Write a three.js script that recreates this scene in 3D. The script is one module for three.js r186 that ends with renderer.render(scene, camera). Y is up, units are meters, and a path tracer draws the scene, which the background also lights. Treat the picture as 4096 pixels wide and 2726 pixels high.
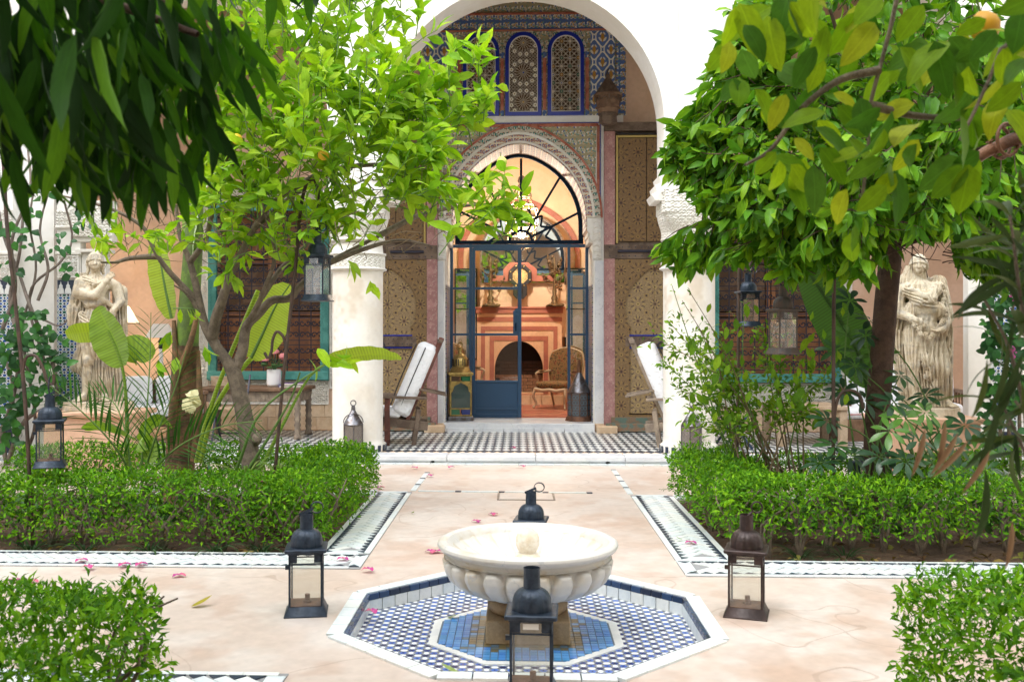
import * as THREE from 'three';
import { mergeGeometries, mergeVertices, toCreasedNormals } from 'three/addons/utils/BufferGeometryUtils.js';
import { RoundedBoxGeometry } from 'three/addons/geometries/RoundedBoxGeometry.js';

// ---------------------------------------------------------------- camera, sky, sun, exposure
const F = 975, YAW = 0.039, CX = 481, HY = 334, EYE = 1.55;
const scene = new THREE.Scene();
const camera = new THREE.PerspectiveCamera(2 * Math.atan(340.5 / F) * 180 / Math.PI, 1024 / 681, 0.05, 200);
camera.position.set(0, EYE, 0);
camera.rotation.y = Math.atan(YAW);
camera.setViewOffset(1024, 681, 31, 6.5, 1024, 681);
camera.focus = 10; camera.userData.fStop = 5.6; camera.filmGauge = 36;
scene.add(camera);

const renderer = new THREE.WebGLRenderer({ antialias: true });
renderer.toneMapping = THREE.LinearToneMapping;
renderer.toneMappingExposure = 2.05;
renderer.shadowMap.enabled = true;

{ // bright, thinly clouded sky: brightest round the veiled sun
  const W = 256, H = 128, a = new Float32Array(W * H * 4);
  const sd = new THREE.Vector3(-0.42, 1, 0.5).normalize();
  for (let j = 0; j < H; j++) for (let i = 0; i < W; i++) {
    const th = (j + .5) / H * Math.PI - Math.PI / 2, ph = ((i + .5) / W - .5) * 2 * Math.PI;
    const y = Math.sin(th), x = Math.cos(th) * Math.cos(ph), z = Math.cos(th) * Math.sin(ph);
    const c = Math.max(0, x * sd.x + y * sd.y + z * sd.z), up = Math.max(0, y);
    const b = y < 0 ? .35 : 1.0 + .35 * up + 1.5 * Math.pow(c, 7);
    const k = (j * W + i) * 4;
    a[k] = b * .97; a[k + 1] = b * 1.0; a[k + 2] = b * 1.05; a[k + 3] = 1;
  }
  const t = new THREE.DataTexture(a, W, H, THREE.RGBAFormat, THREE.FloatType);
  t.mapping = THREE.EquirectangularReflectionMapping; t.magFilter = t.minFilter = THREE.LinearFilter; t.needsUpdate = true;
  scene.background = t; scene.environment = t;
  const sun = new THREE.DirectionalLight(new THREE.Color(1, .96, .9), .75);
  sun.position.copy(sd).multiplyScalar(30).add(new THREE.Vector3(0, 0, -7)); sun.target.position.set(0, 0, -7);
  sun.castShadow = true; sun.shadow.radius = 36; sun.shadow.mapSize.set(2048, 2048);
  Object.assign(sun.shadow.camera, { left: -12, right: 12, top: 12, bottom: -12, near: 1, far: 60 });
  scene.add(sun, sun.target);
}

// ---------------------------------------------------------------- helpers
let seed = 12345;
function rnd() { seed = (seed * 1664525 + 1013904223) >>> 0; return seed / 4294967296; }
const rr = (a, b) => a + (b - a) * rnd();
const V3 = (x, y, z) => new THREE.Vector3(x, y, z);
const PI = Math.PI;
// where a line of sight through a picture point meets world depth d, or the level y
function P(px, py, d) { const u = (px - CX) / F, x = d * (u - YAW) / (1 + u * YAW); return V3(x, EYE - (py - HY) * (d - x * YAW) / F, -d); }
function G(px, py, y = 0) { const u = (px - CX) / F, k = (u - YAW) / (1 + u * YAW), D = (EYE - y) * F / (py - HY), d = D / (1 - k * YAW); return V3(d * k, y, -d); }

const names = {};
function nameIt(n) { const k = names[n] = (names[n] ?? -1) + 1; return k ? n + '_' + String(k).padStart(3, '0') : n; }
function tag(o, label, category, group, kind) { if (label) o.userData.label = label; if (category) o.userData.category = category; if (group) o.userData.group = group; if (kind) o.userData.kind = kind; return o; }
function thing(name, label, category, pos = [0, 0, 0], turn = 0, group) {
  const o = new THREE.Group(); o.name = nameIt(name); o.position.set(pos[0], pos[1], pos[2]); o.rotation.y = turn; scene.add(o);
  return tag(o, label, category, group);
}
function copyOf(src, label, pos, turn = 0, scale = 1, group) {
  const c = src.clone(); c.name = nameIt(src.name.replace(/_\d{3}$/, '')); c.userData = { ...src.userData, label };
  if (group) c.userData.group = group;
  c.position.set(pos[0], pos[1], pos[2]); c.rotation.y = turn; c.scale.setScalar(scale); scene.add(c); return c;
}
function meshOf(geo, name, mat, parent = scene) {
  const m = new THREE.Mesh(geo, mat); m.name = parent === scene ? nameIt(name) : name; m.castShadow = m.receiveShadow = true; parent.add(m); return m;
}
function struct(geo, name, mat) { const m = meshOf(geo, name, mat); m.userData.kind = 'structure'; return m; }
function clean(g) {
  g = g.index ? g.toNonIndexed() : g.clone();
  for (const k of Object.keys(g.attributes)) if (!['position', 'normal', 'uv', 'color'].includes(k)) g.deleteAttribute(k);
  if (!g.attributes.normal) g.computeVertexNormals();
  g.morphAttributes = {}; g.clearGroups(); return g;
}
function triUV(g) { // uv in metres by the main direction of each face
  const p = g.attributes.position, n = p.count, uv = new Float32Array(n * 2), a = V3(), b = V3(), c = V3();
  for (let i = 0; i < n; i += 3) {
    a.fromBufferAttribute(p, i); b.fromBufferAttribute(p, i + 1); c.fromBufferAttribute(p, i + 2);
    const nn = b.clone().sub(a).cross(c.clone().sub(a)), ax = Math.abs(nn.x), ay = Math.abs(nn.y), az = Math.abs(nn.z);
    [a, b, c].forEach((v, j) => {
      const o = (i + j) * 2;
      if (az >= ax && az >= ay) { uv[o] = v.x; uv[o + 1] = v.y; } else if (ax >= ay) { uv[o] = v.z; uv[o + 1] = v.y; } else { uv[o] = v.x; uv[o + 1] = v.z; }
    });
  }
  g.setAttribute('uv', new THREE.BufferAttribute(uv, 2)); return g;
}
const _m = new THREE.Matrix4(), _q = new THREE.Quaternion(), _e = new THREE.Euler();
class MB {
  constructor() { this.l = []; }
  add(g, x = 0, y = 0, z = 0, rx = 0, ry = 0, rz = 0, s = 1) {
    g = clean(g); const sc = Array.isArray(s) ? V3(...s) : V3(s, s, s);
    g.applyMatrix4(_m.compose(V3(x, y, z), _q.setFromEuler(_e.set(rx, ry, rz)), sc)); this.l.push(g); return this;
  }
  box(w, h, d, x, y, z, rx = 0, ry = 0, rz = 0) { return this.add(new THREE.BoxGeometry(w, h, d), x, y, z, rx, ry, rz); }
  rbox(w, h, d, r, x, y, z, rx = 0, ry = 0, rz = 0, seg = 2) { return this.add(new RoundedBoxGeometry(w, h, d, seg, Math.min(r, w / 2.01, h / 2.01, d / 2.01)), x, y, z, rx, ry, rz); }
  cyl(r1, r2, h, x, y, z, n = 16, rx = 0, ry = 0, rz = 0, open = false) { return this.add(new THREE.CylinderGeometry(r1, r2, h, n, 1, open), x, y, z, rx, ry, rz); }
  lathe(pts, x, y, z, n = 24, s = 1) { return this.add(new THREE.LatheGeometry(pts.map(q => new THREE.Vector2(q[0], q[1])), n), x, y, z, 0, 0, 0, s); }
  ball(r, x, y, z, sx = 1, sy = 1, sz = 1, n = 12) { return this.add(new THREE.SphereGeometry(r, n, Math.round(n * .7)), x, y, z, 0, 0, 0, [sx, sy, sz]); }
  tube(pts, r, n = 6, seg) { // r a number or [start, end]
    const c = pts.length > 2 ? new THREE.CatmullRomCurve3(pts, false, 'centripetal') : new THREE.LineCurve3(pts[0], pts[1]);
    seg = seg ?? Math.max(2, (pts.length - 1) * 4);
    const g = new THREE.TubeGeometry(c, seg, 1, n), p = g.attributes.position, R = Array.isArray(r) ? r : [r, r];
    for (let i = 0; i <= seg; i++) {
      const o = c.getPointAt(i / seg), k = R[0] + (R[1] - R[0]) * i / seg;
      for (let j = 0; j <= n; j++) { const q = i * (n + 1) + j; p.setXYZ(q, o.x + (p.getX(q) - o.x) * k, o.y + (p.getY(q) - o.y) * k, o.z + (p.getZ(q) - o.z) * k); }
    }
    return this.add(g);
  }
  bar(a, b, w, dep) { // rectangular bar from a to b lying in a plane of constant z
    const L = a.distanceTo(b), dx = b.clone().sub(a);
    return this.box(L, w, dep, (a.x + b.x) / 2, (a.y + b.y) / 2, (a.z + b.z) / 2, 0, 0, Math.atan2(dx.y, dx.x));
  }
  shape(sh, depth, x = 0, y = 0, z = 0, bevel = 0, seg = 12) {
    return this.add(new THREE.ExtrudeGeometry(sh, { depth, bevelEnabled: bevel > 0, bevelSize: bevel, bevelThickness: bevel, bevelSegments: 2, curveSegments: seg }), x, y, z);
  }
  geo(uv = true) { const g = this.l.length > 1 ? mergeGeometries(this.l.map(q => { if (!q.attributes.uv) q.setAttribute('uv', new THREE.BufferAttribute(new Float32Array(q.attributes.position.count * 2), 2)); return q; })) : this.l[0]; return uv ? triUV(g) : g; }
  build(name, mat, parent, uv = true) { return meshOf(this.geo(uv), name, mat, parent); }
}
const mb = () => new MB();
function poly(pts) { const s = new THREE.Shape(); pts.forEach((p, i) => i ? s.lineTo(p[0], p[1]) : s.moveTo(p[0], p[1])); return s; }
function hole(sh, pts) { sh.holes.push(new THREE.Path(pts.map(p => new THREE.Vector2(p[0], p[1])))); return sh; }
// outline of an opening with an arched top: from the foot on the left round to the foot on the right
function archPts(cx, hw, y0, ys, ry, n = 28, point = 0) {
  const q = [[cx - hw, y0]];
  for (let i = 0; i <= n; i++) { const a = PI - PI * i / n, s = Math.sin(a); q.push([cx + hw * Math.cos(a), ys + ry * s + point * Math.pow(s, 12)]); }
  q.push([cx + hw, y0]); return q;
}
// ---- noise
function hash(x, y, s) { let h = (x * 374761393 + y * 668265263 + s * 1442695041) | 0; h = Math.imul(h ^ (h >>> 13), 1274126177); h ^= h >>> 16; return (h >>> 0) / 4294967296; }
function vn(x, y, per, s) { // value noise that repeats every per cells
  const xi = Math.floor(x), yi = Math.floor(y), fx = x - xi, fy = y - yi, u = fx * fx * (3 - 2 * fx), v = fy * fy * (3 - 2 * fy);
  const w = (i) => ((i % per) + per) % per, a = hash(w(xi), w(yi), s), b = hash(w(xi + 1), w(yi), s), c = hash(w(xi), w(yi + 1), s), d = hash(w(xi + 1), w(yi + 1), s);
  return a + (b - a) * u + (c - a) * v + (a - b - c + d) * u * v;
}
function fbm(u, v, per, oct, s) { let t = 0, a = .5, n = 0; for (let o = 0; o < oct; o++) { t += a * vn(u * per, v * per, per, s + o * 17); n += a; a *= .55; per *= 2; } return t / n; }
const sst = (a, b, x) => { x = Math.min(1, Math.max(0, (x - a) / (b - a))); return x * x * (3 - 2 * x); };
const mixc = (a, b, t) => [a[0] + (b[0] - a[0]) * t, a[1] + (b[1] - a[1]) * t, a[2] + (b[2] - a[2]) * t];
const toS = x => { x = Math.min(1, Math.max(0, x)); return 255 * (x <= .0031308 ? 12.92 * x : 1.055 * Math.pow(x, 1 / 2.4) - .055); };
function tex(W, H, fn, sizeX, sizeY, srgb = true) {
  const a = new Uint8Array(W * H * 4);
  for (let j = 0; j < H; j++) for (let i = 0; i < W; i++) {
    const c = fn((i + .5) / W, (j + .5) / H), k = (j * W + i) * 4;
    if (srgb) { a[k] = toS(c[0]); a[k + 1] = toS(c[1]); a[k + 2] = toS(c[2]); } else { const q = 255 * Math.min(1, Math.max(0, c)); a[k] = a[k + 1] = a[k + 2] = q; }
    a[k + 3] = 255;
  }
  const t = new THREE.DataTexture(a, W, H); t.wrapS = t.wrapT = THREE.RepeatWrapping; t.magFilter = THREE.LinearFilter; t.minFilter = THREE.LinearMipmapLinearFilter; t.generateMipmaps = true;
  if (srgb) t.colorSpace = THREE.SRGBColorSpace; t.repeat.set(1 / sizeX, 1 / (sizeY ?? sizeX)); t.needsUpdate = true; return t;
}
function canvasTex(W, H, draw, sizeX, sizeY) {
  const c = document.createElement('canvas'); c.width = W; c.height = H; draw(c.getContext('2d'), W, H);
  const t = new THREE.CanvasTexture(c); t.wrapS = t.wrapT = THREE.RepeatWrapping; t.colorSpace = THREE.SRGBColorSpace; t.repeat.set(1 / sizeX, 1 / (sizeY ?? sizeX)); return t;
}
const col = (r, g, b) => new THREE.Color().setRGB(r, g, b);
function M(c, rough = .8, o = {}) { const { map, ...q } = o; return new THREE.MeshPhysicalMaterial({ color: Array.isArray(c) ? col(...c) : c, roughness: rough, map: map ?? null, side: THREE.DoubleSide, ...q }); }
const BUMP = tex(256, 256, (u, v) => fbm(u, v, 14, 4, 90), 1, 1, false);
// mottled surface: two tones blended by layered noise, with fine relief
function mottled(a, b, size, rough, o = {}) {
  const { res = 512, s = 1, per = 5, lo = .35, hi = .65, fine = .1, bump = .002, spots, ...q } = o;
  const map = tex(res, res, (u, v) => { const t = sst(lo, hi, fbm(u, v, per, 5, s)), f = 1 + fine * (fbm(u, v, 64, 2, s + 50) - .5) * 2; let c = mixc(a, b, t); if (spots) c = spots(u, v, c); return [c[0] * f, c[1] * f, c[2] * f]; }, size);
  const bt = BUMP.clone(); bt.repeat.set(2 / size, 2 / size);
  return M(col(1, 1, 1), rough, { map, bumpMap: bt, bumpScale: bump, ...q });
}
// ---------------------------------------------------------------- materials
const floorMap = tex(1500, 1500, (u, v) => {
  const a = fbm(u, v, 4, 5, 3), b = fbm(u, v, 22, 4, 9), c = fbm(u + .02 * b, v, 9, 4, 21);
  let q = mixc([.56, .465, .40], [.50, .38, .305], sst(.40, .68, a * .45 + c * .55));
  q = mixc(q, [.61, .55, .50], sst(.45, .75, b) * .7);
  q = mixc(q, [.46, .31, .23], sst(.54, .72, fbm(u, v, 30, 3, 77)) * .45);
  const cr = Math.abs(fbm(u, v, 7, 3, 41) - .5), cr2 = Math.abs(fbm(u, v, 5, 4, 61) - .5); // hairline cracks
  if (cr < .0022 || cr2 < .0016) q = mixc(q, [.36, .26, .2], .55);
  const f = 1 + .22 * (fbm(u, v, 190, 3, 5) - .5); return [q[0] * f, q[1] * f, q[2] * f];
}, 9);
const MAT = {
  floor: M(col(1, 1, 1), .42, { map: floorMap, bumpMap: tex(512, 512, (u, v) => fbm(u, v, 26, 4, 8), 2, 2, false), bumpScale: .0025 }),
  white: mottled([.86, .845, .81], [.80, .77, .71], 3, .85, { s: 2, fine: .03, bump: .003 }),
  column: mottled([.83, .80, .74], [.76, .70, .61], 2.4, .8, { s: 5, lo: .48, hi: .74, fine: .04, bump: .004, spots: (u, v, c) => mixc(c, [.55, .42, .28], sst(.64, .74, fbm(u, v, 6, 4, 31)) * .45) }),
  carved: mottled([.80, .78, .73], [.70, .66, .58], 1.5, .85, { s: 7, fine: .05, bump: .001 }),
  peach: mottled([.68, .47, .34], [.60, .39, .265], 2.6, .82, { s: 11, fine: .06, bump: .004 }),
  peachPlinth: mottled([.66, .42, .29], [.58, .35, .23], 1.6, .8, { s: 12, fine: .07, bump: .003 }),
  room: mottled([.72, .53, .36], [.66, .47, .30], 3, .75, { s: 13, fine: .04 }),
  ceiling: M([.16, .09, .05], .9),
  redBand: mottled([.34, .11, .075], [.40, .14, .09], 1, .7, { s: 15, res: 256 }),
  peachBand: mottled([.70, .45, .28], [.64, .40, .24], 1, .7, { s: 16, res: 256 }),
  redFloor: mottled([.33, .10, .07], [.42, .16, .11], 1.2, .35, { s: 17, res: 256 }),
  marble: mottled([.74, .75, .76], [.62, .64, .67], 1.4, .3, { s: 18, fine: .03, bump: .0006, spots: (u, v, c) => mixc(c, [.45, .47, .5], sst(.012, .0, Math.abs(fbm(u, v, 5, 5, 19) - .5)) * .5) }),
  fountain: mottled([.64, .62, .58], [.58, .52, .42], .8, .28, { s: 19, lo: .5, hi: .8, fine: .02, bump: .0004, spots: (u, v, c) => mixc(c, [.42, .43, .45], sst(.012, .0, Math.abs(fbm(u, v, 4, 5, 23) - .5)) * .65) }),
  ochreStone: mottled([.40, .28, .16], [.28, .18, .09], .5, .75, { s: 20, fine: .15 }),
  statue: mottled([.62, .54, .41], [.46, .37, .25], .7, .85, { s: 22, lo: .42, hi: .7, fine: .14, bump: .003, spots: (u, v, c) => mixc(mixc(c, [.30, .28, .25], sst(.56, .7, fbm(u, v, 9, 4, 201)) * .6), [.36, .27, .16], sst(.55, .75, fbm(u, v * .25, 24, 3, 203)) * .5) }),
  navyMetal: M([.018, .07, .15], .38, { bumpMap: tex(128, 128, (u, v) => fbm(u, v, 16, 3, 6), .3, .3, false), bumpScale: .0006, clearcoat: .25, clearcoatRoughness: .3 }),
  darkNavy: M([.008, .02, .04], .8, { specularIntensity: .25 }),
  lanternBlue: mottled([.012, .022, .038], [.03, .045, .07], .2, .42, { s: 25, res: 128, metalness: .35, bump: .0015 }),
  lanternBrown: mottled([.030, .018, .016], [.055, .034, .03], .2, .42, { s: 26, res: 128, metalness: .35, bump: .0015 }),
  lanternGrey: mottled([.20, .20, .22], [.12, .10, .09], .15, .35, { s: 27, res: 128, metalness: .8, bump: .001 }),
  rust: mottled([.10, .045, .025], [.18, .08, .04], .2, .6, { s: 28, res: 128, metalness: .3 }),
  brass: mottled([.50, .36, .12], [.32, .22, .08], .2, .35, { s: 29, res: 128, metalness: .85 }),
  bronze: mottled([.16, .105, .05], [.09, .06, .035], .15, .5, { s: 140, res: 64, metalness: .5 }),
  iron: M([.035, .035, .055], .5, { metalness: .3 }),
  ironRust: mottled([.045, .028, .02], [.08, .045, .03], .3, .65, { s: 30, res: 128 }),
  glass: M([.97, .985, .98], .0, { transmission: 1, thickness: 0, ior: 1.5 }),
  dustyGlass: M([.95, .95, .93], .03, { transmission: .97, thickness: 0, ior: 1.5 }),
  mirror: M([.80, .82, .80], .02, { metalness: 1 }),
  teal: mottled([.05, .23, .20], [.09, .32, .28], .8, .55, { s: 33, res: 256, fine: .12 }),
  wood: mottled([.14, .075, .04], [.22, .13, .075], .5, .65, { s: 34, res: 256, fine: .2 }),
  oldWood: mottled([.10, .065, .045], [.17, .12, .085], .5, .75, { s: 35, res: 256, fine: .25 }),
  redWood: mottled([.16, .05, .035], [.10, .035, .025], .4, .6, { s: 36, res: 256, fine: .2 }),
  paleWood: mottled([.48, .36, .25], [.38, .27, .17], .5, .7, { s: 37, res: 256, fine: .2 }),
  greyWood: mottled([.34, .27, .2], [.22, .17, .13], .5, .75, { s: 38, res: 256, fine: .2 }),
  shutter: mottled([.38, .16, .065], [.24, .10, .045], .6, .6, { s: 39, res: 256, fine: .2 }),
  pinkPaint: mottled([.40, .21, .19], [.31, .15, .14], .5, .7, { s: 40, res: 256, fine: .2, spots: (u, v, c) => mixc(c, [.5, .35, .3], sst(.6, .72, fbm(u, v, 20, 3, 32)) * .5) }),
  redPaint: mottled([.36, .10, .06], [.46, .18, .12], .4, .7, { s: 41, res: 256, fine: .15 }),
  cobalt: M([.008, .025, .32], .3),
  linen: M([.82, .83, .86], .95, { sheen: .3, bumpMap: tex(256, 256, (u, v) => fbm(u, v, 12, 4, 4), .5, .5, false), bumpScale: .014 }),
  black: M([.012, .012, .014], .6),
  soot: M([.012, .010, .009], .95),
  brick: mottled([.22, .12, .07], [.34, .21, .13], .3, .9, { s: 43, res: 128, fine: .2 }),
  soil: mottled([.075, .042, .025], [.12, .07, .042], .8, .95, { s: 44, fine: .3, bump: .012 }),
  bejmat: [0, 1, 2, 3].map(i => mottled([[.70, .74, .74], [.62, .68, .70], [.76, .77, .74], [.66, .70, .67]][i], [[.60, .66, .68], [.70, .75, .75], [.68, .70, .69], [.74, .76, .73]][i], .3, .3, { s: 46 + i, res: 128, fine: .06, bump: .0008 })),
  blackTile: M([.026, .04, .068], .3),
  navyTile: [M([.014, .035, .085], .22), M([.022, .055, .13], .25), M([.012, .022, .05], .22)],
  blueTile: [M([.06, .24, .60], .3), M([.045, .20, .54], .3), M([.08, .28, .60], .3), M([.05, .24, .50], .3), M([.10, .32, .64], .3)],
  grout: M([.26, .26, .26], .9),
  tan: mottled([.62, .44, .28], [.70, .53, .36], .6, .6, { s: 52, res: 256 }),
  porcelain: M([.8, .8, .8], .3),
};
// ---- painted patterns (flat print on the carved and glazed work)
const rgbS = (r, g, b) => `rgb(${r},${g},${b})`;
function starPath(x, c, cx, cy, n, r1, r2, rot = 0) { x.beginPath(); for (let i = 0; i < 2 * n; i++) { const a = rot + i * PI / n, r = i & 1 ? r2 : r1; x[i ? 'lineTo' : 'moveTo'](cx + r * Math.cos(a), cy + r * Math.sin(a)); } x.closePath(); x.fillStyle = c; x.fill(); }
function laceTex(kind) { // pierced stucco lattice, 0.5 x 1.3 m
  return canvasTex(320, 832, (x, W, H) => {
    x.fillStyle = '#4a3524'; x.fillRect(0, 0, W, H);
    x.lineCap = 'round'; const cw = W / 4, L = '#d8cfc0';
    if (kind === 0) {
      for (let j = -1; j < 12; j++) for (let i = -1; i < 6; i++) {
        const cx = (i + .5) * cw, cy = (j + .5) * cw;
        x.strokeStyle = L; x.lineWidth = 4;
        for (let k = 0; k < 8; k++) { const a = k * PI / 4 + PI / 8; x.beginPath(); x.moveTo(cx + 15 * Math.cos(a), cy + 15 * Math.sin(a)); x.lineTo(cx + 56 * Math.cos(a + .35), cy + 56 * Math.sin(a + .35)); x.stroke(); x.beginPath(); x.moveTo(cx + 15 * Math.cos(a), cy + 15 * Math.sin(a)); x.lineTo(cx + 56 * Math.cos(a - .35), cy + 56 * Math.sin(a - .35)); x.stroke(); }
        const q = (i * 3 + j * 5 + 40) % 4;
        starPath(x, q === 0 ? '#b7853c' : q === 2 ? '#2f6f62' : '#e8e0d2', cx, cy, 8, 20, 11, PI / 8); starPath(x, q === 1 ? '#27408f' : '#c9b79a', cx, cy, 4, 13, 4, 0);
      }
    } else {
      x.strokeStyle = L; x.lineWidth = 3;
      for (let j = 0; j < 26; j++) for (let i = 0; i < 10; i++) { x.strokeRect(i * 32 + ((j & 1) ? 16 : 0) - 10, j * 32 - 10, 20, 20); x.beginPath(); x.moveTo(i * 32, j * 32); x.lineTo(i * 32 + 32, j * 32 + 32); x.moveTo(i * 32 + 32, j * 32); x.lineTo(i * 32, j * 32 + 32); x.stroke(); }
      for (const cy of [130, 416, 700]) {
        starPath(x, '#5a4028', W / 2, cy, 16, 78, 60);
        x.lineWidth = 5; for (let k = 0; k < 16; k++) { const a = k * PI / 8; x.beginPath(); x.moveTo(W / 2 + 20 * Math.cos(a), cy + 20 * Math.sin(a)); x.lineTo(W / 2 + 80 * Math.cos(a + .12), cy + 80 * Math.sin(a + .12)); x.stroke(); }
        starPath(x, '#d9cdb8', W / 2, cy, 12, 20, 12); starPath(x, cy === 416 ? '#24419a' : '#b98f3a', W / 2, cy, 8, 11, 7);
        for (let k = 0; k < 12; k++) { const a = k * PI / 6 + PI / 12, fx = W / 2 + 118 * Math.cos(a), fy = cy + 112 * Math.sin(a); starPath(x, '#f0ebe0', fx, fy, 8, 27, 15); starPath(x, '#9a7a3c', fx, fy, 6, 8, 5); }
      }
    }
  }, .5, 1.3);
}
function arabesqueTex(W, H, sx, sy, pal, seedN) { // leafy scrolls on a coloured ground
  return canvasTex(W, H, (x) => {
    x.fillStyle = pal[0]; x.fillRect(0, 0, W, H);
    const n = Math.round(W / 64), m = Math.max(1, Math.round(H / 64)), cw = W / n, ch = H / m;
    for (let j = -1; j <= m; j++) for (let i = -1; i <= n; i++) for (const s of [-1, 1]) {
      const cx = (i + .5) * cw, cy = (j + .5) * ch;
      x.strokeStyle = pal[1]; x.lineWidth = 5; x.beginPath();
      for (let t = 0; t <= 24; t++) { const a = t / 24 * PI * 2.6, r = ch * .34 * (1 - t / 34); x[t ? 'lineTo' : 'moveTo'](cx + s * (cw * .22 + r * Math.cos(a) * .6), cy + r * Math.sin(a)); } x.stroke();
      for (let k = 0; k < 4; k++) { const a = k * 1.5 + s + (i + j) % 2; x.fillStyle = pal[2 + (k + seedN) % (pal.length - 2)]; x.beginPath(); x.ellipse(cx + s * cw * (.12 + .09 * k), cy + ch * .3 * Math.sin(a * 2), 9, 5, a, 0, 7); x.fill(); }
      x.fillStyle = pal[2]; x.beginPath(); x.ellipse(cx, cy, 7, 13, 0, 0, 7); x.fill(); x.strokeStyle = pal[1]; x.lineWidth = 3; x.stroke();
    }
  }, sx, sy);
}
const PAT = {
  laceA: laceTex(0), laceB: laceTex(1),
  frieze: arabesqueTex(512, 128, 1.0, .25, ['#4d669c', '#dcd8cc', '#b58c4c', '#a8854f', '#e2dccf', '#6a9a8c'], 0),
  trellis: canvasTex(128, 192, (x, W, H) => {
    x.fillStyle = '#566fa4'; x.fillRect(0, 0, W, H);
    for (const [ox, oy] of [[0, 0], [64, 96], [128, 0], [0, 192], [128, 192], [64, -96], [64, 288]]) {
      x.strokeStyle = '#dedacf'; x.lineWidth = 10; x.beginPath(); x.moveTo(ox, oy - 80); x.bezierCurveTo(ox + 70, oy - 30, ox + 70, oy + 30, ox, oy + 80); x.bezierCurveTo(ox - 70, oy + 30, ox - 70, oy - 30, ox, oy - 80); x.stroke();
      x.fillStyle = '#b08238'; x.beginPath(); x.ellipse(ox, oy + 6, 14, 34, 0, 0, 7); x.fill(); x.fillStyle = '#d8d2c4'; for (const s of [-1, 1]) { x.beginPath(); x.ellipse(ox + s * 18, oy + 18, 8, 20, s * .6, 0, 7); x.fill(); x.beginPath(); x.ellipse(ox + s * 13, oy - 26, 6, 14, -s * .6, 0, 7); x.fill(); }
    }
  }, .25, .375),
  spandrel: arabesqueTex(256, 256, .5, .5, ['#a39a7c', '#dcd6c8', '#6f9488', '#5068a4', '#b8955c', '#e2dccf'], 1),
  reveal: arabesqueTex(256, 128, .34, .17, ['#d8cdb8', '#5b4a8a', '#c08a5a', '#2d3a7c', '#b9714f'], 2),
  vineRing: arabesqueTex(256, 64, .4, .1, ['#c9c0b0', '#6f8f86', '#2f7a72', '#8a5a44', '#e0d8c8'], 1),
  painted: canvasTex(256, 512, (x, W, H) => { // gilt and plum stars painted on the door leaves
    x.fillStyle = '#8f7a5a'; x.fillRect(0, 0, W, H);
    for (let i = 0; i < 2600; i++) { x.fillStyle = ['#9f8860', '#7f6a4c', '#aa9464', '#746048'][i & 3]; x.fillRect(rnd() * W, rnd() * H, rr(1, 9), rr(1, 5)); }
    for (const cy of [0, 128, 256, 384, 512]) for (const cx of [0, 128, 256]) {
      const big = ((cx / 128 + cy / 128) & 1) === 0;
      for (let k = 0; k < 16; k++) { const a = k * PI / 8, r = big ? 46 : 30; x.save(); x.translate(cx + r * Math.cos(a), cy + r * Math.sin(a)); x.rotate(a); x.fillStyle = k & 1 ? '#46362c' : '#ab9358'; x.beginPath(); x.ellipse(0, 0, big ? 14 : 9, 3.4, 0, 0, 7); x.fill(); x.restore(); }
      starPath(x, big ? '#b39c62' : '#6a5040', cx, cy, 12, 18, 9); starPath(x, '#33201c', cx, cy, 8, 8, 4);
    }
    for (const [cx, cy] of [[64, 64], [192, 64], [64, 192], [192, 192], [64, 320], [192, 320], [64, 448], [192, 448]]) { x.strokeStyle = '#a98a3c'; x.lineWidth = 2; x.strokeRect(cx - 14, cy - 14, 28, 28); starPath(x, '#3a2420', cx, cy, 8, 10, 6); }
  }, .5, 1.0),
  zellige: canvasTex(256, 288, (x, W, H) => { // white star lattice with blue, green and black between
    x.fillStyle = '#cfd6d8'; x.fillRect(0, 0, W, H);
    const hex = (cx, cy, r, c, sq = 1) => { x.beginPath(); for (let k = 0; k < 8; k++) { const a = PI / 8 + k * PI / 4; x[k ? 'lineTo' : 'moveTo'](cx + r * Math.cos(a), cy + r * sq * Math.sin(a)); } x.closePath(); x.fillStyle = c; x.fill(); };
    for (let j = 0; j < 4; j++) for (let i = 0; i < 3; i++) {
      const cx = i * 128, cy = j * 96;
      hex(cx, cy, 19, '#141a20'); hex(cx + 64, cy, 30, j % 3 === 1 ? '#1c5a4c' : '#1f4a94', .8); hex(cx, cy + 48, 27, (i + j) % 3 ? '#27539f' : '#245f55', .8); hex(cx + 64, cy + 48, 17, '#151b22');
      for (const [a, b] of [[32, 24], [96, 24], [32, 72], [96, 72]]) starPath(x, '#26303a', cx + a, cy + b, 4, 12, 4, PI / 4);
    }
    x.strokeStyle = 'rgba(90,100,105,.7)'; x.lineWidth = 1.5; for (let j = 0; j < 4; j++) for (let i = 0; i < 3; i++) for (const s of [-1, 1]) { x.beginPath(); x.moveTo(i * 128 - 64, j * 96 - s * 48); x.lineTo(i * 128 + 64, j * 96 + s * 48); x.stroke(); }
  }, .19, .21),
  basin: canvasTex(256, 256, (x, W, H) => { // star mosaic of white lozenges with navy, blue and black
    x.fillStyle = '#8d9296'; x.fillRect(0, 0, W, H); const cw = 64;
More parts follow.
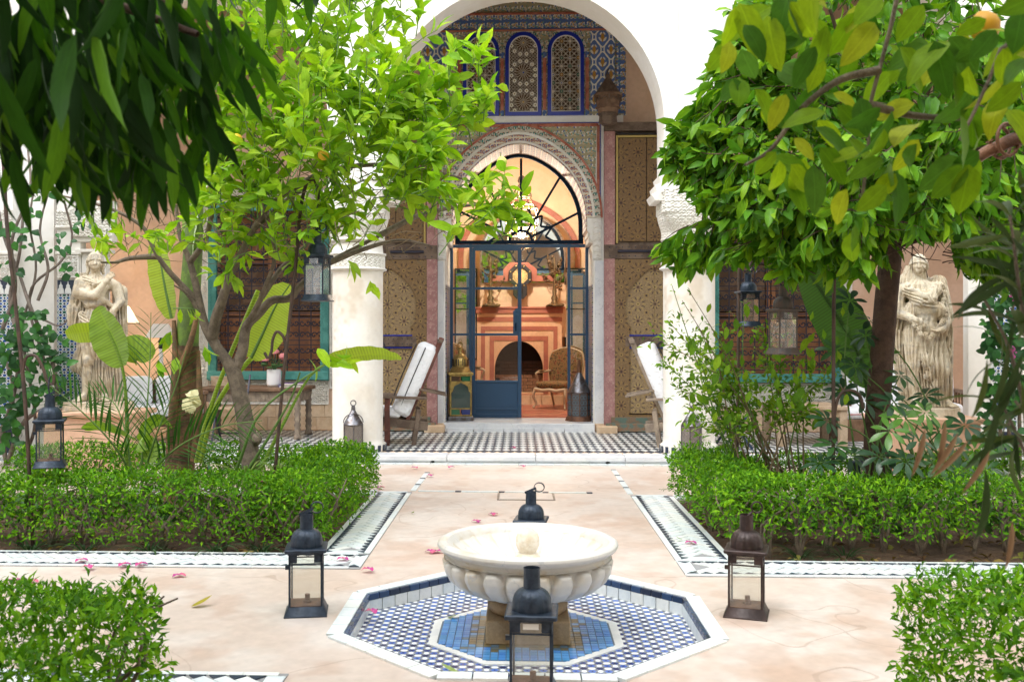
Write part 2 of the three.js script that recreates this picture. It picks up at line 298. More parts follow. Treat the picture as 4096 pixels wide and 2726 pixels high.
    for (let j = 0; j <= 4; j++) for (let i = 0; i <= 4; i++) {
      const cx = i * cw, cy = j * cw, odd = (i + j) & 1;
      if (odd) { const c = ['#3d5fae', '#1c3168', '#5274c0', '#26407f'][(i * 2 + j) % 4]; starPath(x, c, cx, cy, 8, 37, 25, PI / 8); starPath(x, '#12161f', cx, cy, 4, 15, 6, 0); }
      else { x.fillStyle = '#eceeed'; for (const [w, h] of [(i & 1) ? [31, 19] : [22, 25]]) { x.beginPath(); for (let k = 0; k < 8; k++) { const a = PI / 8 + k * PI / 4; x[k ? 'lineTo' : 'moveTo'](cx + w * Math.cos(a), cy + h * 1.25 * Math.sin(a)); } x.closePath(); x.fill(); }
        for (let k = 0; k < 4; k++) { const a = k * PI / 2 + PI / 4; starPath(x, '#10141c', cx + 32 * 1.0 * Math.cos(a) * 1.41, cy + 32 * Math.sin(a) * 1.41, 4, 9, 5, a); } }
    }
  }, .16),
  brocade: canvasTex(128, 128, (x, W, H) => {
    x.fillStyle = '#715836'; x.fillRect(0, 0, W, H);
    for (let i = 0; i < 70; i++) { x.fillStyle = ['#3a2c1c', '#5c2a20', '#3f4426', '#7c3128', '#2c2218'][i % 5]; x.beginPath(); x.ellipse(rnd() * W, rnd() * H, rr(3, 8), rr(2, 5), rnd() * 3, 0, 7); x.fill(); }
  }, .3),
};
// ---------------------------------------------------------------- ground
struct(mb().box(60, .1, 60, 0, -.16, -20).geo(), 'ground', MAT.soil);
const FC = [.035, -5.39], OCT = 1.015;                                     // basin centre and half width to the flats of its rim
const octPts = (r) => Array.from({ length: 8 }, (_, k) => { const a = PI / 8 + k * PI / 4, R = r / Math.cos(PI / 8); return [FC[0] + R * Math.cos(a), -FC[1] + R * Math.sin(a)]; });
// planting beds: x0, x1, depth near, depth far
const BEDS = { backLeft: [-8, -1.42, 6.83, 9.3], backRight: [1.47, 8, 6.72, 9.2], frontLeft: [-6, -1.42, .3, 3.98], frontRight: [1.47, 6, .3, 4.02] };
{
  const s = poly([[-9, -4], [9, -4], [9, 11.62], [-9, 11.62]]); hole(s, octPts(OCT));
  for (const b of Object.values(BEDS)) hole(s, [[b[0], b[2]], [b[0], b[3]], [b[1], b[3]], [b[1], b[2]]]);
  const g = new THREE.ExtrudeGeometry(s, { depth: .1, bevelEnabled: false }); g.rotateX(-PI / 2); g.translate(0, -.1, 0);
  struct(triUV(clean(g)), 'courtyard_floor', MAT.floor);
  for (const [k, b] of Object.entries(BEDS)) { // soil a little below the paving, lumpy
    const w = b[1] - b[0], d = b[3] - b[2], pg = new THREE.PlaneGeometry(w - .01, d - .01, Math.round(w * 14), Math.round(d * 14)); pg.rotateX(-PI / 2);
    const p = pg.attributes.position; for (let i = 0; i < p.count; i++) p.setY(i, -.055 + .05 * fbm(p.getX(i) * .3 + .5, p.getZ(i) * .3 + .5, 9, 3, 12)); pg.computeVertexNormals();
    pg.translate((b[0] + b[1]) / 2, 0, -(b[2] + b[3]) / 2); struct(triUV(clean(pg)), 'planting_bed', MAT.soil);
  }
}
// ---- herringbone tile borders: each tile its own piece near the camera
function tileBorder(x0, x1, d0, d1, along, label, keep = 300) {
  const b = thing('tiled_border', null, null); b.userData.kind = 'structure';
  const W = along === 'x' ? d1 - d0 : x1 - x0, L = along === 'x' ? x1 - x0 : d1 - d0, edge = .045;
  const base = mb().box(x1 - x0, .004, d1 - d0, (x0 + x1) / 2, .003, -(d0 + d1) / 2).build('grout_bed', MAT.grout, b);
  const put = (g, s, t, rot, m, name) => { const o = new THREE.Mesh(g, m); o.name = name; o.castShadow = o.receiveShadow = true; if (along === 'x') { o.position.set(x0 + s, .005, -(d0 + t)); o.rotation.y = rot; } else { o.position.set(x0 + t, .005, -(d0 + s)); o.rotation.y = PI / 2 - rot; o.scale.x = 1; } b.add(o); return o; };
  const tl = .34, tw = .061, n = Math.floor(L / .098), half = (W - 2 * edge - .05) / 2;
  const tg = []; for (let v = 0; v < 3; v++) { const g = new THREE.BoxGeometry(half * 1.36, .008 + .001 * v, tw); tg.push(triUV(clean(g))); }
  let cnt = 0; const rest = mb();
  for (let k = 0; k < n; k++) for (const s of [0, 1]) { // chevron of two rows of slanting tiles
    const ss = .05 + k * .098 + (s ? .049 : 0), t = edge + .025 + half * (s ? 1.5 : .5), rot = (s ? -1 : 1) * .74;
    if (ss < .10 || ss > L - .10) continue;
    if (cnt < keep) { put(tg[(k * 7 + s) % 3], ss, t, rot + rr(-.02, .02), MAT.bejmat[Math.floor(rnd() * 4)], 'tile'); cnt++; } else rest.box(half * 1.36, .008, tw, ...(along === 'x' ? [x0 + ss, .005, -(d0 + t)] : [x0 + t, .005, -(d0 + ss)]), 0, along === 'x' ? rot : PI / 2 - rot, 0);
  }
  if (rest.l.length) tag(rest.build('tile_paving', MAT.bejmat[0], b), null, null, null, 'stuff');
  const eb = triUV(clean(new THREE.BoxGeometry(.085, .009, W - 2 * edge - .004))); for (const s of [.045, L - .045]) put(eb, s, W / 2, 0, MAT.bejmat[1], 'end_tile');
  // white edge slips and rows of small black triangles
  const eg = triUV(clean(new THREE.BoxGeometry(.16, .012, edge - .003))); const tri = mb();
  for (const side of [0, 1]) {
    const t = side ? W - edge / 2 : edge / 2;
    for (let k = 0; k < Math.floor(L / .163); k++) put(eg, .08 + k * .163, t, 0, MAT.bejmat[(k * 3 + side) % 4], 'edge_tile');
    for (let k = 0; k < Math.floor(L / .092); k++) {
      const s0 = k * .092 + .01, tt = side ? W - edge : edge, q = side ? -1 : 1;
      const pts = [[s0, tt], [s0 + .078, tt], [s0 + .039, tt + q * .05]].map(([s, t2]) => along === 'x' ? [x0 + s, d0 + t2] : [x0 + t2, d0 + s]);
      const g = new THREE.ExtrudeGeometry(poly(pts), { depth: .006, bevelEnabled: false }); g.rotateX(-PI / 2); tri.add(g, 0, .006, 0);
    }
  }
  tag(tri.build('black_triangles', MAT.blackTile, b), null, null, null, 'stuff');
  return b;
}
tileBorder(-5.2, -1.05, 6.40, 6.83, 'x');
tileBorder(-1.42, -1.05, 6.84, 9.56, 'd');
tileBorder(1.07, 5.4, 6.29, 6.72, 'x');
tileBorder(1.07, 1.47, 6.73, 9.44, 'd');
tileBorder(-5, -1.05, 3.99, 4.41, 'x', '', 120);
tileBorder(-4.2, -1.43, 9.31, 9.56, 'x', '', 60);
tileBorder(1.48, 4.4, 9.21, 9.44, 'x', '', 60);
{ // thin border bands of pale slips with dark squares across and along the path
  const b = thing('paving_band', null, null); b.userData.kind = 'structure';
  const wg = triUV(clean(new THREE.BoxGeometry(.36, .008, .055))), kg = triUV(clean(new THREE.BoxGeometry(.055, .009, .055)));
  const run = (x0, d0, x1, d1) => { const L = Math.hypot(x1 - x0, d1 - d0), n = Math.floor(L / .43), a = Math.atan2(d1 - d0, x1 - x0); for (let k = 0; k < n; k++) for (const [g, o, m, nm] of [[wg, .185, MAT.bejmat[k % 4], 'band_tile'], [kg, .40, MAT.blackTile, 'dark_tile']]) { const t = (k * .43 + o) / L, q = new THREE.Mesh(g, m); q.name = nm; q.position.set(x0 + (x1 - x0) * t, .003, -(d0 + (d1 - d0) * t)); q.rotation.y = a; q.receiveShadow = true; b.add(q); } };
  run(-1.05, 9.62, -1.02, 11.3); run(1.08, 9.5, 1.08, 11.3); run(-1.0, 9.62, 1.1, 9.56); run(-1.4, 9.62, -4, 9.64);
}
{ // plastered access cover set in the path behind the fountain
  const c = G(526, 496); const t = thing('access_cover', 'square plastered access cover let into the path behind the fountain', 'cover', [c.x, 0, c.z]);
  mb().rbox(.50, .012, .36, .004, 0, .003, 0).build('lid', MAT.floor, t);
  mb().box(.54, .004, .02, 0, .0025, .195).box(.54, .004, .02, 0, .0025, -.195).box(.02, .004, .37, .265, .0025, 0).box(.02, .004, .37, -.265, .0025, 0).build('frame', MAT.greyWood, t);
}
// ---------------------------------------------------------------- sunken octagonal basin
{
  const t = thing('basin', 'sunken octagonal basin lined with blue and white star mosaic under the fountain', 'basin', [0, 0, 0]);
  const at = (r) => octPts(r).map(([x, d]) => V3(x, 0, -d));
  const ring = (r0, r1, y0, y1) => { const s = poly(octPts(r1)); hole(s, octPts(r0)); const g = new THREE.ExtrudeGeometry(s, { depth: y1 - y0, bevelEnabled: false }); g.rotateX(-PI / 2); g.translate(0, y0, 0); return g; };
  const fl = new THREE.ShapeGeometry(poly(octPts(.93))); fl.rotateX(-PI / 2); fl.translate(0, -.10, 0);
  meshOf(triUV(clean(fl)), 'mosaic_floor', M(col(1, 1, 1), .22, { map: PAT.basin }), t);
  mb().add(ring(.93, OCT - .002, -.1, -.012)).build('grout_wall', MAT.grout, t);
  // rim: pale slabs, a row of navy slips, the pale lining below
  const edgeLoop = (r, w, h, y, len, mats, name, tilt = 0, jit = .01) => {
    const a = octPts(r); const g = triUV(clean(new RoundedBoxGeometry(len - .006, h, w, 1, .002)));
    for (let k = 0; k < 8; k++) { const p = a[k], q = a[(k + 1) % 8], L = Math.hypot(q[0] - p[0], q[1] - p[1]), n = Math.max(1, Math.round(L / len)), ang = Math.atan2(q[1] - p[1], q[0] - p[0]);
      for (let i = 0; i < n; i++) { const f = (i + .5) / n, o = new THREE.Mesh(g, mats[Math.floor(rnd() * mats.length)]); o.name = name; o.castShadow = o.receiveShadow = true; o.position.set(p[0] + (q[0] - p[0]) * f, y, -(p[1] + (q[1] - p[1]) * f)); o.rotation.set(0, ang, 0); o.rotateX(tilt + rr(-jit, jit)); o.scale.x = L / n / len; t.add(o); } }
  };
  edgeLoop(.985, .085, .02, .002, .165, MAT.bejmat, 'rim_tile');
  edgeLoop(.934, .024, .036, -.014, .075, MAT.navyTile, 'navy_tile', 0, .03);
  edgeLoop(.927, .010, .066, -.066, .10, MAT.bejmat, 'lining_tile');
  const ir = .52; mb().add(ring(ir - .045, ir, -.1, -.094)).build('inner_rim', MAT.bejmat[2], t);
  const cf = new THREE.ShapeGeometry(poly(octPts(ir - .045))); cf.rotateX(-PI / 2); cf.translate(0, -.096, 0); meshOf(triUV(clean(cf)), 'grout_floor', M([.14, .17, .2], .8), t);
  const inside = (x, d, r) => { const u = Math.abs(x - FC[0]), v = Math.abs(d + FC[1]); return u < r && v < r && (u + v) < r * 1.414; };
  const sets = MAT.blueTile.map(() => mb()), stain = MAT.blueTile.map(() => mb()); const s = .0405;
  for (let i = -12; i <= 12; i++) for (let j = -12; j <= 12; j++) { // small square tiles; the rust from the plinth has stained the inner ones
    const x = FC[0] + i * s, d = -FC[1] + j * s; if (!inside(x, d, ir - .06)) continue;
    const r = Math.max(Math.abs(i), Math.abs(j)) * s, k = Math.floor(rnd() * 5), st = r < .275 + rr(-.02, .06);
    (st ? stain : sets)[k].box(s - .004, .006, s - .004, x, -.0945 + rr(-.0006, .0006), -d);
  }
  sets.forEach((q, i) => q.l.length && tag(q.build('blue_tiles', MAT.blueTile[i], t), null, null, null, 'stuff'));
  const sc = [[.14, .115, .05], [.10, .13, .13], [.16, .12, .05], [.08, .15, .22], [.12, .12, .09]];
  stain.forEach((q, i) => q.l.length && tag(q.build('stained_tiles', M(sc[i], .35), t), null, null, null, 'stuff'));
}
// ---------------------------------------------------------------- gallery floor and steps
const GY = .10, FRONT = -11.62, BACK = -14.7;
struct(mb().box(18, .096, 3.3, 0, .048, FRONT - .30 - 1.65).geo(), 'gallery_floor', MAT.tan);
{
  const st = thing('marble_step', null, null); st.userData.kind = 'structure';
  for (let k = -8; k < 8; k++) { const w = 1.06, sh = rr(-.04, .04); mb().rbox(w - .006, .06, .36, .012, k * w + w / 2 + .2, GY - .028, FRONT - .17).build('slab', MAT.marble, st); mb().rbox(w * .97, .05, .28, .004, k * w + w / 2 + sh, .018, FRONT - .16).build('riser_slab', MAT.marble, st); }
  for (let k = -40; k < 40; k++) mb().rbox(.205, .02, .09, .003, k * .21 + .1, .006, FRONT + .02).build('edge_tile', MAT.bejmat[(k + 80) % 4], st);
  const ch = mb(), wh = mb(), lw = .108, ld = .27; // black and white lozenges laid tip to tip
  const loz = new THREE.ExtrudeGeometry(poly([[-lw / 2 + .001, 0], [0, -ld / 2 + .004], [lw / 2 - .001, 0], [0, ld / 2 - .004]]), { depth: .008, bevelEnabled: false }); loz.rotateX(-PI / 2);
  for (let j = 0; j <= 18; j++) for (let i = -50; i < 50; i++) { const x = (i + (j & 1) * .5) * lw, z = FRONT - .50 - j * ld / 2; if (z < BACK + .14 || Math.abs(x) > 4.95) continue; ((j & 1) ? wh : ch).add(loz, x, GY - .005, z); }
  tag(ch.build('black_tiles', MAT.blackTile, st), null, null, null, 'stuff'); tag(wh.build('white_tiles', MAT.bejmat[2], st), null, null, null, 'stuff');
}
// ---------------------------------------------------------------- arcade
const IMP = 3.30, SPR = 4.09, AF = -11.85, AB = -12.45, AC = [-4.03, .05, 4.13], AR = 1.70;
{
  const t = thing('arcade_wall', 'whitewashed upper wall with three tall round arches carried on columns', 'wall');
  const top = 8.6, o = [[-9, IMP], [AC[0] - AR, IMP]];
  AC.forEach((c, i) => { const a = archPts(c, AR, IMP, SPR, AR, 40); o.push(...a.slice(i ? 0 : 1)); });
  o.push([9.5, IMP], [9.5, top], [-9, top]);
  mb().shape(poly(o), .6, 0, 0, AB).build('arched_wall', MAT.white, t);
  // slightly proud frame round the middle arch and the bays beside it
  for (const [c, w] of [[AC[1], 1.86]]) { const f = poly([[c - w, IMP + .14], [c - w, 8.6], [c + w, 8.6], [c + w, IMP + .14], ...archPts(c, AR + .001, IMP + .14, SPR, AR + .001, 40).reverse()]); mb().shape(f, .022, 0, 0, AF + .002).build('raised_frame', MAT.white, t); }
  for (const [x, s] of [[AC[1] - AR, 1], [AC[1] + AR, -1]]) { // stepped bracket where each arch foot meets the column
    const p = poly([[0, 0], [s * -.02, .12], [s * .05, .16], [s * .02, .08], [s * .09, .05], [s * .07, -.03], [s * .13, -.06], [s * .10, -.12], [0, -.12]]);
    mb().shape(p, .5, x, IMP - .0, AB + .05, .01).build('bracket', MAT.white, t);
  }
  mb().box(3.4, 3.4, .6, -7.45, 1.7 - .1, AB + .3).box(3.4, 3.4, .6, 7.6, 1.6, AB + .3).build('end_wall', MAT.white, t);
  mb().box(18.5, .3, 3.4, .2, 6.75, -13.8).build('gallery_ceiling', MAT.ceiling, t);
}
// carved relief: real geometry pushed out by a pattern
function relief(w, h, nx, ny, fn, depth, bend) { // bend: radius of a cylinder the panel wraps
  const g = new THREE.PlaneGeometry(w, h, nx, ny), p = g.attributes.position;
  for (let i = 0; i < p.count; i++) { const x = p.getX(i), y = p.getY(i), z = depth * fn(x, y); if (bend) { const a = x / bend, r = bend + z; p.setXYZ(i, r * Math.sin(a), y, r * Math.cos(a)); } else p.setZ(i, z); }
  g.computeVertexNormals(); return g;
}
const arab = (k) => (x, y) => { const u = x * k, v = y * k, a = Math.sin(u + 1.6 * Math.sin(v * .9)) * Math.sin(v + 1.6 * Math.sin(u * .9)), b = Math.sin(u * 2 + Math.sin(v * 2)) * Math.cos(v * 2 - Math.sin(u)); return sst(-.12, .12, a * .7 + b * .5); };
const ringArab = (r0, k) => (x, y) => { const n = Math.round(2 * PI * r0 * k / (2 * PI)), u = (x / r0) * n, v = y * k; const a = Math.sin(u + 1.5 * Math.sin(v)) * Math.sin(v * 1.1 + .5), b = Math.sin(2 * u) * Math.cos(2 * v); return sst(-.1, .14, a * .7 + b * .5); };
{
  const t = thing('column', 'stout white column left of the door with a carved capital and a small glazed lantern at its foot', 'column', [-2.02, GY, -12.15]);
  const R = .315;
  const prof = [[R + .035, 0], [R + .04, .09], [R + .01, .11], [R, .16], [R, 2.22], [R + .015, 2.25]];
  const sh = new THREE.LatheGeometry(prof.map(q => new THREE.Vector2(...q)), 48); meshOf(triUV(clean(sh)), 'shaft', MAT.column, t).geometry.setAttribute('uv', (() => { const g = clean(sh), p = g.attributes.position, uv = new Float32Array(p.count * 2); for (let i = 0; i < p.count; i++) { const a = Math.atan2(p.getX(i), p.getZ(i)); uv[2 * i] = a * R; uv[2 * i + 1] = p.getY(i); } return new THREE.BufferAttribute(uv, 2); })());
  const ft = mb(); for (let k = 0; k < 44; k++) if (k % 2) ft.box(.046, .075, .012, (R + .042) * Math.sin(k / 44 * 2 * PI), .045, (R + .042) * Math.cos(k / 44 * 2 * PI), 0, k / 44 * 2 * PI, 0); tag(ft.build('base_tiles', MAT.blackTile, t), null, null, null, 'stuff');
  const band = relief(2 * PI * (R + .012), .17, 320, 34, ringArab(R, 84), .016, R + .012); band.translate(0, 2.35, 0); meshOf(triUV(clean(band)), 'carved_band', MAT.carved, t);
  mb().lathe([[R + .01, 2.24], [R + .045, 2.25], [R + .05, 2.265], [R + .03, 2.275], [R + .005, 2.275]], 0, 0, 0, 48).lathe([[R + .005, 2.43], [R + .04, 2.435], [R + .045, 2.455], [R + .005, 2.465], [R - .01, 2.6], [R + .03, 2.605], [R + .03, 2.63], [R - .02, 2.63]], 0, 0, 0, 48).build('neck_moulding', MAT.carved, t);
  // capital spreads from the round shaft to a square block
  const cap = new THREE.PlaneGeometry(1, 1, 420, 110), p = cap.attributes.position, fn = arab(92);
  for (let i = 0; i < p.count; i++) { const a = (p.getX(i) + .5) * 2 * PI, v = p.getY(i) + .5, k = v < .52 ? sst(.1, .52, v) * .8 : 1, rd = R + .01 + .035 * k, c = Math.cos(a), s = Math.sin(a), sq = (R + .045) / Math.pow(Math.pow(Math.abs(c), 9) + Math.pow(Math.abs(s), 9), 1 / 9), r = rd + (sq - rd) * k + .013 * fn(a * R, v * .58); p.setXYZ(i, r * s, 2.62 + v * .58, r * c); }
  cap.computeVertexNormals(); meshOf(triUV(clean(cap)), 'capital', MAT.carved, t);
  mb().rbox(.76, .045, .64, .01, 0, 3.185, 0).build('abacus', MAT.carved, t);
  const c = copyOf(t, 'stout white column right of the door half hidden by the leafy shrub', [2.10, GY, -12.15]); c.rotation.y = PI;
  c.rotation.y = 0;
}
// engaged piers with glazed star mosaic at the two ends of the arcade
function pier(label, x, withDado = true, z = AF) {
  const t = thing('mosaic_pier', label, 'pier', [x, 0, z]); const w = .27;
  mb().box(w + .02, 3.4, .16, 0, 1.7, .06).build('core', MAT.white, t);
  const pn = (ww, h, y, z, m, n, o = {}) => { const g = new THREE.BoxGeometry(ww, h, .012); return meshOf(triUV(clean(g.translate(0, y, z))), n, m, t); };
  pn(w, 1.62, 1.23, .147, M(col(1, 1, 1), .2, { map: PAT.zellige }), 'star_mosaic');
  const bo = mb(); for (let k = 0; k < 46; k++) for (const s of [-1, 1]) if (s * Math.sign(x) < 0) bo.cyl(.011, .011, .006, s * (w / 2 + .012) + .007 * (k & 1 ? 1 : -1), .44 + k * .0355, .152, 7, PI / 2, 0, 0);
  mb().box(.05, 1.63, .012, -Math.sign(x) * (w / 2 + .015), 1.23, .143).build('border_strip', MAT.bejmat[2], t); tag(bo.build('wavy_border', MAT.blackTile, t), null, null, null, 'stuff');
  mb().box(w + .01, .34, .014, 0, .24, .147).build('dado', MAT.navyTile[2], t); mb().box(w + .02, .03, .02, 0, .425, .147).build('dado_edge', MAT.bejmat[1], t);
  pn(w, .17, 2.13, .146, MAT.blackTile, 'black_frieze');
  const me = mb(); for (let k = 0; k < 3; k++) { const cx = (k - 1) * w / 3; me.shape(poly([[cx - .042, 2.045], [cx + .042, 2.045], [cx + .036, 2.10], [cx + .02, 2.125], [cx + .024, 2.145], [cx + .006, 2.165], [cx, 2.2], [cx - .006, 2.165], [cx - .024, 2.145], [cx - .02, 2.125], [cx - .036, 2.10]]), .006, 0, 0, .1525); } me.build('merlons', MAT.bejmat[2], t);
  const r = relief(w, .29, 70, 75, (x, y) => (Math.abs(Math.abs(x) - .118) < .007 || Math.abs(Math.abs(y) - .128) < .007) ? 1 : Math.abs(x) > .118 || Math.abs(y) > .128 ? .3 : arab(100)(x, y), .016); r.translate(0, 2.375, .145); meshOf(triUV(clean(r)), 'carved_square', MAT.carved, t);
  mb().rbox(w + .05, .035, .2, .008, 0, 2.54, .07).rbox(w + .05, .03, .2, .008, 0, 2.86, .07).build('moulding', MAT.carved, t);
  const r2 = relief(w + .04, .2, 80, 50, arab(95), .014); r2.translate(0, 2.97, .145); meshOf(triUV(clean(r2)), 'carved_band', MAT.carved, t);
  return t;
}
pier('mosaic pier just left of the statue with the raised arm', -5.5);
pier('mosaic pier at the far left edge behind the creeper stems', -6.34);
pier('mosaic pier right of the statue holding flowers', 5.73);
for (const [x, l] of [[-5.2, 'plain white half pier behind the statue with the raised arm'], [5.45, 'plain white half pier behind the statue holding flowers']]) {
  const t = thing('half_pier', l, 'pier', [x, 0, AF]); mb().rbox(.30, 2.55, .14, .01, 0, 1.275, .05).build('shaft', MAT.white, t);
  const r = relief(.5, .42, 110, 90, arab(85), .016); r.translate(0, 2.95, .17); mb().rbox(.42, .04, .2, .008, 0, 2.57, .07).rbox(.50, .5, .16, .01, 0, 2.93, .08).build('capital_block', MAT.carved, t); meshOf(triUV(clean(r)), 'carved_capital', MAT.carved, t);
}
// ---------------------------------------------------------------- back wall of the gallery
const SILL = .22, DW = 1.11;
const doorHole = (() => { const a = archPts(0, 1.02, 3.18, 3.27, 1.10, 36, .06).slice(1, -1); return [[-DW, SILL], [-DW, 2.93], [-1.06, 2.99], [-1.06, 3.06], [-1.02, 3.10], ...a, [1.02, 3.10], [1.06, 3.06], [1.06, 2.99], [DW, 2.93], [DW, SILL]]; })();
const WIN = [[-4.62, -2.98, .98, 3.45], [2.95, 4.66, .95, 3.45]];
{
  const t = thing('gallery_wall', 'peach plastered back wall of the gallery with the arched doorway and two grilled windows', 'wall');
  const s = poly([[-9, 0], [9.5, 0], [9.5, 6.7], [-9, 6.7]]); hole(s, doorHole.map(p => [p[0], p[1]]));
  for (const w of WIN) hole(s, [[w[0], w[2]], [w[0], w[3]], [w[1], w[3]], [w[1], w[2]]]);
  mb().shape(s, .88, 0, 0, BACK - .88).build('plaster_wall', MAT.peach, t);
  // whitewashed field round the doorway
  const f = poly([[-1.52, GY], [-1.52, 4.86], [1.56, 4.86], [1.56, GY], [DW + .002, GY], ...doorHole.map(p => [p[0] * 1.002, p[1] + .002]).reverse(), [-DW - .002, GY]]);
  mb().shape(f, .03, 0, 0, BACK + .002).build('white_surround', MAT.white, t);
  // marble jamb posts
  for (const x of [-1.22, 1.22]) { mb().rbox(.17, 2.55, .05, .008, x, GY + 1.275, BACK + .06).build('jamb_post', MAT.marble, t); mb().rbox(.22, .12, .09, .01, x, GY + .06, BACK + .07).build('jamb_foot', MAT.tan, t);
    const r = relief(.13, .95, 40, 220, (a, b) => sst(-.2, .3, Math.sin(b * 70 + Math.abs(a) * 30)) * (Math.abs(a) < .05 ? 1 : .2), .012); r.translate(x * .955, 3.15, BACK + .045); meshOf(triUV(clean(r)), 'carved_jamb', MAT.carved, t); }
  // patterned lining of the opening and its carved stepped corbels
  const lin = (a, b, y0, y1, m, n) => mb().box(.012, y1 - y0, .84, a, (y0 + y1) / 2, BACK - .43).build(n, m, t);
  for (const s2 of [-1, 1]) { lin(s2 * (DW - .007), 0, SILL, 2.3, M(col(1, 1, 1), .3, { map: PAT.zellige, color: col(.75, .72, .75) }), 'tiled_reveal'); lin(s2 * (DW - .007), 0, 2.3, 2.9, MAT.carved, 'plaster_reveal'); mb().rbox(.09, .09, .8, .012, s2 * (DW - .02), 2.97, BACK - .4).rbox(.06, .07, .8, .012, s2 * (DW - .05), 3.05, BACK - .4).build('corbel', MAT.carved, t); }
  const ringStrip = (rx0, rx1, z0, z1, map, name, dz = 0) => { // arch band from radius rx0 to rx1
    const o = archPts(0, rx1, 3.3, 3.3, rx1 * 1.08, 36, .06), i = archPts(0, rx0, 3.3, 3.3, rx0 * 1.08, 36, .06).reverse(); const g = new THREE.ExtrudeGeometry(poly([...o, ...i]), { depth: z1 - z0, bevelEnabled: false }); g.translate(0, 0, z0);
    return meshOf(triUV(clean(g)), name, map.isMaterial ? map : M(col(1, 1, 1), .75, { map, bumpMap: map, bumpScale: .008 }), t);
  };
  ringStrip(1.022, 1.10, BACK + .03, BACK + .055, PAT.reveal, 'patterned_arch'); ringStrip(1.10, 1.135, BACK + .03, BACK + .075, MAT.carved, 'rope_moulding'); ringStrip(1.135, 1.22, BACK + .03, BACK + .06, PAT.vineRing, 'leaf_arch'); ringStrip(1.22, 1.25, BACK + .03, BACK + .07, MAT.redPaint, 'red_arch');
  // intrados of the arch, patterned
  const ia = archPts(0, 1.018, 3.12, 3.27, 1.097, 36, .06), ib = archPts(0, 1.004, 3.12, 3.27, 1.083, 36, .06).reverse(), ig = new THREE.ExtrudeGeometry(poly([...ia, ...ib]), { depth: .8, bevelEnabled: false }); ig.translate(0, 0, BACK - .8); meshOf(triUV(clean(ig)), 'patterned_soffit', M(col(1, 1, 1), .75, { map: PAT.reveal }), t);
  // spandrels in a red frame
  for (const s2 of [-1, 1]) { const arc = archPts(0, 1.26, 3.3, 3.3, 1.26 * 1.08, 72, .06).filter(p => p[0] * s2 > .18 && p[0] * s2 < 1.16); arc.sort((a, b) => a[0] * s2 - b[0] * s2); const sp = poly([...arc, [s2 * 1.16, 4.66], [s2 * .18, 4.66]]); mb().shape(sp, .012, 0, 0, BACK + .033).build('spandrel', M(col(1, 1, 1), .8, { map: PAT.spandrel, bumpMap: PAT.spandrel, bumpScale: .012 }), t); mb().box(1.05, .045, .02, s2 * .66, 4.685, BACK + .045).box(.04, 1.0, .02, s2 * 1.185, 4.185, BACK + .045).build('red_frame', MAT.redPaint, t); }
  mb().box(2.44, .012, .02, 0, 4.72, BACK + .04).box(.012, 1.2, .02, -1.215, 4.12, BACK + .04).box(.012, 1.2, .02, 1.215, 4.12, BACK + .04).build('blue_line', MAT.cobalt, t);
  // painted stucco above: three blind lattice windows between slim pillars, frieze over them
  const z = BACK + .035, by = 4.83;
  const back = poly([[-1.50, by], [1.60, by], [1.60, 6.12], [-1.50, 6.12]]); mb().shape(back, .03, 0, 0, BACK + .004).build('stucco_ground', M(col(1, 1, 1), .8, { map: PAT.spandrel, bumpMap: PAT.spandrel, bumpScale: .012 }), t);
  mb().box(3.1, .22, .05, .05, 6.23, BACK + .03).build('frieze', M(col(1, 1, 1), .8, { map: PAT.frieze, bumpMap: PAT.frieze, bumpScale: .012 }), t); mb().box(3.1, .30, .04, .05, 6.53, BACK + .024).build('upper_frieze', M(col(1, 1, 1), .8, { map: PAT.spandrel, bumpMap: PAT.spandrel, bumpScale: .012 }), t);
  mb().box(3.14, .03, .07, .05, 6.355, BACK + .04).box(3.14, .02, .06, .05, 6.11, BACK + .037).build('cornice', MAT.redPaint, t);
  for (const [k, cx] of [[0, -.57], [1, .065], [2, .70]]) {
    const hw = .272, ys = 5.80, ry = .285, o = archPts(cx, hw, by, ys, ry, 24), i1 = archPts(cx, hw - .055, by + .055, ys, ry - .055, 24);
    mb().shape(hole(poly(o), i1), .035, 0, 0, z).build('blue_frame', MAT.cobalt, t);
    const i2 = archPts(cx, hw - .068, by + .068, ys, ry - .068, 24); mb().shape(hole(poly(i1), i2), .028, 0, 0, z).build('white_bead', MAT.carved, t);
    const lg = new THREE.ShapeGeometry(poly(i2), 24), p = lg.attributes.position, uv = lg.attributes.uv; lg.translate(-cx + .25, -by, 0); triUV(lg.toNonIndexed()); const lg2 = triUV(clean(lg)); lg2.translate(cx - .25, by, z + .008); meshOf(lg2, 'lattice', M(col(1, 1, 1), .85, { map: k === 1 ? PAT.laceB : PAT.laceA, bumpMap: k === 1 ? PAT.laceB : PAT.laceA, bumpScale: .015 }), t);
    mb().shape(poly([...archPts(cx, hw + .04, 5.7, ys, ry + .045, 24), ...archPts(cx, hw + .002, 5.7, ys, ry + .002, 24).reverse()]), .022, 0, 0, z).build('leaf_moulding', M(col(1, 1, 1), .8, { map: PAT.vineRing, bumpMap: PAT.vineRing, bumpScale: .012 }), t);
  }
  for (const x of [-.895, -.253, .383, 1.02]) { mb().box(.05, .78, .03, x, by + .47, z + .012).build('pillar', MAT.redPaint, t); mb().box(.06, .08, .034, x, by + .04, z + .012).box(.06, .09, .034, x, by + .905, z + .012).build('pillar_block', M(col(1, 1, 1), .8, { map: PAT.frieze, bumpMap: PAT.frieze, bumpScale: .012 }), t); }
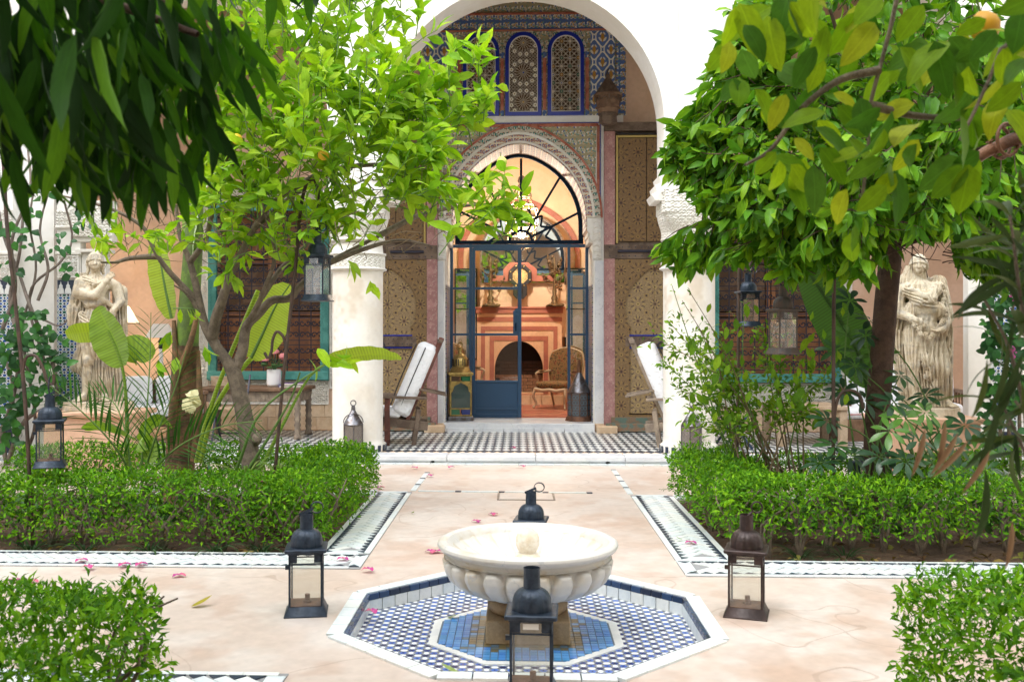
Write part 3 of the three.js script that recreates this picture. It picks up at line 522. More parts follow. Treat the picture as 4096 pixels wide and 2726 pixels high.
  for (const x of [-1.25, 1.25]) { mb().box(.36, 1.2, .03, x, by + .66, z).build('trellis_panel', M(col(1, 1, 1), .8, { map: PAT.trellis, bumpMap: PAT.trellis, bumpScale: .012 }), t); } mb().box(.14, 1.25, .03, 1.52, by + .65, z).build('leaf_border', M(col(1, 1, 1), .8, { map: PAT.frieze, bumpMap: PAT.frieze, bumpScale: .012 }), t);
  // skirting of tan tiles below the windows
  const tg = triUV(clean(new RoundedBoxGeometry(.245, .19, .02, 1, .003)));
  for (let r = 0; r < 2; r++) for (let k = 0; k < 16; k++) for (const s2 of [-1, 1]) { const o = new THREE.Mesh(tg, MAT.tan); o.name = 'skirting_tile'; o.position.set(s2 * (1.75 + k * .25 + (r ? .12 : 0)) + .05, GY + .1 + r * .195, BACK + .008); t.add(o); }
  mb().rbox(2.25, .11, .98, .012, 0, SILL - .045, BACK - .3).build('threshold', MAT.marble, t);
  for (let k = 0; k < 5; k++) mb().rbox(.44, .06, .03, .004, -.9 + k * .45, GY + .03, BACK + .2).build('threshold_slab', MAT.marble, t);
}
// ---------------------------------------------------------------- glazed door
const DD = 15.55, Pd = (x, y) => P(x, y, DD);
{
  const t = thing('glazed_door', 'tall arched navy metal door with a sunburst fanlight, right leaf standing open', 'door');
  const z = -DD, top = archPts(0, 1.019, 3.03, 3.27, 1.115, 40, .06), inn = archPts(0, .945, 3.03, 3.27, 1.04, 40, .06).reverse();
  mb().shape(poly([...top, ...inn]), .06, 0, 0, z - .03).build('arch_frame', MAT.darkNavy, t);
  const yT = Pd(521, 242).y, y1 = Pd(521, 288).y, y2 = Pd(521, 334).y, y3 = Pd(521, 381).y, xs = [-1.08, Pd(470.7, 300).x, Pd(519.6, 300).x, Pd(568.9, 300).x, 1.08], cx = Pd(521, 300).x;
  mb().box(2.04, .055, .06, 0, yT, z).build('transom', MAT.darkNavy, t);
  const fan = mb(); const rr0 = .185; // sunburst
  const pt = (a, r, k = 1) => V3(cx + r * Math.cos(a), yT + r * Math.sin(a) * k, z);
  for (const a of [27, 59, 90, 121, 153].map(q => q * PI / 180)) { const e = (a === PI / 2) ? 1.13 : 0; let r = .3; while (true) { const q = pt(a, r); const dx = (q.x) / .96, dy = (q.y - 3.27) / 1.07; if (q.y > 3.27 ? dx * dx + dy * dy > 1 : Math.abs(dx) > 1) break; r += .01; } fan.bar(pt(a, rr0), pt(a, r), .036, .03); }
  for (let k = 0; k < 16; k++) fan.bar(pt(k * PI / 16, rr0), pt((k + 1) * PI / 16, rr0), .042, .032);
  fan.build('sunburst', MAT.darkNavy, t);
  const zz = mb(), zp = []; for (let k = 0; k <= 14; k++) zp.push(pt(k * PI / 14, k & 1 ? .40 : .54)); for (let k = 0; k < 14; k++) zz.bar(zp[k], zp[k + 1], .032, .026); zz.build('star_bars', MAT.darkNavy, t);
  const fr = mb(); fr.box(.055, yT - SILL, .06, xs[0], (yT + SILL) / 2, z).box(.055, yT - SILL, .06, xs[4], (yT + SILL) / 2, z).box(.045, yT - SILL, .06, xs[1], (yT + SILL) / 2, z - .002).box(.045, yT - SILL, .06, xs[3], (yT + SILL) / 2, z - .002);
  fr.box(2.1, .05, .06, 0, yT - .06, z + .003);
  for (const y of [y1, y2]) for (const [a, b] of [[0, 1], [3, 4]]) fr.box(xs[b] - xs[a] - .05, .034, .045, (xs[a] + xs[b]) / 2, y, z);
  fr.build('side_frame', MAT.navyMetal, t);
  const leaf = mb(); leaf.rbox(.06, yT - SILL - .1, .05, .008, xs[2], (yT + SILL) / 2 - .04, z + .02).rbox(.05, yT - SILL - .1, .05, .008, xs[1] + .05, (yT + SILL) / 2 - .04, z + .02);
  for (const [y, h] of [[yT - .11, .05], [y1, .04], [y2, .04], [y3, .04], [SILL + .04, .06], [SILL + .14, .03]]) leaf.rbox(xs[2] - xs[1] - .07, h, .045, .006, (xs[1] + xs[2]) / 2 + .02, y, z + .018);
  leaf.rbox(xs[2] - xs[1] - .06, y3 - SILL, .02, .003, (xs[1] + xs[2]) / 2 + .02, (y3 + SILL) / 2, z + .012);
  leaf.shape(poly([[0, 0], [0, .36], [.05, .40], [.09, .42], [.09, 0]]), .03, xs[2] - .10, y2 + .01, z + .005, .003);
  const lf = leaf.build('door_leaf', MAT.navyMetal, t); mb().cyl(.012, .012, .1, xs[2] - .06, y2 + .12, z + .07, 8, PI / 2, 0, 0).rbox(.02, .13, .02, .006, xs[2] - .06, y2 + .12, z + .10).build('handle', MAT.darkNavy, lf);
  // panes
  const pane = (x0, x1, ya, yb, n = 'pane') => mb().box(x1 - x0, yb - ya, .004, (x0 + x1) / 2, (ya + yb) / 2, z + .006).build(n, MAT.glass, t);
  const ys = [y3 + .02, y2 - .02, y2 + .02, y1 - .02, y1 + .02, yT - .14];
  for (let k = 0; k < 6; k += 2) { pane(xs[0] + .03, xs[1] - .025, ys[k], ys[k + 1]); pane(xs[1] + .08, xs[2] - .035, ys[k], ys[k + 1]); pane(xs[3] + .025, xs[4] - .03, ys[k], ys[k + 1]); }
  const fp = archPts(0, .96, yT + .02, 3.27, 1.06, 40, .06); mb().add(new THREE.ShapeGeometry(poly(fp)), 0, 0, z - .008).build('fanlight_pane', MAT.glass, t);
}
// ---------------------------------------------------------------- room behind the door
const RB = 19.3;
{
  const t = thing('sitting_room', 'warm ochre room seen through the glazed door', 'room');
  mb().box(.15, 5, 3.8, -2.75, 2.7, -17.5).box(.15, 5, 3.8, 2.75, 2.7, -17.5).build('side_wall', MAT.room, t);
  mb().box(5.6, 5, .15, 0, 2.7, -RB - .08).build('end_wall', MAT.room, t);
  mb().box(5.6, .15, 3.8, 0, 5.1, -17.5).build('ceiling', M([.74, .58, .36], .8), t);
  mb().box(5.6, .1, 4.2, 0, SILL - .06, -17.5).build('floor', MAT.redFloor, t);
  const ln = mb(); for (const [x, a] of [[-.6, .3], [.3, -.2], [.9, .4], [0, .1], [.5, .7]]) ln.box(1.4, .004, .02, x, SILL - .007, -16.2 - rnd() * 1.6, 0, a, 0); ln.build('floor_inlay', MAT.peachBand, t);
  // moulded niche arch on the end wall
  const o = archPts(0, 1.2, 1, 3.1, 1.05, 30, .1), i = archPts(0, 1.1, 1, 3.1, .95, 30, .1).reverse(); mb().shape(poly([...o, ...i]), .05, 0, 0, -RB).build('niche_arch', MAT.redBand, t);
  for (const x of [-1.75, 1.75]) mb().rbox(.22, .42, .03, .006, x, 2.5, -RB + .02).rbox(.09, 3.6, .09, .01, x * 1.18, 2, -RB + .04).build('plaster_panel', MAT.peachBand, t);
}
{
  const FD = 18.7, Pf = (x, y) => P(437.5 + x * .1116, 262.5 + y * .1116, FD), t = thing('fireplace', 'terracotta and peach banded fireplace with an arched brick hearth', 'fireplace');
  const a = Pf(355, 408), b = Pf(1115, 1265), z = -FD, cx = (a.x + b.x) / 2, W = b.x - a.x, yB = SILL, yTop = a.y, X = q => Pf(q, 0).x, Y = q => Pf(0, q).y;
  const ax = (X(510) + X(948)) / 2, ah = (X(948) - X(510)) / 2, aTop = Y(700), yHe = Y(1165), aS = Y(960), arch = archPts(ax, ah, yHe, aS, aTop - aS, 30);
  const body = poly([[a.x, yHe], [a.x, yTop], [b.x, yTop], [b.x, yHe], ...arch.slice().reverse()]); mb().shape(body, .55, 0, 0, z - .55).build('body', MAT.peachBand, t);
  const U = (l, tp, r, th) => { const L = X(l), R = X(r), T = Y(tp); return poly([[L, yHe], [L, T], [R, T], [R, yHe], [R - th, yHe], [R - th, T - th], [L + th, T - th], [L + th, yHe]]); };
  mb().box(W + .04, .09, .04, cx, yTop - .045, z + .008).build('mantel_band', MAT.redBand, t); mb().box(W, .085, .012, cx, Y(505), z + .004).build('red_band', MAT.redBand, t);
  mb().shape(U(390, 568, 1075, .078), .014, 0, 0, z).build('red_frame', MAT.redBand, t); mb().shape(U(467, 655, 990, .085), .014, 0, 0, z).build('red_frame', MAT.redBand, t);
  mb().box(W + .12, .03, .6, cx, yTop + .015, z - .25).build('mantel_shelf', MAT.redBand, t);
  mb().box(W, .07, .05, cx, yHe - .05, z + .03).build('hearth_band', MAT.redBand, t);
  const pg = triUV(clean(new RoundedBoxGeometry(.2, .19, .06, 1, .006))); for (let k = 0; k < 8; k++) { const m = new THREE.Mesh(pg, MAT.tan); m.name = 'plinth_tile'; m.position.set(a.x + .1 + k * .207, SILL + .08, z + .05); t.add(m); }
  mb().box(W, yHe - SILL, .5, cx, (yHe + SILL) / 2, z - .25).build('plinth', MAT.peachBand, t);
  mb().box(ah * 2 + .2, 1.5, .05, ax, yHe + .7, z - .5).build('soot_wall', MAT.soot, t);
  const bg = triUV(clean(new RoundedBoxGeometry(.175, .062, .05, 1, .006))); const dk = M([.05, .035, .028], .95);
  for (let r = 0; r < 9; r++) for (let k = 0; k < 5; k++) { const m = new THREE.Mesh(bg, r < 5 ? MAT.brick : dk); m.name = 'brick'; m.position.set(ax - ah + .1 + k * .182 + (r & 1 ? .08 : 0), yHe + .035 + r * .068, z - .45 + rr(-.006, .006)); t.add(m); }
}
{ // red moulding with a raised middle, framing the clock, and the mirror above
  const z = -18.78, t = thing('mirror', 'arched mirror above the red moulding over the fireplace', 'mirror');
  const cx = P(523, 300, 18.8).x; mb().add(new THREE.ShapeGeometry(poly(archPts(cx, .80, 2.55, 3.1, .75, 30))), 0, 0, z - .02).build('mirror_glass', MAT.mirror, t);
  const o = archPts(cx, .83, 2.5, 3.1, .78, 30), i = archPts(cx, .795, 2.5, 3.1, .745, 30).reverse(); mb().shape(poly([...o, ...i]), .05, 0, 0, z - .02).build('mirror_frame', MAT.oldWood, t);
  const w = mb(); w.box(1.66, 1.3, .45, cx, 2.15, z - .28); w.build('chimney_breast', MAT.room, t);
  const q = (x, y) => { const v = P(437.5 + x * .1116, 262.5 + y * .1116, 18.75); return [v.x, v.y]; };
  mb().shape(poly([q(470, 165), q(470, 118), q(592, 118), q(592, 60), q(650, 0), q(810, 0), q(888, 60), q(888, 118), q(1040, 118), q(1040, 165), q(840, 165), q(840, 75), q(785, 20), q(690, 20), q(635, 75), q(635, 165)]), .06, 0, 0, z + .02, .006).build('red_moulding', MAT.redBand, t);
  for (const [s, x] of [[-1, -1.05], [1, 1.12]]) { const m = thing('wall_mirror', s < 0 ? 'narrow upright mirror left of the fireplace reflecting the garden' : 'narrow upright mirror right of the fireplace reflecting the garden', 'mirror', [x, 1.05, -RB + .05]); m.rotation.y = -s * .06; mb().box(.4, 1.75, .02, 0, .9, 0).build('mirror_glass', MAT.mirror, m); mb().box(.44, .03, .04, 0, .01, 0).box(.44, .03, .04, 0, 1.79, 0).box(.03, 1.8, .04, -.21, .9, 0).box(.03, 1.8, .04, .21, .9, 0).box(.4, .02, .035, 0, 1.0, 0).build('frame', MAT.black, m); }
}
{ // clock
  const c = P(437.5 + 740 * .1116, 262.5 + 118 * .1116, 18.62), t = thing('wall_clock', 'octagonal dark wall clock with roman numerals over the fireplace', 'clock', [c.x, c.y, c.z]);
  const oct = r => Array.from({ length: 8 }, (_, k) => [r * Math.cos(PI / 8 + k * PI / 4), r * Math.sin(PI / 8 + k * PI / 4)]);
  mb().shape(hole(poly(oct(.225)), oct(.165)), .05, 0, 0, 0, .008).build('case', MAT.black, t);
  const ft = canvasTex(256, 256, (x) => { x.fillStyle = '#d9b978'; x.fillRect(0, 0, 256, 256); x.translate(128, 128); x.fillStyle = '#1d150e'; x.strokeStyle = '#1d150e'; x.lineWidth = 3; x.beginPath(); x.arc(0, 0, 108, 0, 7); x.stroke(); x.lineWidth = 2; x.beginPath(); x.arc(0, 0, 62, 0, 7); x.stroke(); x.font = 'bold 30px serif'; x.textAlign = 'center'; x.textBaseline = 'middle'; ['XII', 'I', 'II', 'III', 'IIII', 'V', 'VI', 'VII', 'VIII', 'IX', 'X', 'XI'].forEach((n, k) => { x.save(); x.rotate(k * PI / 6); x.fillText(n, 0, -86); x.restore(); }); }, 1);
  ft.repeat.set(1, 1); const fg = new THREE.CircleGeometry(.17, 40); const fm = meshOf(fg, 'dial', M(col(1, 1, 1), .5, { map: ft }), t); fm.position.z = .02;
  const hd = mb(); hd.bar(V3(0, 0, .03), V3(-.02, -.1, .03), .012, .004).bar(V3(0, 0, .034), V3(-.045, -.055, .034), .014, .004); hd.build('hands', MAT.black, t);
  const st = mb(); for (const [x, y] of oct(.20)) st.ball(.017, x, y, .055, 1, 1, .5, 8); st.build('studs', MAT.brass, t);
  mb().shape(poly([[-.125, -.2], [-.125, -.36], [-.06, -.43], [.06, -.43], [.125, -.36], [.125, -.2]]), .06, 0, 0, -.01, .008).build('pendulum_case', MAT.black, t); mb().box(.1, .1, .008, 0, -.3, .062).build('pendulum_window', MAT.glass, t);
}
// leafy bronze candelabra
function candelabrum(label, x, z, y, flip) {
  const t = thing('candelabrum', label, 'candelabrum', [x, y, z]); let q = mb();
  q.lathe([[0, 0], [.17, 0], [.16, .03], [.08, .06], [.05, .12], [.07, .16], [.035, .22], [.045, .3], [.02, .4], [.022, .6], [.015, .92], [0, .94]], 0, 0, 0, 12); for (let k = 0; k < 3; k++) q.ball(.04, .14 * Math.cos(k * 2.1), .03, .14 * Math.sin(k * 2.1), 1.3, .8, 1, 8); q.build('stem', MAT.bronze, t);
  const lf = mb();
  for (let k = 0; k < 7; k++) { const a = k * 2.4 + flip, h = .42 + k * .07, L = .26 - k * .022, e = V3(L * Math.cos(a), h + .1, L * Math.sin(a) * .6); q = mb(); q.tube([V3(0, h - .08, 0), V3(e.x * .6, h - .06, e.z * .6), e], .009, 6).cyl(.025, .014, .03, e.x, e.y + .01, e.z, 8).cyl(.01, .01, .05, e.x, e.y + .04, e.z, 6); q.build('arm', MAT.bronze, t); for (let j = 0; j < 4; j++) lf.ball(.045, e.x * rr(.2, 1), h + rr(-.12, .12), e.z * rr(.2, 1) + rr(-.04, .04), rr(.5, 1), rr(.25, .6), .2, 6); }
  lf.build('bronze_leaves', MAT.bronze, t); return t;
}
{ const y = P(480, 308, 18.7).y + .03; candelabrum('leafy bronze candelabrum on the left end of the mantel', P(490.5, 308, 18.6).x, -18.6, y, 0); candelabrum('leafy bronze candelabrum on the right end of the mantel', P(554.5, 308, 18.6).x, -18.6, y, 1.1); }
// fauteuil with brocade seat
{
  const br = M(col(1, 1, 1), .9, { map: PAT.brocade, sheen: .3 }), wd = M([.40, .32, .22], .6);
  const t = thing('armchair', 'brocade armchair with a pale carved frame right of the fireplace', 'armchair', [P(557, 405, 17.7).x, SILL, -17.7], -.55); t.scale.setScalar(.92);
  const back = new THREE.Shape(); back.moveTo(-.30, 0); back.bezierCurveTo(-.38, .3, -.36, .5, -.30, .58); back.bezierCurveTo(-.15, .64, -.1, .66, 0, .66); back.bezierCurveTo(.1, .66, .15, .64, .30, .58); back.bezierCurveTo(.36, .5, .38, .3, .30, 0); back.closePath();
  const g = new THREE.ExtrudeGeometry(back, { depth: .07, bevelEnabled: true, bevelSize: .02, bevelThickness: .02, bevelSegments: 3 }); mb().add(g, 0, .50, -.36, -.16, 0, 0).build('backrest', br, t);
  const bf = back.getPoints(10).map(p => V3(p.x * 1.07, p.y * 1.05 - .01, 0)); mb().add(new THREE.TubeGeometry(new THREE.CatmullRomCurve3(bf, true), 60, .026, 6, true), 0, .50, -.33, -.16, 0, 0).build('back_frame', wd, t);
  mb().rbox(.68, .13, .62, .06, 0, .46, -.03, 0, 0, 0, 4).build('seat', br, t);
  mb().tube([V3(-.33, .38, .28), V3(-.15, .35, .31), V3(0, .37, .32), V3(.15, .35, .31), V3(.33, .38, .28)], .035, 8).tube([V3(-.33, .38, .28), V3(-.33, .38, -.3)], .03, 6).tube([V3(.33, .38, .28), V3(.33, .38, -.3)], .03, 6).build('seat_rail', wd, t);
  for (const s of [-1, 1]) { mb().tube([V3(s * .32, .40, .27), V3(s * .36, .25, .31), V3(s * .32, .1, .27), V3(s * .35, .02, .31)], [.036, .018], 8).ball(.026, s * .35, .02, .31).build('leg', wd, t); mb().tube([V3(s * .30, .40, -.28), V3(s * .29, .2, -.33), V3(s * .29, .01, -.40)], [.03, .018], 8).build('leg', wd, t); mb().tube([V3(s * .34, .42, .18), V3(s * .37, .55, .12), V3(s * .36, .68, .2), V3(s * .35, .70, 0), V3(s * .32, .72, -.3)], .024, 8).build('arm', wd, t); mb().rbox(.06, .05, .26, .02, s * .355, .72, -.02).build('arm_pad', br, t); }
  copyOf(t, 'brocade armchair left of the fireplace behind the glass side light', [P(462, 405, 17.6).x, SILL, -17.6], .75);
}
{ // big pierced lantern hanging in the room
  const c = P(522, 232, 17.2), t = thing('hanging_lantern', 'pierced brass lantern glowing on a chain inside the room', 'lantern', [c.x, c.y, c.z]);
  const cage = mb(), ribs = 12; for (let k = 0; k < ribs; k++) { const a = k / ribs * 2 * PI, f = (r, y) => V3(r * Math.cos(a), y, r * Math.sin(a)); cage.tube([f(.04, .85), f(.16, .66), f(.17, .5), f(.26, .45), f(.27, .1), f(.12, -.02)], .011, 5, 14); }
  for (const [r, y] of [[.165, .62], [.17, .5], [.265, .43], [.27, .27], [.265, .11]]) cage.add(new THREE.TorusGeometry(r, .014, 6, 24), 0, y, 0, PI / 2, 0, 0); cage.build('cage', MAT.bronze, t);
  mb().lathe([[0, .85], [.05, .84], [.08, .9], [.06, .97], [.02, 1.0], [0, 1.0]], 0, 0, 0, 16).cyl(.008, .008, .9, 0, 1.4, 0, 6).build('crown', MAT.bronze, t);
  meshOf(new THREE.SphereGeometry(.07, 16, 12).translate(0, .3, 0), 'bulb', new THREE.MeshStandardMaterial({ color: 0x000000, emissive: new THREE.Color(1, .72, .38), emissiveIntensity: 2.5 }), t);
  const L = new THREE.PointLight(new THREE.Color(1, .87, .70), 14, 0, 2); L.position.set(0, .3, 0); L.castShadow = true; L.shadow.radius = 4; t.add(L);
}
// ---------------------------------------------------------------- great painted door leaves folded back on the wall
function doorLeaf(label, xPost, s) {
  const t = thing('painted_door', label, 'door', [xPost, 0, -14.55]); const X = q => s * q, W = 1.32, ptx = M(col(1, .97, .95), .65, { map: PAT.painted, bumpMap: MAT.wood.bumpMap, bumpScale: .002 });
  mb().rbox(.16, 4.42, .10, .01, X(.08), .14 + 2.21, 0).build('post', MAT.pinkPaint, t);
  const bx = (x0, x1, y0, y1, zz, d, m, n, r = .006) => mb().rbox(x1 - x0, y1 - y0, d, r, X((x0 + x1) / 2), (y0 + y1) / 2, zz).build(n, m, t);
  bx(.16, W, .20, 4.55, -.03, .03, MAT.oldWood, 'backing');
  bx(0, W + .1, 4.56, 4.68, .02, .16, MAT.oldWood, 'top_beam'); bx(0, W, 2.67, 2.88, .02, .07, MAT.oldWood, 'middle_beam');
  for (const [a, b] of [[.21, .62], [.63, 1.02], [1.03, W]]) bx(a, b, 2.93, 4.46, 0, .03, M([.62, .50, .36], .45, { map: PAT.painted, bumpMap: MAT.wood.bumpMap, bumpScale: .002 }), 'upper_board', .004);
  bx(.175, .205, 2.9, 4.5, .01, .04, M([.45, .33, .1], .6), 'gilt_strip'); bx(.2, W, 4.47, 4.50, .012, .04, M([.45, .33, .1], .6), 'gilt_strip'); bx(.205, W, 4.505, 4.53, .012, .04, MAT.black, 'black_strip');
  // frame with keyhole arch round the wicket door
  const cx = .74, hw = .40, o = [[.16, .20], [.16, 2.66], [W, 2.66], [W, .20]], k = []; for (let i = 0; i <= 26; i++) { const a = PI * 1.13 - PI * 1.26 * i / 26; k.push([cx + (hw + .035) * Math.cos(a), 1.98 + .46 * Math.sin(a) + .10 * Math.pow(Math.max(0, Math.sin(a)), 10)]); }
  const h = [[cx - hw + .03, .36], [cx - hw + .03, 1.40], [cx - hw + .03, 1.6], [cx - hw + .06, 1.66], [cx - hw, 1.72], ...k.slice(1, -1), [cx + hw, 1.72], [cx + hw - .06, 1.66], [cx + hw - .03, 1.6], [cx + hw - .03, .36]];
  const m2 = a => a.map(p => [X(p[0]), p[1]]); mb().shape(hole(poly(m2(o)), m2(h)), .05, 0, 0, .0, .004).build('wicket_frame', M([.70, .60, .50], .7, { map: PAT.painted }), t);
  for (const [a, b] of [[cx - hw - .04, cx - .002], [cx + .002, cx + hw + .04]]) { bx(a, b, 1.52, 2.58, .002, .028, ptx, 'wicket_board', .003); bx(a, b, .38, 1.36, .002, .028, ptx, 'lower_board', .003); }
  bx(cx - hw - .03, cx + hw + .03, 1.37, 1.52, .03, .05, MAT.oldWood, 'lock_rail'); bx(cx - hw, cx + hw, 1.525, 1.545, .04, .02, MAT.cobalt, 'blue_bead'); bx(cx - hw, cx + hw, 1.345, 1.36, .04, .02, MAT.cobalt, 'blue_bead');
  const st = mb(); for (let i = 0; i < 11; i++) for (const y of [1.41, 1.48]) st.ball(.009, X(cx - hw + .04 + i * .07), y, .058, 1, 1, .6, 6); for (let i = 0; i < 13; i++) for (const y of [2.71, 2.84]) st.ball(.01, X(.08 + i * .095), y, .057, 1, 1, .6, 6); st.build('studs', MAT.iron, t);
  mb().add(new THREE.TorusGeometry(.05, .009, 6, 18), X(cx + .1), 1.39, .075).ball(.02, X(cx + .1), 1.445, .06).build('ring_handle', MAT.iron, t);
  bx(.1, W, .20, .33, .04, .08, mottled([.10, .15, .12], [.2, .13, .08], .3, .7, { s: 70, res: 128, fine: .2 }), 'green_board'); bx(.02, W, .12, .24, .07, .12, mottled([.12, .17, .14], [.24, .14, .08], .25, .8, { s: 71, res: 128, fine: .3 }), 'bottom_rail');
  mb().cyl(.02, .02, .5, X(.45), 2.78, .075, 8, 0, 0, PI / 2).build('bolt', MAT.iron, t);
  mb().rbox(.30, .12, .22, .02, X(.03), GY + .05, .12).build('pivot_stone', MAT.tan, t);
}
doorLeaf('gilt and plum painted wooden door leaf folded back right of the doorway', P(604, 300, 14.55).x, 1);
doorLeaf('gilt and plum painted wooden door leaf folded back left of the doorway', P(437.5, 300, 14.55).x, -1);
// ---------------------------------------------------------------- grilled windows
function grilleWindow(label, w) {
  const [x0, x1, y0, y1] = w, W = x1 - x0, H = y1 - y0, cx = (x0 + x1) / 2, t = thing('grilled_window', label, 'window', [cx, y0, BACK]);
  const q = mb(); q.rbox(.13, H + .26, .07, .01, -W / 2 - .04, H / 2, .03).rbox(.13, H + .26, .07, .01, W / 2 + .04, H / 2, .03).rbox(W - .05, .13, .068, .01, 0, H + .04, .03).rbox(W + .22, .13, .12, .01, 0, -.05, .05); q.build('teal_frame', MAT.teal, t);
  const rp = mb(); for (const x of [-W / 2 - .075, -W / 2 + .005, W / 2 + .075, W / 2 - .005]) { for (let k = 0; k < 46; k++) rp.box(.022, .05, .02, x, k * H / 46 + .03, .07, 0, 0, .7); } tag(rp.build('twisted_bead', MAT.teal, t), null, null, null, 'stuff');
  // carved plaster surround
  const rl = (w2, h2, x, y, n) => { const r = relief(w2, h2, Math.round(w2 * 150), Math.round(h2 * 150), (a, b) => Math.abs(a) > w2 / 2 - .02 || Math.abs(b) > h2 / 2 - .02 ? 1 : arab(100)(a, b), .02); r.translate(x, y, .014); meshOf(triUV(clean(r)), n, MAT.carved, t); };
  rl(.17, H + .5, -W / 2 - .195, H / 2, 'carved_border'); rl(.17, H + .5, W / 2 + .195, H / 2, 'carved_border'); rl(W + .20, .2, 0, H + .21, 'carved_border'); rl(W + .20, .36, 0, -.31, 'carved_apron');
  // iron grille: uprights, rails and paired scrolls
  const bars = mb(), n = 9, rows = 6; for (let i = 0; i <= n; i++) bars.cyl(.009, .009, H, -W / 2 + i * W / n, H / 2, -.02, 6); for (let j = 0; j <= rows; j++) for (const d of [0, .07]) bars.box(W, .012, .012, 0, Math.min(H - .01, j * H / rows + d), -.02); bars.build('grille_bars', MAT.iron, t);
  const cell = W / n, hh = H / rows, sc = (s, v) => { const p = []; for (let k = 0; k <= 12; k++) { const a = k / 12 * PI * 2.2, r = cell * .26 * (1 - k / 15); p.push(V3(s * (cell * .24 - r * Math.cos(a)) , v * (hh * .22 - r * Math.sin(a) * 1.05), 0)); } return new THREE.TubeGeometry(new THREE.CatmullRomCurve3(p), 18, .009, 4); };
  const four = mergeGeometries([sc(1, 1), sc(-1, 1), sc(1, -1), sc(-1, -1)].map(g => clean(g)));
  for (let j = 0; j < rows; j++) { const rw = mb(); for (let i = 0; i < n; i++) rw.add(four, -W / 2 + (i + .5) * cell, (j + .5) * hh + .035, -.02); rw.build('scroll_row', MAT.iron, t); }
  // wooden shutters and dusty panes set back in the reveal
  for (const s of [-1, 1]) { const sh = mb(); sh.box(W / 2 - .02, .07, .04, s * W / 4, .04, -.22).box(W / 2 - .02, .07, .04, s * W / 4, H - .04, -.22).box(W / 2 - .02, .06, .04, s * W / 4, H * .36, -.22).box(W / 2 - .02, .06, .04, s * W / 4, H * .68, -.22).box(.06, H, .042, s * .04, H / 2, -.22).box(.06, H, .042, s * (W / 2 - .05), H / 2, -.22); sh.build('shutter_frame', MAT.shutter, t); for (const [a, b, m] of [[.07, H * .34, MAT.shutter], [H * .38, H * .66, MAT.wood], [H * .70, H - .07, MAT.shutter]]) mb().rbox(W / 2 - .16, b - a, .02, .006, s * W / 4, (a + b) / 2, -.235).build('shutter_panel', m, t); }
  mb().box(W + .02, H + .02, .02, 0, H / 2, -.40).build('dark_backing', MAT.black, t);
}
grilleWindow('teal framed window with iron scroll grille behind the lemon tree', WIN[0]);
grilleWindow('teal framed window with iron scroll grille behind the shrub and hanging lanterns', WIN[1]);
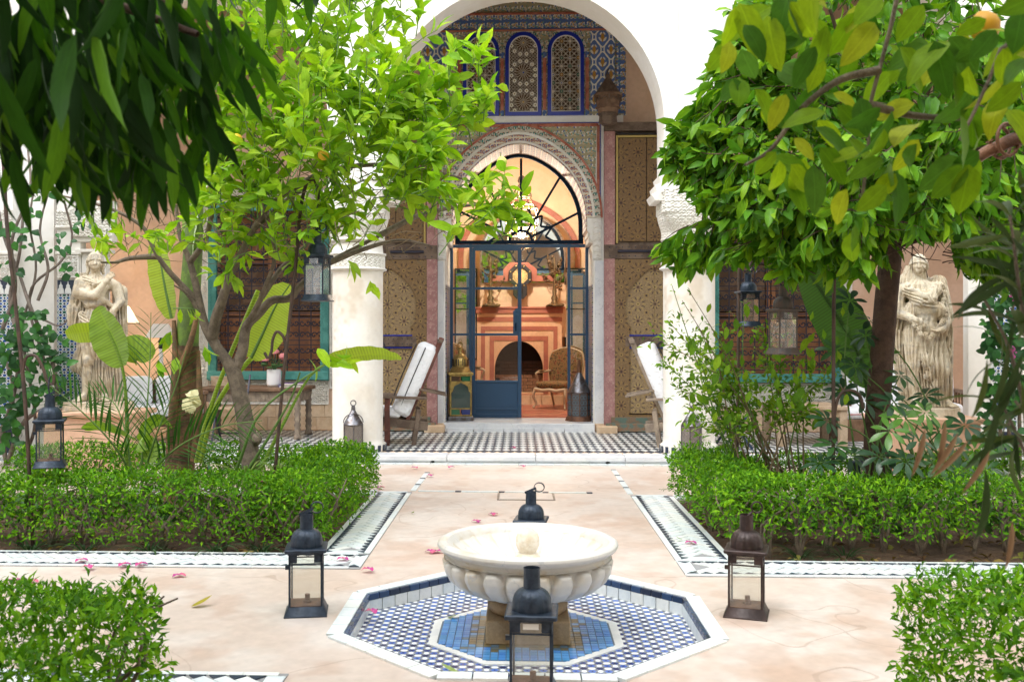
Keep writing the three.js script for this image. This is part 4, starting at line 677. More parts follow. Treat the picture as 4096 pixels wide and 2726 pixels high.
// ---------------------------------------------------------------- fountain
{
  const t = thing('fountain', 'white marble fountain bowl with gadrooned sides on a round stone foot', 'fountain', [FC[0] + .012, -.096, FC[1]]);
  mb().rbox(.45, .13, .45, .012, 0, .065, 0).build('plinth', MAT.ochreStone, t);
  mb().lathe([[0, .13], [.20, .13], [.216, .145], [.222, .17], [.214, .195], [.19, .208], [.165, .213], [.15, .213]], 0, 0, 0, 48).build('foot_ring', MAT.ochreStone, t);
  mb().lathe([[.16, .21], [.148, .22], [.15, .235], [.17, .25]], 0, 0, 0, 48).build('neck', mottled([.52, .44, .32], [.40, .31, .2], .3, .6, { s: 80, res: 128 }), t);
  // outer bowl with 22 gadroons: each lobe rounded at its top
  const NG = 22, nu = NG * 14, prof = [[.14, .222], [.24, .226], [.32, .241], [.388, .270], [.437, .312], [.463, .360], [.472, .408], [.466, .428], [.447, .437], [.444, .449], [.452, .460], [.468, .468], [.486, .477], [.497, .492], [.494, .507], [.480, .517], [.46, .521], [.442, .514], [.43, .498], [.408, .468], [.35, .425], [.27, .392], [.18, .372], [.10, .364], [0, .362]];
  const fine = []; for (let i = 0; i < prof.length - 1; i++) for (let k = 0; k < 4; k++) fine.push([prof[i][0] + (prof[i + 1][0] - prof[i][0]) * k / 4, prof[i][1] + (prof[i + 1][1] - prof[i][1]) * k / 4, i + k / 4]); fine.push([0, .362, prof.length - 1]);
  const pos = [], idx = [], cl = [];
  for (const [r, y, s] of fine) for (let k = 0; k <= nu; k++) {
    const a = k / nu * 2 * PI, ph = Math.abs(((k / nu * NG + .5) % 1) - .5) * 2; let rad = r, yy = y; // ph 0 at lobe centre, 1 at groove
    if (s <= 7) { const lobe = Math.sqrt(Math.max(0, 1 - Math.pow(ph, 2.6))), topEdge = sst(7, 5.9, s + 1.6 * Math.pow(ph, 2.4)), k2 = sst(0, 2.5, s) * topEdge; rad = r - .045 * (1 - lobe * k2) * sst(.3, 1.5, s); }
    if (s >= 18.2 && s < 24) { const w = sst(18.2, 19.4, s) * sst(24, 21, s); rad = r + .012 * w * (Math.cos(ph * PI) * .5 - .5) * -1 * (r > .05 ? 1 : 0); yy = y + .012 * w * Math.pow(ph, 3); }
    pos.push(rad * Math.cos(a), yy, rad * Math.sin(a)); { const n1 = fbm(a * .6 + 2, y * 1.5 + 1, 9, 3, 88), st = Math.max(Math.exp(-Math.pow((s - 7) / 1.5, 2)) * sst(.42, .68, n1) * (.4 + .6 * ph) * .9, s < 5 ? sst(.45, 1, ph) * .45 * sst(.35, .6, n1 + .1) : 0, s > 18.5 && s < 24 ? sst(.5, 1, ph) * .35 : 0); cl.push(1 - .12 * st, 1 - .33 * st, 1 - .66 * st); }
  }
  for (let j = 0; j < fine.length - 1; j++) for (let k = 0; k < nu; k++) { const a = j * (nu + 1) + k, b = a + nu + 1; idx.push(a, b, a + 1, b, b + 1, a + 1); }
  const g = new THREE.BufferGeometry(); g.setAttribute('position', new THREE.Float32BufferAttribute(pos, 3)); g.setAttribute('color', new THREE.Float32BufferAttribute(cl, 3)); g.setIndex(idx); g.computeVertexNormals();
  const fm = MAT.fountain.clone(); fm.vertexColors = true; meshOf(triUV(clean(g)), 'bowl', fm, t);
  // iron-stained crust where the lobes begin: wear with a shape of its own
  const kn = new THREE.LatheGeometry([[.055, .36], [.070, .40], [.072, .43], [.06, .44], [.045, .447], [.056, .462], [.066, .488], [.067, .520], [.056, .552], [.03, .575], [0, .58]].map(q => new THREE.Vector2(...q)), 40), kp = kn.attributes.position; for (let i = 0; i < kp.count; i++) { const a = Math.atan2(kp.getZ(i), kp.getX(i)), y = kp.getY(i); if (y > .455) { const f = 1 + .035 * (Math.abs(Math.sin(a * 5)) - .6); kp.setX(i, kp.getX(i) * f); kp.setZ(i, kp.getZ(i) * f); } } kn.computeVertexNormals();
  mb().add(kn).build('bud_finial', mottled([.82, .77, .68], [.70, .60, .45], .25, .4, { s: 81, res: 128 }), t);
}
// ---------------------------------------------------------------- square glass lanterns
function squareLantern(name, label, mat, o = {}) {
  const t = thing(name, label, 'lantern'), w = o.w ?? .185, hb = .05, hg = o.hg ?? .30, h0 = hb + hg;
  const fl = new THREE.CylinderGeometry(w * .5 * 1.414, (w * .5 + .022) * 1.414, hb, 4, 1); fl.rotateY(PI / 4); mb().add(fl, 0, hb / 2 + .004, 0).rbox(w + .05, .008, w + .05, .003, 0, .004, 0).build('flared_base', mat, t);
  mb().box(w - .01, .004, w - .01, 0, hb + .004, 0).build('floor_plate', MAT.rust, t);
  const fr = mb(); for (const a of [-1, 1]) for (const b of [-1, 1]) fr.box(.011, hg, .011, a * (w / 2 - .0055), hb + hg / 2, b * (w / 2 - .0055)); fr.box(w, .007, .008, 0, h0 - .062, w / 2 - .004).box(w, .007, .008, 0, h0 - .062, -w / 2 + .004).box(.008, .007, w, w / 2 - .004, h0 - .062, 0).box(.008, .007, w, -w / 2 + .004, h0 - .062, 0);
  for (const s of [-1, 1]) { fr.box(w * .22, .05, .006, -w * .36, h0 - .03, s * (w / 2 - .003)).box(w * .22, .05, .006, w * .36, h0 - .03, s * (w / 2 - .003)).box(w, .012, .007, 0, h0 - .006, s * (w / 2 - .0035)).box(.006, .05, w * .22, s * (w / 2 - .003), h0 - .03, -w * .36).box(.006, .05, w * .22, s * (w / 2 - .003), h0 - .03, w * .36).box(.007, .012, w - .01, s * (w / 2 - .0035), h0 - .006, 0); }
  fr.box(.02, .02, .02, -w / 2 - .008, h0 - .08, w * .42); fr.build('frame', mat, t);
  for (const s of [-1, 1]) { mb().box(w - .022, hg - .01, .002, 0, hb + hg / 2, s * (w / 2 - .006)).build('glass_pane', MAT.dustyGlass, t); mb().box(.002, hg - .01, w - .022, s * (w / 2 - .006), hb + hg / 2, 0).build('glass_pane', MAT.dustyGlass, t); }
  mb().cyl(.014, .014, .045, .005, hb + .03, 0, 12).cyl(.022, .024, .012, .005, hb + .012, 0, 12).build('candle_holder', MAT.rust, t);
  const cw = w + .045; const cp = new RoundedBoxGeometry(cw, .022, cw, 3, .010); mb().add(cp, 0, h0 + .010, 0).rbox(w + .01, .014, w + .01, .003, 0, h0 - .004, 0).build('roof_plate', mat, t);
  // ribbed dome
  const R = o.R ?? w * .48, lp = [[R, h0 + .018]]; for (let k = 0; k <= 12; k++) { const a = k / 12 * PI / 2 * .9; lp.push([R * Math.pow(Math.cos(a), .62) * (1 + .05 * Math.sin(2 * a)), h0 + .022 + R * 1.10 * Math.pow(Math.sin(a), .95)]); } const dg = new THREE.LatheGeometry(lp.map(q => new THREE.Vector2(...q)), 64), dp = dg.attributes.position;
  for (let i = 0; i < dp.count; i++) { const a = Math.atan2(dp.getZ(i), dp.getX(i)), f = 1 - .035 * Math.pow(Math.abs(Math.cos(a * 4)), 12) + .012 * Math.abs(Math.sin(a * 4)) + ((Math.abs(Math.sin(a * 4)) > .8) ? .006 * Math.sin(dp.getY(i) * 900) : 0); dp.setX(i, dp.getX(i) * f); dp.setZ(i, dp.getZ(i) * f); } dg.computeVertexNormals(); mb().add(dg).build('dome', mat, t);
  const yc = h0 + .03 + R * 1.02, rc = w * .2; mb().lathe([[rc * 1.02, yc - .01], [rc, yc + .02], [rc * .97, yc + .075], [rc * 1.03, yc + .082], [rc * .94, yc + .082], [rc * .9, yc]], 0, 0, 0, 28).build('chimney', mat, t);
  if (o.ring !== false) { const rg = mb(); const pts = []; for (let k = 0; k <= 14; k++) { const a = -PI * .75 + k / 14 * PI * 1.9; pts.push([.034 * Math.cos(a), .034 * Math.sin(a)]); } const tb = (q) => { for (let k = 0; k < 14; k++) q.add(new THREE.BoxGeometry(.018, .004, .034), .058 + .034 * Math.cos(-PI * .75 + (k + .5) / 14 * PI * 2), yc + .115 + .03 * Math.sin(-PI * .75 + (k + .5) / 14 * PI * 2), .01, 0, 0, -PI * .75 + (k + .5) / 14 * PI * 2 + PI / 2); q.box(.085, .016, .004, .0, yc + .095, rc * .9, 0, 0, .42); return q; }; tb(rg).build('ring_handle', mat, t); }
  return t;
}
const LT = squareLantern('floor_lantern', 'dark blue glass lantern with a domed roof standing left of the fountain', MAT.lanternBlue); LT.position.copy(G(306.5, 611)); LT.rotation.y = .16;
{
  const b = squareLantern('floor_lantern', 'dark brown glass lantern with a domed roof standing right of the fountain', MAT.lanternBrown, { ring: false }); const y = .345; b.position.copy(G(746.5, 613)); b.rotation.y = -.30;
  mb().add(new THREE.TorusGeometry(.030, .005, 6, 20), .055, .595, .0, 0, .3, 0).tube([V3(0, .53, .03), V3(.02, .56, .02), V3(.035, .572, 0)], .007, 6).build('ring_handle', MAT.lanternBrown, b);
  const c = copyOf(LT, 'dark blue lantern behind the fountain, half hidden by the bowl', [0, 0, 0], -.12, .95); c.position.copy(G(531, 571));
  const f = squareLantern('floor_lantern', 'dark blue lantern nearest the camera in front of the fountain', MAT.lanternBlue, { w: .18, R: .085, ring: false }); f.position.set(.055, 0, -4.20); f.rotation.y = -.06;
  mb().box(.09, .001, .002, 0, 0, 0).l; mb().box(.066, .024, .002, 0, .321, .0915).build('paper_label', M([.75, .74, .7], .8), f);
}
// hexagonal lanterns at the feet of the columns
function facetLantern(name, label, mat, n, r, hBody, hRoof, pos, glassM, o = {}) {
  const t = thing(name, label, 'lantern', pos); const cyl = (a, b, h, y) => { const g = new THREE.CylinderGeometry(a, b, h, n, 1); return g.translate(0, y + h / 2, 0); };
  mb().add(cyl(r * 1.03, r * 1.14, .035, 0)).build('base', mat, t); const fr = mb(), P0 = k => [r * Math.sin(k / n * 2 * PI), r * Math.cos(k / n * 2 * PI)];
  for (let k = 0; k < n; k++) { const [x, z] = P0(k); fr.box(.012, hBody, .012, x, .035 + hBody / 2, z, 0, k / n * 2 * PI, 0); }
  fr.add(new THREE.TorusGeometry(r, .008, 5, n), 0, .04, 0, PI / 2, 0, PI / 2).add(new THREE.TorusGeometry(r, .009, 5, n), 0, .035 + hBody, 0, PI / 2, 0, PI / 2); fr.build('frame', mat, t);
  for (let k = 0; k < n; k++) { const [x0, z0] = P0(k), [x1, z1] = P0(k + 1), L = Math.hypot(x1 - x0, z1 - z0); mb().box(L - .014, hBody - .01, .003, (x0 + x1) / 2 * .985, .035 + hBody / 2, (z0 + z1) / 2 * .985, 0, Math.atan2(-(z1 - z0), x1 - x0), 0).build('glass_pane', glassM, t); }
  mb().add(cyl(r * .22, r * 1.1, hRoof, .035 + hBody)).build('roof', o.roof ?? mat, t); mb().add(cyl(r * .2, r * .24, .05, .035 + hBody + hRoof)).add(new THREE.TorusGeometry(r * .25, .007, 5, 16), 0, .035 + hBody + hRoof + .085, 0).build('finial', mat, t);
  if (o.bail) { const p = []; for (let k = 0; k <= 10; k++) { const a = k / 10 * PI; p.push(V3(r * .95 * Math.cos(a) * 1, .035 + hBody + .02 + r * 1.0 * Math.sin(a) * .9, r * .5 * Math.sin(a))); } mb().tube(p, .006, 6, 20).build('bail_handle', mat, t); }
  return t;
}
const greyGlass = M([.55, .5, .46], .15, { transmission: .75, thickness: 0 });
const HLt = facetLantern('hexagonal_lantern', 'grey six sided lantern at the foot of the left column', MAT.lanternGrey, 6, .125, .33, .17, [P(353, 440, 11.72).x, GY, -11.74], greyGlass, { bail: true }); HLt.rotation.y = .2;
copyOf(HLt, 'grey six sided lantern at the foot of the right column beside the shrub', [P(692, 440, 11.7).x, GY, -11.74], .75);
{ // brass lantern with coloured panes left of the door
  const c = P(460.5, 419, 15.1), t = thing('brass_lantern', 'tall brass lantern with green and blue panes left of the door', 'lantern', [c.x, .232, -15.02], .12), w = .335;
  mb().rbox(w + .06, .07, w + .06, .015, 0, .035, 0).build('base', MAT.lanternGrey, t); const f = mb(); for (const a of [-1, 1]) for (const b of [-1, 1]) f.box(.022, .62, .022, a * (w / 2 - .011), .38, b * (w / 2 - .011)); for (const y of [.085, .185, .595, .69]) for (const s of [-1, 1]) f.box(w, .018, .02, 0, y, s * (w / 2 - .01)).box(.02, .018, w, s * (w / 2 - .01), y, 0); f.build('frame', MAT.brass, t);
  const G1 = M([.02, .22, .09], .1, { transmission: .5, thickness: 0 }), B1 = M([.01, .04, .30], .1, { transmission: .5, thickness: 0 }), D1 = M([.10, .05, .025], .15, { transmission: .4, thickness: 0 });
  for (const s of [-1, 1]) { const z = s * (w / 2 - .012); mb().box(w / 2 - .03, .08, .004, -w / 4, .135, z).build('green_pane', G1, t); mb().box(w / 2 - .03, .08, .004, w / 4, .135, z).build('blue_pane', B1, t); mb().box(w / 2 - .03, .08, .004, -w / 4, .643, z).build('amber_pane', D1, t); mb().box(w / 2 - .03, .08, .004, w / 4, .643, z).build('green_pane', G1, t); mb().box(w - .05, .39, .004, 0, .39, z).build('large_pane', M([.12, .22, .20], .05, { transmission: .75, thickness: 0 }), t); mb().box(.004, .5, w - .05, s * (w / 2 - .012), .39, 0).build('large_pane', M([.12, .22, .20], .05, { transmission: .75, thickness: 0 }), t);
    const ar = poly([[-w / 2 + .02, .43], [-w / 2 + .02, .59], [w / 2 - .02, .59], [w / 2 - .02, .43], [w / 2 - .045, .45], [w / 2 - .06, .52], [w / 2 - .10, .55], [.02, .57], [0, .585], [-.02, .57], [-w / 2 + .10, .55], [-w / 2 + .06, .52], [-w / 2 + .045, .45]]); mb().shape(ar, .006, 0, 0, z + (s > 0 ? .003 : -.009)).build('scalloped_arch', MAT.brass, t); }
  const cb = mb(); cb.rbox(w + .05, .04, w + .05, .01, 0, .715, 0); const fl = new THREE.CylinderGeometry(.12 * 1.414, w * .5 * 1.414, .09, 4); fl.rotateY(PI / 4); cb.add(fl, 0, .775, 0); cb.build('roof', MAT.brass, t);
  mb().lathe([[.125, .81], [.13, .86], [.125, .92], [.10, .975], [.06, 1.01], [.035, 1.03], [.03, 1.09], [.045, 1.10], [.02, 1.12], [0, 1.13]], 0, 0, 0, 24).build('dome', MAT.brass, t); const sl = mb(); for (let k = 0; k < 24; k++) { const a = k / 24 * 2 * PI; if (k % 3) sl.box(.012, .10, .01, .128 * Math.cos(a), .89, .128 * Math.sin(a), 0, -a + PI / 2, 0); } sl.build('dome_slots', MAT.black, t); mb().add(new THREE.TorusGeometry(.04, .008, 6, 16), 0, 1.16, 0, 0, .5, 0).build('ring', MAT.brass, t);
}
{ // pierced lantern right of the door
  const c = P(579, 420, 15.0), t = facetLantern('pierced_lantern', 'rusty eight sided pierced lantern with a pointed metal roof right of the door', MAT.rust, 8, .165, .40, .30, [c.x, .232, -14.98], M([.14, .12, .12], .5, { metalness: .5 }), { roof: MAT.lanternGrey });
  mb().cyl(.19, .215, .07, 0, .035, 0, 8).build('pierced_skirt', MAT.rust, t); const r = mb(); r.add(new THREE.TorusGeometry(.115, .012, 6, 8), 0, .54, 0, PI / 2, 0, PI / 2).cyl(.022, .03, .22, 0, .83, 0, 10); r.build('collar', MAT.rust, t);
  const sc = mb(); for (let k = 0; k < 8; k++) { const a = (k + .5) / 8 * 2 * PI, R = .155; for (const y of [.12, .2, .28, .36]) for (const s of [-1, 1]) { const g = new THREE.TorusGeometry(.026, .004, 4, 10); sc.add(g, R * Math.sin(a) + s * .026 * Math.cos(a), y, R * Math.cos(a) - s * .026 * Math.sin(a), 0, a, 0); } } sc.build('filigree', M([.12, .22, .27], .4, { metalness: .4 }), t);
}
// carved wooden lantern hanging on the wall right of the lattice windows
{
  const c = P(608, 107, 14.3), t = thing('wooden_lantern', 'brown carved wooden lantern hung high on the wall right of the lattice windows', 'lantern', [c.x, c.y, c.z]); t.scale.setScalar(.62); const g = (a, b, h, y) => { const q = new THREE.CylinderGeometry(a, b, h, 8, 1); return q.translate(0, y, 0); };
  mb().add(g(.03, .33, .44, .50)).build('roof', MAT.oldWood, t); mb().add(g(.34, .34, .05, .265)).add(g(.30, .30, .03, -.02)).build('cornice', MAT.wood, t); mb().add(g(.31, .23, .40, .05)).build('body', MAT.wood, t); mb().add(g(.20, .22, .20, -.28)).add(g(.235, .235, .04, -.18)).add(g(.22, .15, .05, -.40)).build('foot', MAT.oldWood, t);
  const sc = mb(); for (let k = 0; k < 8; k++) { const a = (k + .5) / 8 * 2 * PI; sc.add(new THREE.TorusGeometry(.065, .014, 5, 12, PI), .29 * Math.sin(a), .12, .29 * Math.cos(a), 0, a, 0).box(.03, .10, .02, .31 * Math.sin(a + .39), .18, .31 * Math.cos(a + .39), 0, a, 0); } sc.build('scalloped_edge', MAT.oldWood, t); mb().cyl(.035, .05, .06, 0, .74, 0, 8).cyl(.008, .008, .16, 0, .84, 0, 6).build('finial', MAT.oldWood, t);
  mb().box(.03, .03, .62, 0, .88, -.29).build('wall_bracket', MAT.iron, t);
}
// ---------------------------------------------------------------- shepherd's crooks and hanging lanterns
function crook(label, base, pts, hooks) {
  const t = thing('lantern_pole', label, 'pole', [base.x, -.03, base.z]); const off = p => p.clone().sub(V3(base.x, -.03, base.z));
  mb().tube([V3(0, 0, 0), ...pts.map(off)], .0145, 7, 40).build('rod', MAT.ironRust, t); for (const h of hooks) mb().tube(h.map(off), .012, 7, 28).build('hook', MAT.ironRust, t); return t;
}
{
  const d = 7.7, q = (x, y, dd = d) => P(x, y, dd);
  crook('tall rusty leaning pole with a hooked top carrying the left lantern', V3(q(270, 500).x, 0, -d), [q(283, 380), q(295, 270), q(303, 195), q(310, 177), q(316.5, 182), q(318, 200), q(317, 212), q(312, 208)], [[q(286, 350), q(283, 336), q(277, 331), q(273, 338), q(271, 352), q(268, 358), q(264.5, 352)]]);
  const l = copyOf(LT, 'dark blue lantern hanging from the leaning pole in the left bed', [0, 0, 0], -.2, 1); const b = q(317.5, 301); l.position.copy(b); l.scale.set(.86, 1, .86); mb().tube([V3(0, .56, 0), V3(0, .60, .01), V3(.0, .66, 0)], .006, 5).add(new THREE.TorusGeometry(.025, .005, 5, 14), 0, .60, 0).build('hanging_link', MAT.iron, l);
  const d2 = 7.15, r = (x, y) => P(x, y, d2);
  crook('tall leaning rod at the far left with a lower hook for a lantern', V3(r(33, 500).x, 0, -d2), [r(25, 400), r(14, 290), r(7, 225), r(3, 150)], [[r(24.5, 390), r(23, 370), r(27, 356), r(35, 355), r(43, 368), r(48, 382), r(53, 384), r(54, 374)]]);
  const l2 = copyOf(LT, 'dark lantern hanging low from the hooked rod at the far left', [0, 0, 0], .35, .96); l2.position.copy(r(50, 466)); mb().tube([V3(0, .55, 0), V3(-.01, .62, .01), V3(.0, .70, 0)], .006, 5).build('hanging_link', MAT.iron, l2);
  const d3 = 7.6, s = (x, y) => P(x, y, d3);
  crook('tall straight rusty pole in the right bed with a curved hook near its foot', V3(s(833, 500).x, 0, -d3), [s(833.5, 380), s(834, 290), s(835, 235), s(833, 200)], [[s(834, 440), s(836, 405), s(842, 392), s(852, 390), s(860, 395), s(863, 408)], [s(835, 232), s(822, 214), s(806, 216), s(799, 232), s(797, 258), s(790, 263), s(783, 257), s(781, 250)]]);
  const br = squareLantern('hanging_lantern', 'weathered brown lantern hanging among the shrub leaves in the right bed', mottled([.07, .06, .055], [.10, .065, .05], .2, .6, { s: 91, res: 128 }), { ring: false, w: .19 }); br.position.copy(s(783, 354)); br.rotation.y = .3; br.scale.set(.82, .95, .82); mb().add(new THREE.TorusGeometry(.03, .006, 6, 18), 0, .59, 0).tube([V3(0, .60, 0), V3(.01, .66, 0), V3(0, .72, 0)], .006, 5).build('hanging_link', MAT.iron, br);
  const d4 = 8.9, u = (x, y) => P(x, y, d4);
  crook('thin dark pole behind the shrub carrying the smaller lantern', V3(u(737, 480).x, 0, -d4), [u(738, 380), u(739, 300), u(739, 258)], [[u(739, 260), u(742, 248), u(749, 248), u(751, 262), u(748, 268)]]);
  const l4 = copyOf(LT, 'smaller dark lantern behind the shrub close to the window grille', [0, 0, 0], .1, .86); l4.position.copy(u(748, 326));
  const l5 = copyOf(LT, 'dark lantern standing low in the right bed under the orange tree', [0, 0, 0], .7, 1.15); const lp = P(873, 505, 8.15); l5.position.set(lp.x, -.01, lp.z); l5.scale.set(1.15, 1.4, 1.15); l5.children.filter(c => c.name === 'ring_handle').forEach(c => l5.remove(c));
}
// ---------------------------------------------------------------- gallery furniture
{ // reclining plank chair with a black-piped white cushion
  const t = thing('recliner', 'slatted dark wood reclining chair with a white cushion left of the doorway', 'chair', [P(392, 440, 12.95).x, GY, -12.95], .12);
  const w = .52; // faces -x; back leans towards +x
  for (const s of [-1, 1]) { const z = s * w / 2; mb().rbox(.07, .62, .045, .006, -.06, .31, z * 1.12).build('front_leg', MAT.redWood, t); mb().rbox(.06, .50, .045, .006, .32, .22, z, 0, 0, -.15).build('back_leg', MAT.oldWood, t); mb().rbox(.72, .035, .09, .008, .10, .63, z * 1.14, 0, 0, -.04).build('armrest', MAT.oldWood, t); mb().rbox(.95, .11, .035, .006, .0, .30, z * .92, 0, 0, -.12).build('side_rail', MAT.oldWood, t); mb().rbox(.05, 1.25, .035, .006, .42, .83, z * .82, 0, 0, -.40).build('back_post', MAT.redWood, t); mb().rbox(.46, .03, .03, .005, .50, .70, z * .9, 0, 0, -.22).build('brace', MAT.oldWood, t); }
  for (let k = 0; k < 5; k++) mb().rbox(.035, 1.2, .055, .005, .44, .84, -.16 + k * .08, 0, 0, -.40).build('back_slat', MAT.oldWood, t); for (let k = 0; k < 6; k++) mb().rbox(.09, .02, w * .9, .004, -.42 + k * .14, .38 - k * .017, 0).build('seat_slat', MAT.oldWood, t);
  mb().rbox(.05, .05, w + .1, .006, .64, 1.36, 0).build('top_rail', MAT.oldWood, t);
  const cg = new RoundedBoxGeometry(.27, 1.02, .54, 14, .085), cp = cg.attributes.position; for (let i = 0; i < cp.count; i++) { const y = cp.getY(i), z = cp.getZ(i), k = 1 + .22 * Math.cos(y * 2.6) * Math.cos(z * 4) - .12 + .09 * Math.sin(y * 17 + z * 9 + 2 * Math.sin(z * 7)) * Math.cos(z * 11 + y * 4); cp.setX(i, cp.getX(i) * k); cp.setZ(i, z * (1 + .05 * Math.sin(y * 9))); } cg.computeVertexNormals(); mb().add(cg, .30, .86, 0, 0, 0, -.40).build('back_cushion', MAT.linen, t);
  for (const [x, z0] of [[-.145, .16], [-.145, .0], [-.03, .275]]) { const p = []; for (let k = 0; k <= 10; k++) { const y = -.44 + k * .088; p.push(V3(x * (1 + .2 * Math.cos(y * 2.6)), y, z0 - .01 * Math.abs(y))); } mb().add(new THREE.TubeGeometry(new THREE.CatmullRomCurve3(p), 24, .007, 5), .30, .86, 0, 0, 0, -.40).build('piping', MAT.black, t); }
  mb().rbox(.60, .13, .50, .05, -.18, .44, 0, 0, 0, -.1, 4).build('seat_cushion', MAT.linen, t);
  const c = copyOf(t, 'slatted pale wood reclining chair with a white cushion partly behind the right column', [P(683, 440, 12.7).x, GY, -12.75], PI - .15); c.traverse(m => { if (m.isMesh && (m.material === MAT.oldWood || m.material === MAT.redWood)) m.material = MAT.greyWood; });
}
const turned = (h, r) => { const p = [[0, 0], [r * 1.1, 0], [r * 1.1, .03]]; for (let k = 0; k < 14; k++) p.push([r * (k & 1 ? .72 : 1), .05 + k / 14 * (h - .12)]); p.push([r, h - .05], [r * 1.1, h], [0, h]); return p; };
{ // left carved table with roses, book, chairs and lamp
  const a = P(196, 390, 13.35), b = P(304, 390, 13.35), W = b.x - a.x, H = .69, t = thing('carved_table', 'carved wooden table with ribbed legs under the left window', 'table', [(a.x + b.x) / 2, GY, -13.7]);
  mb().rbox(W, .05, .85, .008, 0, H, 0).build('tabletop', MAT.wood, t); mb().rbox(W - .12, .14, .03, .004, 0, H - .1, .37).rbox(W - .12, .14, .03, .004, 0, H - .1, -.37).rbox(.03, .14, .7, .004, -W / 2 + .08, H - .1, 0).rbox(.03, .14, .7, .004, W / 2 - .08, H - .1, 0).build('apron', MAT.greyWood, t);
  const kb = mb(); for (let k = 0; k < 22; k++) for (let j = 0; j < 4; j++) kb.ball(.012, -W / 2 + .1 + k * (W - .2) / 21, H - .15 + j * .03, .39, 1, 1, .6, 5); tag(kb.build('carved_knobs', MAT.greyWood, t), null, null, null, 'stuff');
  for (const x of [-1, 1]) for (const z of [-1, 1]) mb().lathe(turned(H - .04, .05), x * (W / 2 - .09), 0, z * .35, 16).build('leg', MAT.greyWood, t);
  const px = P(274, 380, 13.6), v = thing('flower_pot', 'white pot of pink roses on the carved table', 'flower pot', [px.x, GY + H + .025, -13.6]); mb().lathe([[0, 0], [.085, 0], [.10, .04], [.10, .24], [.092, .245], [.088, .2], [0, .2]], 0, 0, 0, 24).build('pot', MAT.porcelain, v);
  const st = mb(); for (let k = 0; k < 12; k++) { const an = k * 2.4, e = V3(.12 * Math.cos(an) * rr(.5, 1.2), .34 + rr(0, .12), .1 * Math.sin(an)); st.tube([V3(0, .2, 0), e], .004, 4); st.ball(.05, e.x * 1.1, .27 + rr(0, .06), e.z * 1.2, 1, .25, .8, 6); } st.build('foliage', M([.05, .13, .03], .7), v);
  for (let k = 0; k < 6; k++) { const an = k * 1.1 + .3, r = mb(); for (let j = 0; j < 9; j++) { const f = j / 9, g = new THREE.SphereGeometry(.055 - .03 * f, 8, 6, 0, PI * 1.2, .2, 1.4); r.add(g, 0, f * .012, 0, .15, j * 2.4, 0); } r.l.forEach(g => g.translate(.14 * Math.cos(an), .42 + .06 * Math.sin(k * 2), .09 * Math.sin(an))); r.build('rose', M([.75, .26, .27], .8, { transmission: .2, thickness: 0 }), v); }
  const bk = P(290, 386, 13.5); for (const [n, dy, c] of [['blue', 0, [.02, .04, .25]], ['violet', .03, [.12, .04, .2]]]) { const k = thing('book', n === 'blue' ? 'blue book lying on the carved table' : 'violet book on top of the blue book', 'book', [bk.x + dy, GY + H + .026 + dy, -13.5], .2 + dy); mb().rbox(.30, .026, .22, .003, 0, .014, 0).build('cover', M(c, .5), k); mb().box(.29, .02, .215, .004, .014, .004).build('pages', M([.7, .66, .58], .9), k); }
}
function foldingChair(label, pos, turn) {
  const t = thing('folding_chair', label, 'chair', pos, turn); for (const s of [-1, 1]) { mb().box(.02, .98, .02, s * .2, .46, 0, .42, 0, 0).build('leg', MAT.iron, t); mb().box(.02, .62, .02, s * .185, .26, 0, -.6, 0, 0).build('leg', MAT.iron, t); }
  for (let k = 0; k < 5; k++) mb().rbox(.40, .018, .06, .004, 0, .47, -.14 + k * .075).build('seat_slat', MAT.paleWood, t); mb().rbox(.42, .13, .016, .004, 0, .84, -.185, -.3, 0, 0).build('back_slat', MAT.paleWood, t); mb().box(.4, .014, .014, 0, .12, .16).build('stretcher', MAT.iron, t); return t;
}
foldingChair('folding chair with a pale back rail at the carved table', [P(230, 430, 12.8).x, GY, -12.85], PI);
